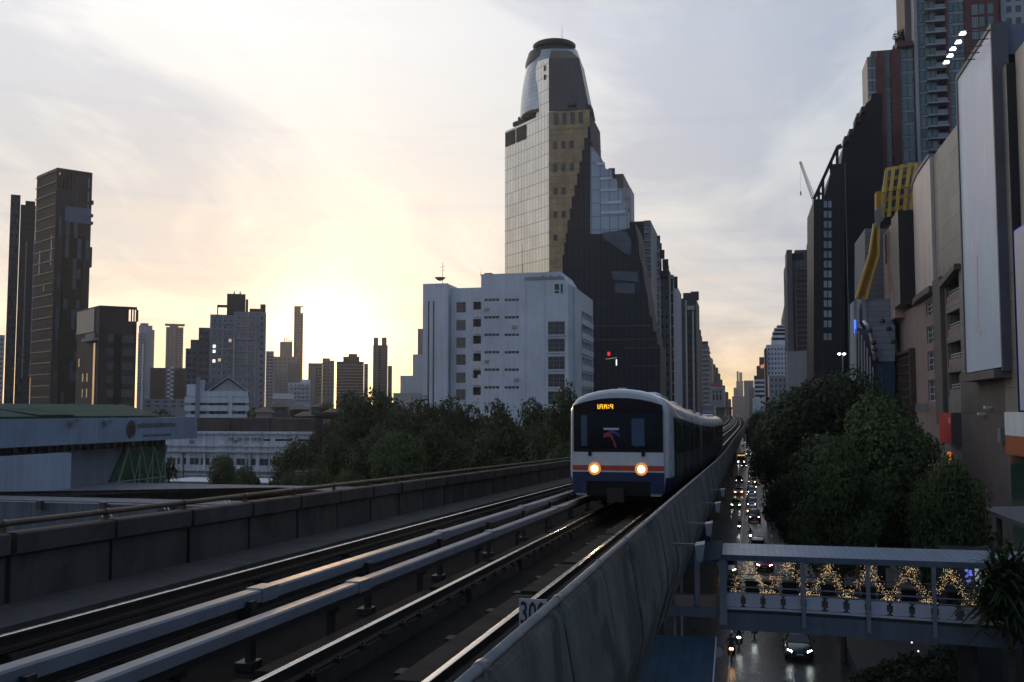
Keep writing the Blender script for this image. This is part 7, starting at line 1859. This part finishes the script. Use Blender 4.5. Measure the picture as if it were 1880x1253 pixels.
    t.location = loc; t.rotation_euler[2] = rot; return t
def gpos(px, py): p = atZ(px, py, .01); return (p.x, p.y, .006)
make_car('dark sedan with bright white headlights driving below the footbridge, nearest car', P_dark, loc=gpos(1465, 1200))
make_car('white hatchback whose roof shows just above the footbridge roof', P_white, 'suv', loc=gpos(1391, 1016))
make_car('dark jeep like car with white headlights heading the right hand queue', P_red, 'suv', loc=gpos(1385, 957))
A_ = make_car('silver grey car with warm headlights in the kerb lane beside the leaves', P_grey, hlm=M_hly, loc=gpos(1421, 959))
make_car('green and yellow taxi with three bright lights in the left lane', P_green, loc=gpos(1351, 932))
B_ = make_car('dark car seen alone in the left lane with two round white headlights', P_dark, 'suv', loc=gpos(1357, 888))
C_ = make_car('white sedan with warm headlights half under the left end of the footbridge roof', P_white, hlm=M_hly, loc=gpos(1337, 1052))
make_car('pink taxi with paired warm headlights seen through the fairy lights', P_pink, hlm=M_hly, loc=gpos(1403, 1044))
copy_tree(C_, gpos(1356, 908), 0, None, 'white car right behind the green and yellow taxi')
copy_tree(B_, gpos(1366, 860), 0, None, 'far dark car in front of the yellow striped bus')
qs = [(1381, 944, C_, 'warm lit white car right behind the jeep like car'), (1380, 933, B_, 'dark tall car third in the right hand queue'), (1380, 921, A_, 'silver car fourth in the right hand queue'), (1380, 910, B_, 'dark tall car fifth in the right hand queue'), (1381, 899, C_, 'white car sixth in the right hand queue'), (1381, 889, A_, 'silver car seventh in the right hand queue'), (1381, 880, B_, 'dark tall car eighth in the right hand queue'), (1380, 871, C_, 'last clearly lit white car of the right hand queue'), (1374, 838, B_, 'tiny far dark car with white lights beyond the bus'), (1371, 815, C_, 'tiny white car with lights below the far trees'), (1373, 808, A_, 'tiny far silver car with lights, highest up the street'), (1388, 868, A_, 'far silver car in the kerb lane beside the trees')]
for px, py, src, lab in qs: copy_tree(src, gpos(px, py), 0, None, lab)
# bus with a yellow lit band
q = gpos(1361, 853); t = thing('bus', 'far dark bus with a lit yellow band above its windscreen', 'bus', q, 'vehicles on the street'); x, y, z = q
mb = MB(); mb.loft([[(x-1.2, y, .35), (x+1.2, y, .35), (x+1.25, y, 1.4), (x+1.15, y, 3.1), (x-1.15, y, 3.1), (x-1.25, y, 1.4)], [(x-1.25, y+10, .35), (x+1.25, y+10, .35), (x+1.25, y+10, 1.4), (x+1.2, y+10, 3.15), (x-1.2, y+10, 3.15), (x-1.25, y+10, 1.4)]]); mb.build('body', paint('bus', (.05, .05, .07)), t)
mb = MB(); mb.box(x-1.1, x+1.1, y-.06, y-.003, 1.4, 2.5); mb.build('windscreen', M_carglass, t)
mb = MB(); mb.box(x-1.1, x+1.1, y-.08, y-.003, 2.62, 3.0); mb.build('route_display', mat('bus_display', (.4, .3, .1), .5, var=0, emit=(1, .62, .12), estr=.8, light=False), t)
for s_ in (-.9, .9):
    mb = MB(); mb.box(x+s_-.13, x+s_+.13, y-.08, y-.003, .75, .95); mb.build('headlight', M_hl, t)
    for wy in (2, 7.5):
        mb = MB(); mb.lathe([(.1, -.14), (.48, -.14), (.5, 0), (.48, .14), (.1, .14)], (0, 0, 0), 14); mb.v = [(x+s_*1.22+c_, y+wy+a_, .5+b_) for a_, b_, c_ in mb.v]; mb.build('wheel', M_tyre, t)
# motorcycles and riders
M_skin = mat('skin', (.28, .16, .10), .6, var=.05)
def make_bike(label, hlm, p):
    t = thing('motorcycle', label, 'motorcycle', (0, 0, 0), 'motorcycles on the street')
    for wy in (-.64, .62):
        mb = MB(); n0 = 20
        mb.lathe([(.22, -.045), (.29, -.05), (.30, 0), (.29, .05), (.22, .045), (.215, 0)], (0, 0, 0), n0); mb.v = [(z, wy+x, .30+y) for x, y, z in mb.v]; wo = mb.build('wheel', M_tyre, t)
        mb = MB(); mb.lathe([(.03, -.03), (.20, -.012), (.20, .012), (.03, .03)], (0, 0, 0), 14); mb.v = [(z, wy+x, .30+y) for x, y, z in mb.v]; mb.build('rim', M_rim, wo)
    mb = MB(); mb.loft([[(-.08, -.30, .28), (.08, -.30, .28), (.10, -.30, .62), (-.10, -.30, .62)], [(-.13, .05, .26), (.13, .05, .26), (.13, .05, .58), (-.13, .05, .58)], [(-.12, .6, .45), (.12, .6, .45), (.13, .62, .72), (-.13, .62, .72)], [(-.06, .92, .62), (.06, .92, .62), (.07, .92, .72), (-.07, .92, .72)]]); mb.build('body', p, t)
    mb = MB(); mb.loft([[(-.10, -.12, .66), (.10, -.12, .66), (.09, -.12, .73), (-.09, -.12, .73)], [(-.14, .25, .66), (.14, .25, .66), (.13, .25, .76), (-.13, .25, .76)], [(-.11, .80, .73), (.11, .80, .73), (.10, .80, .80), (-.10, .80, .80)]]); mb.build('seat', M_tyre, t)
    mb = MB(); mb.tube([(0, -.64, .30), (0, -.42, .80), (0, -.36, .98)], .045, 8); mb.build('fork', M_trim, t)
    mb = MB(); mb.loft([[(-.13, -.50, .66), (.13, -.50, .66), (.15, -.46, .98), (-.15, -.46, .98)], [(-.20, -.34, .36), (.20, -.34, .36), (.16, -.34, 1.0), (-.16, -.34, 1.0)]]); mb.build('front_shield', p, t)
    mb = MB(); mb.tube([(-.36, -.26, 1.02), (-.15, -.36, 1.0), (.15, -.36, 1.0), (.36, -.26, 1.02)], .018, 6); mb.build('handlebar', M_trim, t)
    for s_ in (-1, 1):
        mb = MB(); mb.box(s_*.20, s_*.34, -.34, -.32, 1.10, 1.18); mb.bar((s_*.22, -.32, 1.0), (s_*.26, -.33, 1.12), .012, .012); mb.build('mirror', M_trim, t)
        mb = MB(); mb.lathe([(.01, -.02), (.055, -.015), (.06, .01), (.01, .02)], (0, 0, 0), 12); mb.v = [(s_*.065+x, -.53+z, .84+y) for x, y, z in mb.v]; mb.build('headlight', hlm, t)
    mb = MB(); mb.box(-.07, .07, .93, .95, .60, .70); mb.build('tail_light', M_tail, t)
    return t
M_helm = [mat('helmet_dark', (.02, .02, .022), .25, var=.05, coat=.5), mat('helmet_pale', (.3, .3, .32), .3, var=.05, coat=.5)]
def make_rider(label, top, trous, helm):
    t = thing('person', label, 'person', (0, 0, 0), 'motorcycle riders')
    V = []; E = []; Rr = []
    def v(x, y, z, r): V.append((x, y, z)); Rr.append(r); return len(V)-1
    def e(a, b_): E.append((a, b_))
    pel = v(0, .22, .88, .17); wst = v(0, .18, 1.06, .15); ch = v(0, .10, 1.30, .17); nk = v(0, .06, 1.47, .065); hd = v(0, .03, 1.58, .095); tp = v(0, .02, 1.68, .085)
    for a, b_ in ((pel, wst), (wst, ch), (ch, nk), (nk, hd), (hd, tp)): e(a, b_)
    for s_ in (-1, 1):
        sh_ = v(s_*.18, .09, 1.40, .075); el_ = v(s_*.33, -.02, 1.18, .05); wr_ = v(s_*.34, -.22, 1.06, .034); pm = v(s_*.335, -.28, 1.045, .036)
        e(ch, sh_); e(sh_, el_); e(el_, wr_); e(wr_, pm)
        for k, (dx, L) in enumerate(((-.028, .05), (-.010, .06), (.010, .058), (.028, .045))):
            f1_ = v(s_*.335+dx, -.325, 1.055, .010); f2_ = v(s_*.335+dx, -.34, 1.055-L*.6, .009); e(pm, f1_); e(f1_, f2_)
        th_ = v(s_*.335-s_*.045, -.28, 1.02, .011); e(pm, th_)
        hp = v(s_*.11, .20, .85, .105); kn = v(s_*.21, -.22, .74, .072); an = v(s_*.19, -.10, .34, .045); ft = v(s_*.19, -.26, .29, .038)
        e(pel, hp); e(hp, kn); e(kn, an); e(an, ft)
    me = bpy.data.meshes.new('body'); me.from_pydata(V, E, [])
    o = link('body', me, t)
    sk = o.modifiers.new('skin', 'SKIN'); 
    me.skin_vertices[0].data[0].use_root = True
    for i, r in enumerate(Rr): me.skin_vertices[0].data[i].radius = (r, r)
    sb = o.modifiers.new('sub', 'SUBSURF'); sb.levels = 1; sb.render_levels = 1
    dg = bpy.context.evaluated_depsgraph_get(); ev = o.evaluated_get(dg); nm = bpy.data.meshes.new_from_object(ev)
    o.modifiers.clear(); o.data = nm
    nm.materials.clear()
    for m in (M_skin, top, trous, M_trim): nm.materials.append(m)
    for p in nm.polygons:
        z = p.center.z; x = abs(p.center.x); y = p.center.y
        p.material_index = 0 if z > 1.46 or (y < -.2 and z > 1.0) else (1 if z > .95 and not (x < .26 and y < -.1 and z < .9) else (3 if z < .36 else 2))
        p.use_smooth = True
    mb = MB(); mb.lathe([(.02, .135), (.09, .11), (.128, .04), (.132, -.04), (.12, -.10), (.10, -.12)][::-1], (0, .035, 1.64), 18); mb.build('helmet', helm, t, True)
    mb = MB(); mb.lathe([(.134, -.055), (.135, .0), (.128, .045)], (0, .033, 1.635), 18); mb.f = [f for f in mb.f if len(f) == 4 and sum(mb.v[i][1] for i in f)/4 < -.04]; mb.m = [0]*len(mb.f); mb.build('visor', M_carglass, t)
    return t
C1 = mat('shirt_dark', (.03, .035, .05), .8, var=.1); C2 = mat('shirt_green', (.05, .09, .05), .8, var=.1); C3 = mat('vest_orange', (.30, .09, .02), .8, var=.1); C4 = mat('trousers', (.02, .022, .03), .85, var=.1); C5 = mat('shirt_grey', (.15, .15, .16), .8, var=.1)
bk = [(1343, 1212, M_hly, P_red, C1, M_helm[0], 'motorcycle with a single warm headlight nearest the bottom of the picture', 'rider in dark clothes on the motorcycle with the warm headlight'),
      (1357, 1190, M_hl, P_dark, C1, M_helm[0], 'dark motorcycle with a white twin headlight just behind the warm lit one', 'dark dressed rider on the white lit motorcycle just behind the warm lit one'),
      (1385, 1170, M_hl, P_grey, C5, M_helm[1], 'grey motorcycle at the edge of the footbridge deck shadow', 'rider in grey shirt half hidden by the footbridge deck'),
      (1357, 977, M_hl, P_dark, C1, M_helm[1], 'lone dark motorcycle in the left lane above the footbridge', 'rider with pale helmet alone in the left lane above the footbridge'),
      (1378, 995, M_hl, P_green, C2, M_helm[0], 'green motorcycle with two white lamps right above the footbridge roof', 'rider in green on the motorcycle right above the footbridge roof')]
for px, py, hlm, p, shirt, helm, lb, lr in bk:
    g_ = gpos(px, py); t = make_bike(lb, hlm, p); t.location = g_; r_ = make_rider(lr, shirt, C4, helm); r_.location = g_
# street furniture at the lower left kerb, kiosk with lit sign
q = gpos(1312, 1253); t = thing('utility_cabinet', 'pale utility cabinet on the kerb beside the blue stair canopy', 'cabinet', (-1.75, 57, 0))
mb = MB(); mb.box(-2.1, -1.5, 56.7, 57.3, 0, 1.5); mb.build('cabinet', W_pale, t); mb = MB(); mb.box(-2.15, -1.45, 56.65, 57.35, 1.503, 1.58); mb.build('lid', W_grey, t)
t = thing('round_sign', 'round pale sign plate on a thin post by the kerb below the footbridge', 'sign', (-1.6, 62, 0))
mb = MB(); mb.tube([(-1.6, 62, 0), (-1.6, 62, 2.3)], .035, 6); mb.build('post', F_grey, t); mb = MB(); mb.lathe([(.02, -.02), (.30, -.015), (.30, .015), (.02, .02)], (0, 0, 0), 20); mb.v = [(-1.6+x, 61.94+z, 2.1+y) for x, y, z in mb.v]; mb.build('plate', W_pale, t)
t = thing('hoarding', 'dull grey blue hoarding beside the kerb lane under the dark trees', 'hoarding', (hx(1420, 152), 152, 0))
mb = MB(); xa, xb = hx(1407, 152, 930), hx(1448, 152, 930); mb.box(xa, xb, 152, 152.3, 0, hz(1420, 910, 152)); mb.build('board', wallm('hoarding_blue', (.13, .145, .19)), t)
for x in (xa+.5, xb-.5):
    mb = MB(); mb.box(x-.1, x+.1, 152.31, 152.5, 0, hz(1420, 915, 152)); mb.build('prop', F_dark, t)
t = thing('shop_kiosk', 'lit kiosk with blue violet display and white pillar seen through the footbridge', 'kiosk', (hx(1785, 63), 63, 0))
Y_ = 63; q0, q1 = atY(1768, 1030, Y_), atY(1803, 1072, Y_)
mb = MB(); mb.box(q0.x-1, q1.x+1, Y_+.3, Y_+3, 0, q0.z+.5); mb.build('wall', W_dark, t)
mb = MB(); a, c = atY(1791, 1028, Y_), atY(1801, 1078, Y_); mb.box(a.x, c.x, Y_-.1, Y_+.29, c.z, a.z); mb.build('white_pillar', mat('lit_pillar', (.6, .6, .6), .5, var=.15, scale=2, emit=(.8, .95, 1), estr=.22, light=False), t)
mb = MB()
for i in range(26):
    px, py = random.gauss(1781, 3), random.gauss(1052, 8); p = atY(px, py, Y_); r = random.uniform(.02, .05); mb.box(p.x-r, p.x+r, Y_+.05, Y_+.29, p.z-r, p.z+r)
o = mb.build('blue_display', mat('violet_neon', (.1, .1, .5), .5, var=0, emit=(.25, .3, 1), estr=.5, light=False), t); o['kind'] = 'stuff'
mb = MB(); a, c = atY(1770, 1030, Y_), atY(1790, 1034, Y_); mb.box(a.x, c.x, Y_, Y_+.29, c.z, a.z); mb.build('lit_band', G_litw, t)
for i, (px, py, Y_) in enumerate(((1674, 1180, 58.5), (1725, 1174, 59.5), (1686, 1196, 56))):
    p = atY(px, py, Y_); mb = MB(); mb.lathe([(.01, -.05), (.05, 0), (.01, .05)], tuple(p), 8); t = thing('garden_lamp', ['tiny white garden lamp in the left part of the planter shrubs', 'tiny white garden lamp in the shrubs farthest from the kerb', 'tiny white garden lamp lowest among the shrubs'][i], 'lamp', (p.x, p.y, 0), 'garden lamps in the planter'); mb.build('bulb', G_litw, t); mb = MB(); mb.tube([(p.x, p.y+.02, 0), (p.x, p.y+.02, p.z-.05)], .015, 5); mb.build('stake', F_dark, t)
p = atY(1874, 1165, 50); mb = MB(); mb.box(p.x-.06, p.x+.06, 50, 50.1, p.z-.2, p.z+.2); t = thing('path_lamp', 'small upright white lamp at the right edge behind the spiky trees', 'lamp', (p.x, 50.1, 0)); mb.build('bulb', G_litw, t); mb = MB(); mb.tube([(p.x, 50.13, 0), (p.x, 50.13, p.z+.2)], .02, 6); mb.build('stake', F_dark, t)
# pedestrians waiting at the kerb
def make_ped(label, top, trous, loc, rot, hair):
    t = thing('person', label, 'person', (0, 0, 0), 'pedestrians at the kerb'); V = []; E = []; Rr = []
    def v(x, y, z, r): V.append((x, y, z)); Rr.append(r); return len(V)-1
    def e(a, b_): E.append((a, b_))
    pel = v(0, 0, .96, .14); w1 = v(0, 0, 1.10, .125); ch = v(0, .01, 1.32, .15); nk = v(0, .01, 1.48, .055); hd = v(0, -.01, 1.58, .085); tp = v(0, 0, 1.67, .07)
    for a, b_ in ((pel, w1), (w1, ch), (ch, nk), (nk, hd), (hd, tp)): e(a, b_)
    for s_ in (-1, 1):
        sh_ = v(s_*.19, .01, 1.42, .062); el_ = v(s_*.24, .03, 1.13, .044); wr_ = v(s_*.25, -.04, .90, .032); pm = v(s_*.25, -.05, .83, .036); e(ch, sh_); e(sh_, el_); e(el_, wr_); e(wr_, pm)
        for k in range(4): f_ = v(s_*.25, -.085+.022*k, .75-.01*(k % 2), .010); e(pm, f_)
        th_ = v(s_*.23, -.095, .80, .011); e(pm, th_)
        hp = v(s_*.10, 0, .90, .095); kn = v(s_*.11, -.02-.05*s_, .50, .062); an = v(s_*.11, .02-.1*s_, .09, .042); ft = v(s_*.12, -.14-.1*s_, .05, .036); e(pel, hp); e(hp, kn); e(kn, an); e(an, ft)
    me = bpy.data.meshes.new('body'); me.from_pydata(V, E, []); o = link('body', me, t); o.modifiers.new('skin', 'SKIN'); me.skin_vertices[0].data[0].use_root = True
    for i, r in enumerate(Rr): me.skin_vertices[0].data[i].radius = (r, r)
    sb = o.modifiers.new('sub', 'SUBSURF'); sb.levels = 1
    nm = bpy.data.meshes.new_from_object(o.evaluated_get(bpy.context.evaluated_depsgraph_get())); o.modifiers.clear(); o.data = nm; nm.materials.clear()
    for m in (M_skin, top, trous, M_trim): nm.materials.append(m)
    for p in nm.polygons:
        z = p.center.z; p.material_index = 0 if z > 1.47 or (abs(p.center.x) > .2 and z < 1.1) else (1 if z > .97 else (2 if z > .1 else 3)); p.use_smooth = True
    mb = MB(); mb.lathe([(.09, -.03), (.11, .02), (.10, .08), (.05, .115), (.005, .12)], (0, .02, 1.62), 14); mb.build('hair', M_trim, t, True)
    t.location = loc; t.rotation_euler[2] = rot; return t
g1 = gpos(1433, 975); make_ped('pedestrian in a pale shirt standing at the kerb beside the silver grey car', W_pale, C4, (g1[0], g1[1], .165), .4, None)
g1 = gpos(1440, 972); make_ped('pedestrian in dark clothes behind the pale shirted one at the kerb', C1, C4, (g1[0]+.3, g1[1]+.6, .165), -.5, None)
# ------------------------------------------------------------------ haze
mb = MB(); mb.box(-2350, 2350, -320, 2450, -1, 165)
hz_o = mb.build('haze', MATS['wall_white']); hz_o['kind'] = 'stuff'; hz_o['label'] = 'thin evening haze over the whole city'
m = bpy.data.materials.new('haze_air'); m.use_nodes = True; nt = m.node_tree; nt.nodes.clear()
out = nt.nodes.new('ShaderNodeOutputMaterial'); pv = nt.nodes.new('ShaderNodeVolumePrincipled')
pv.inputs['Color'].default_value = (.80, .83, .90, 1); pv.inputs['Density'].default_value = .00013; pv.inputs['Anisotropy'].default_value = .68
nt.links.new(pv.outputs[0], out.inputs['Volume']); hz_o.data.materials[0] = m
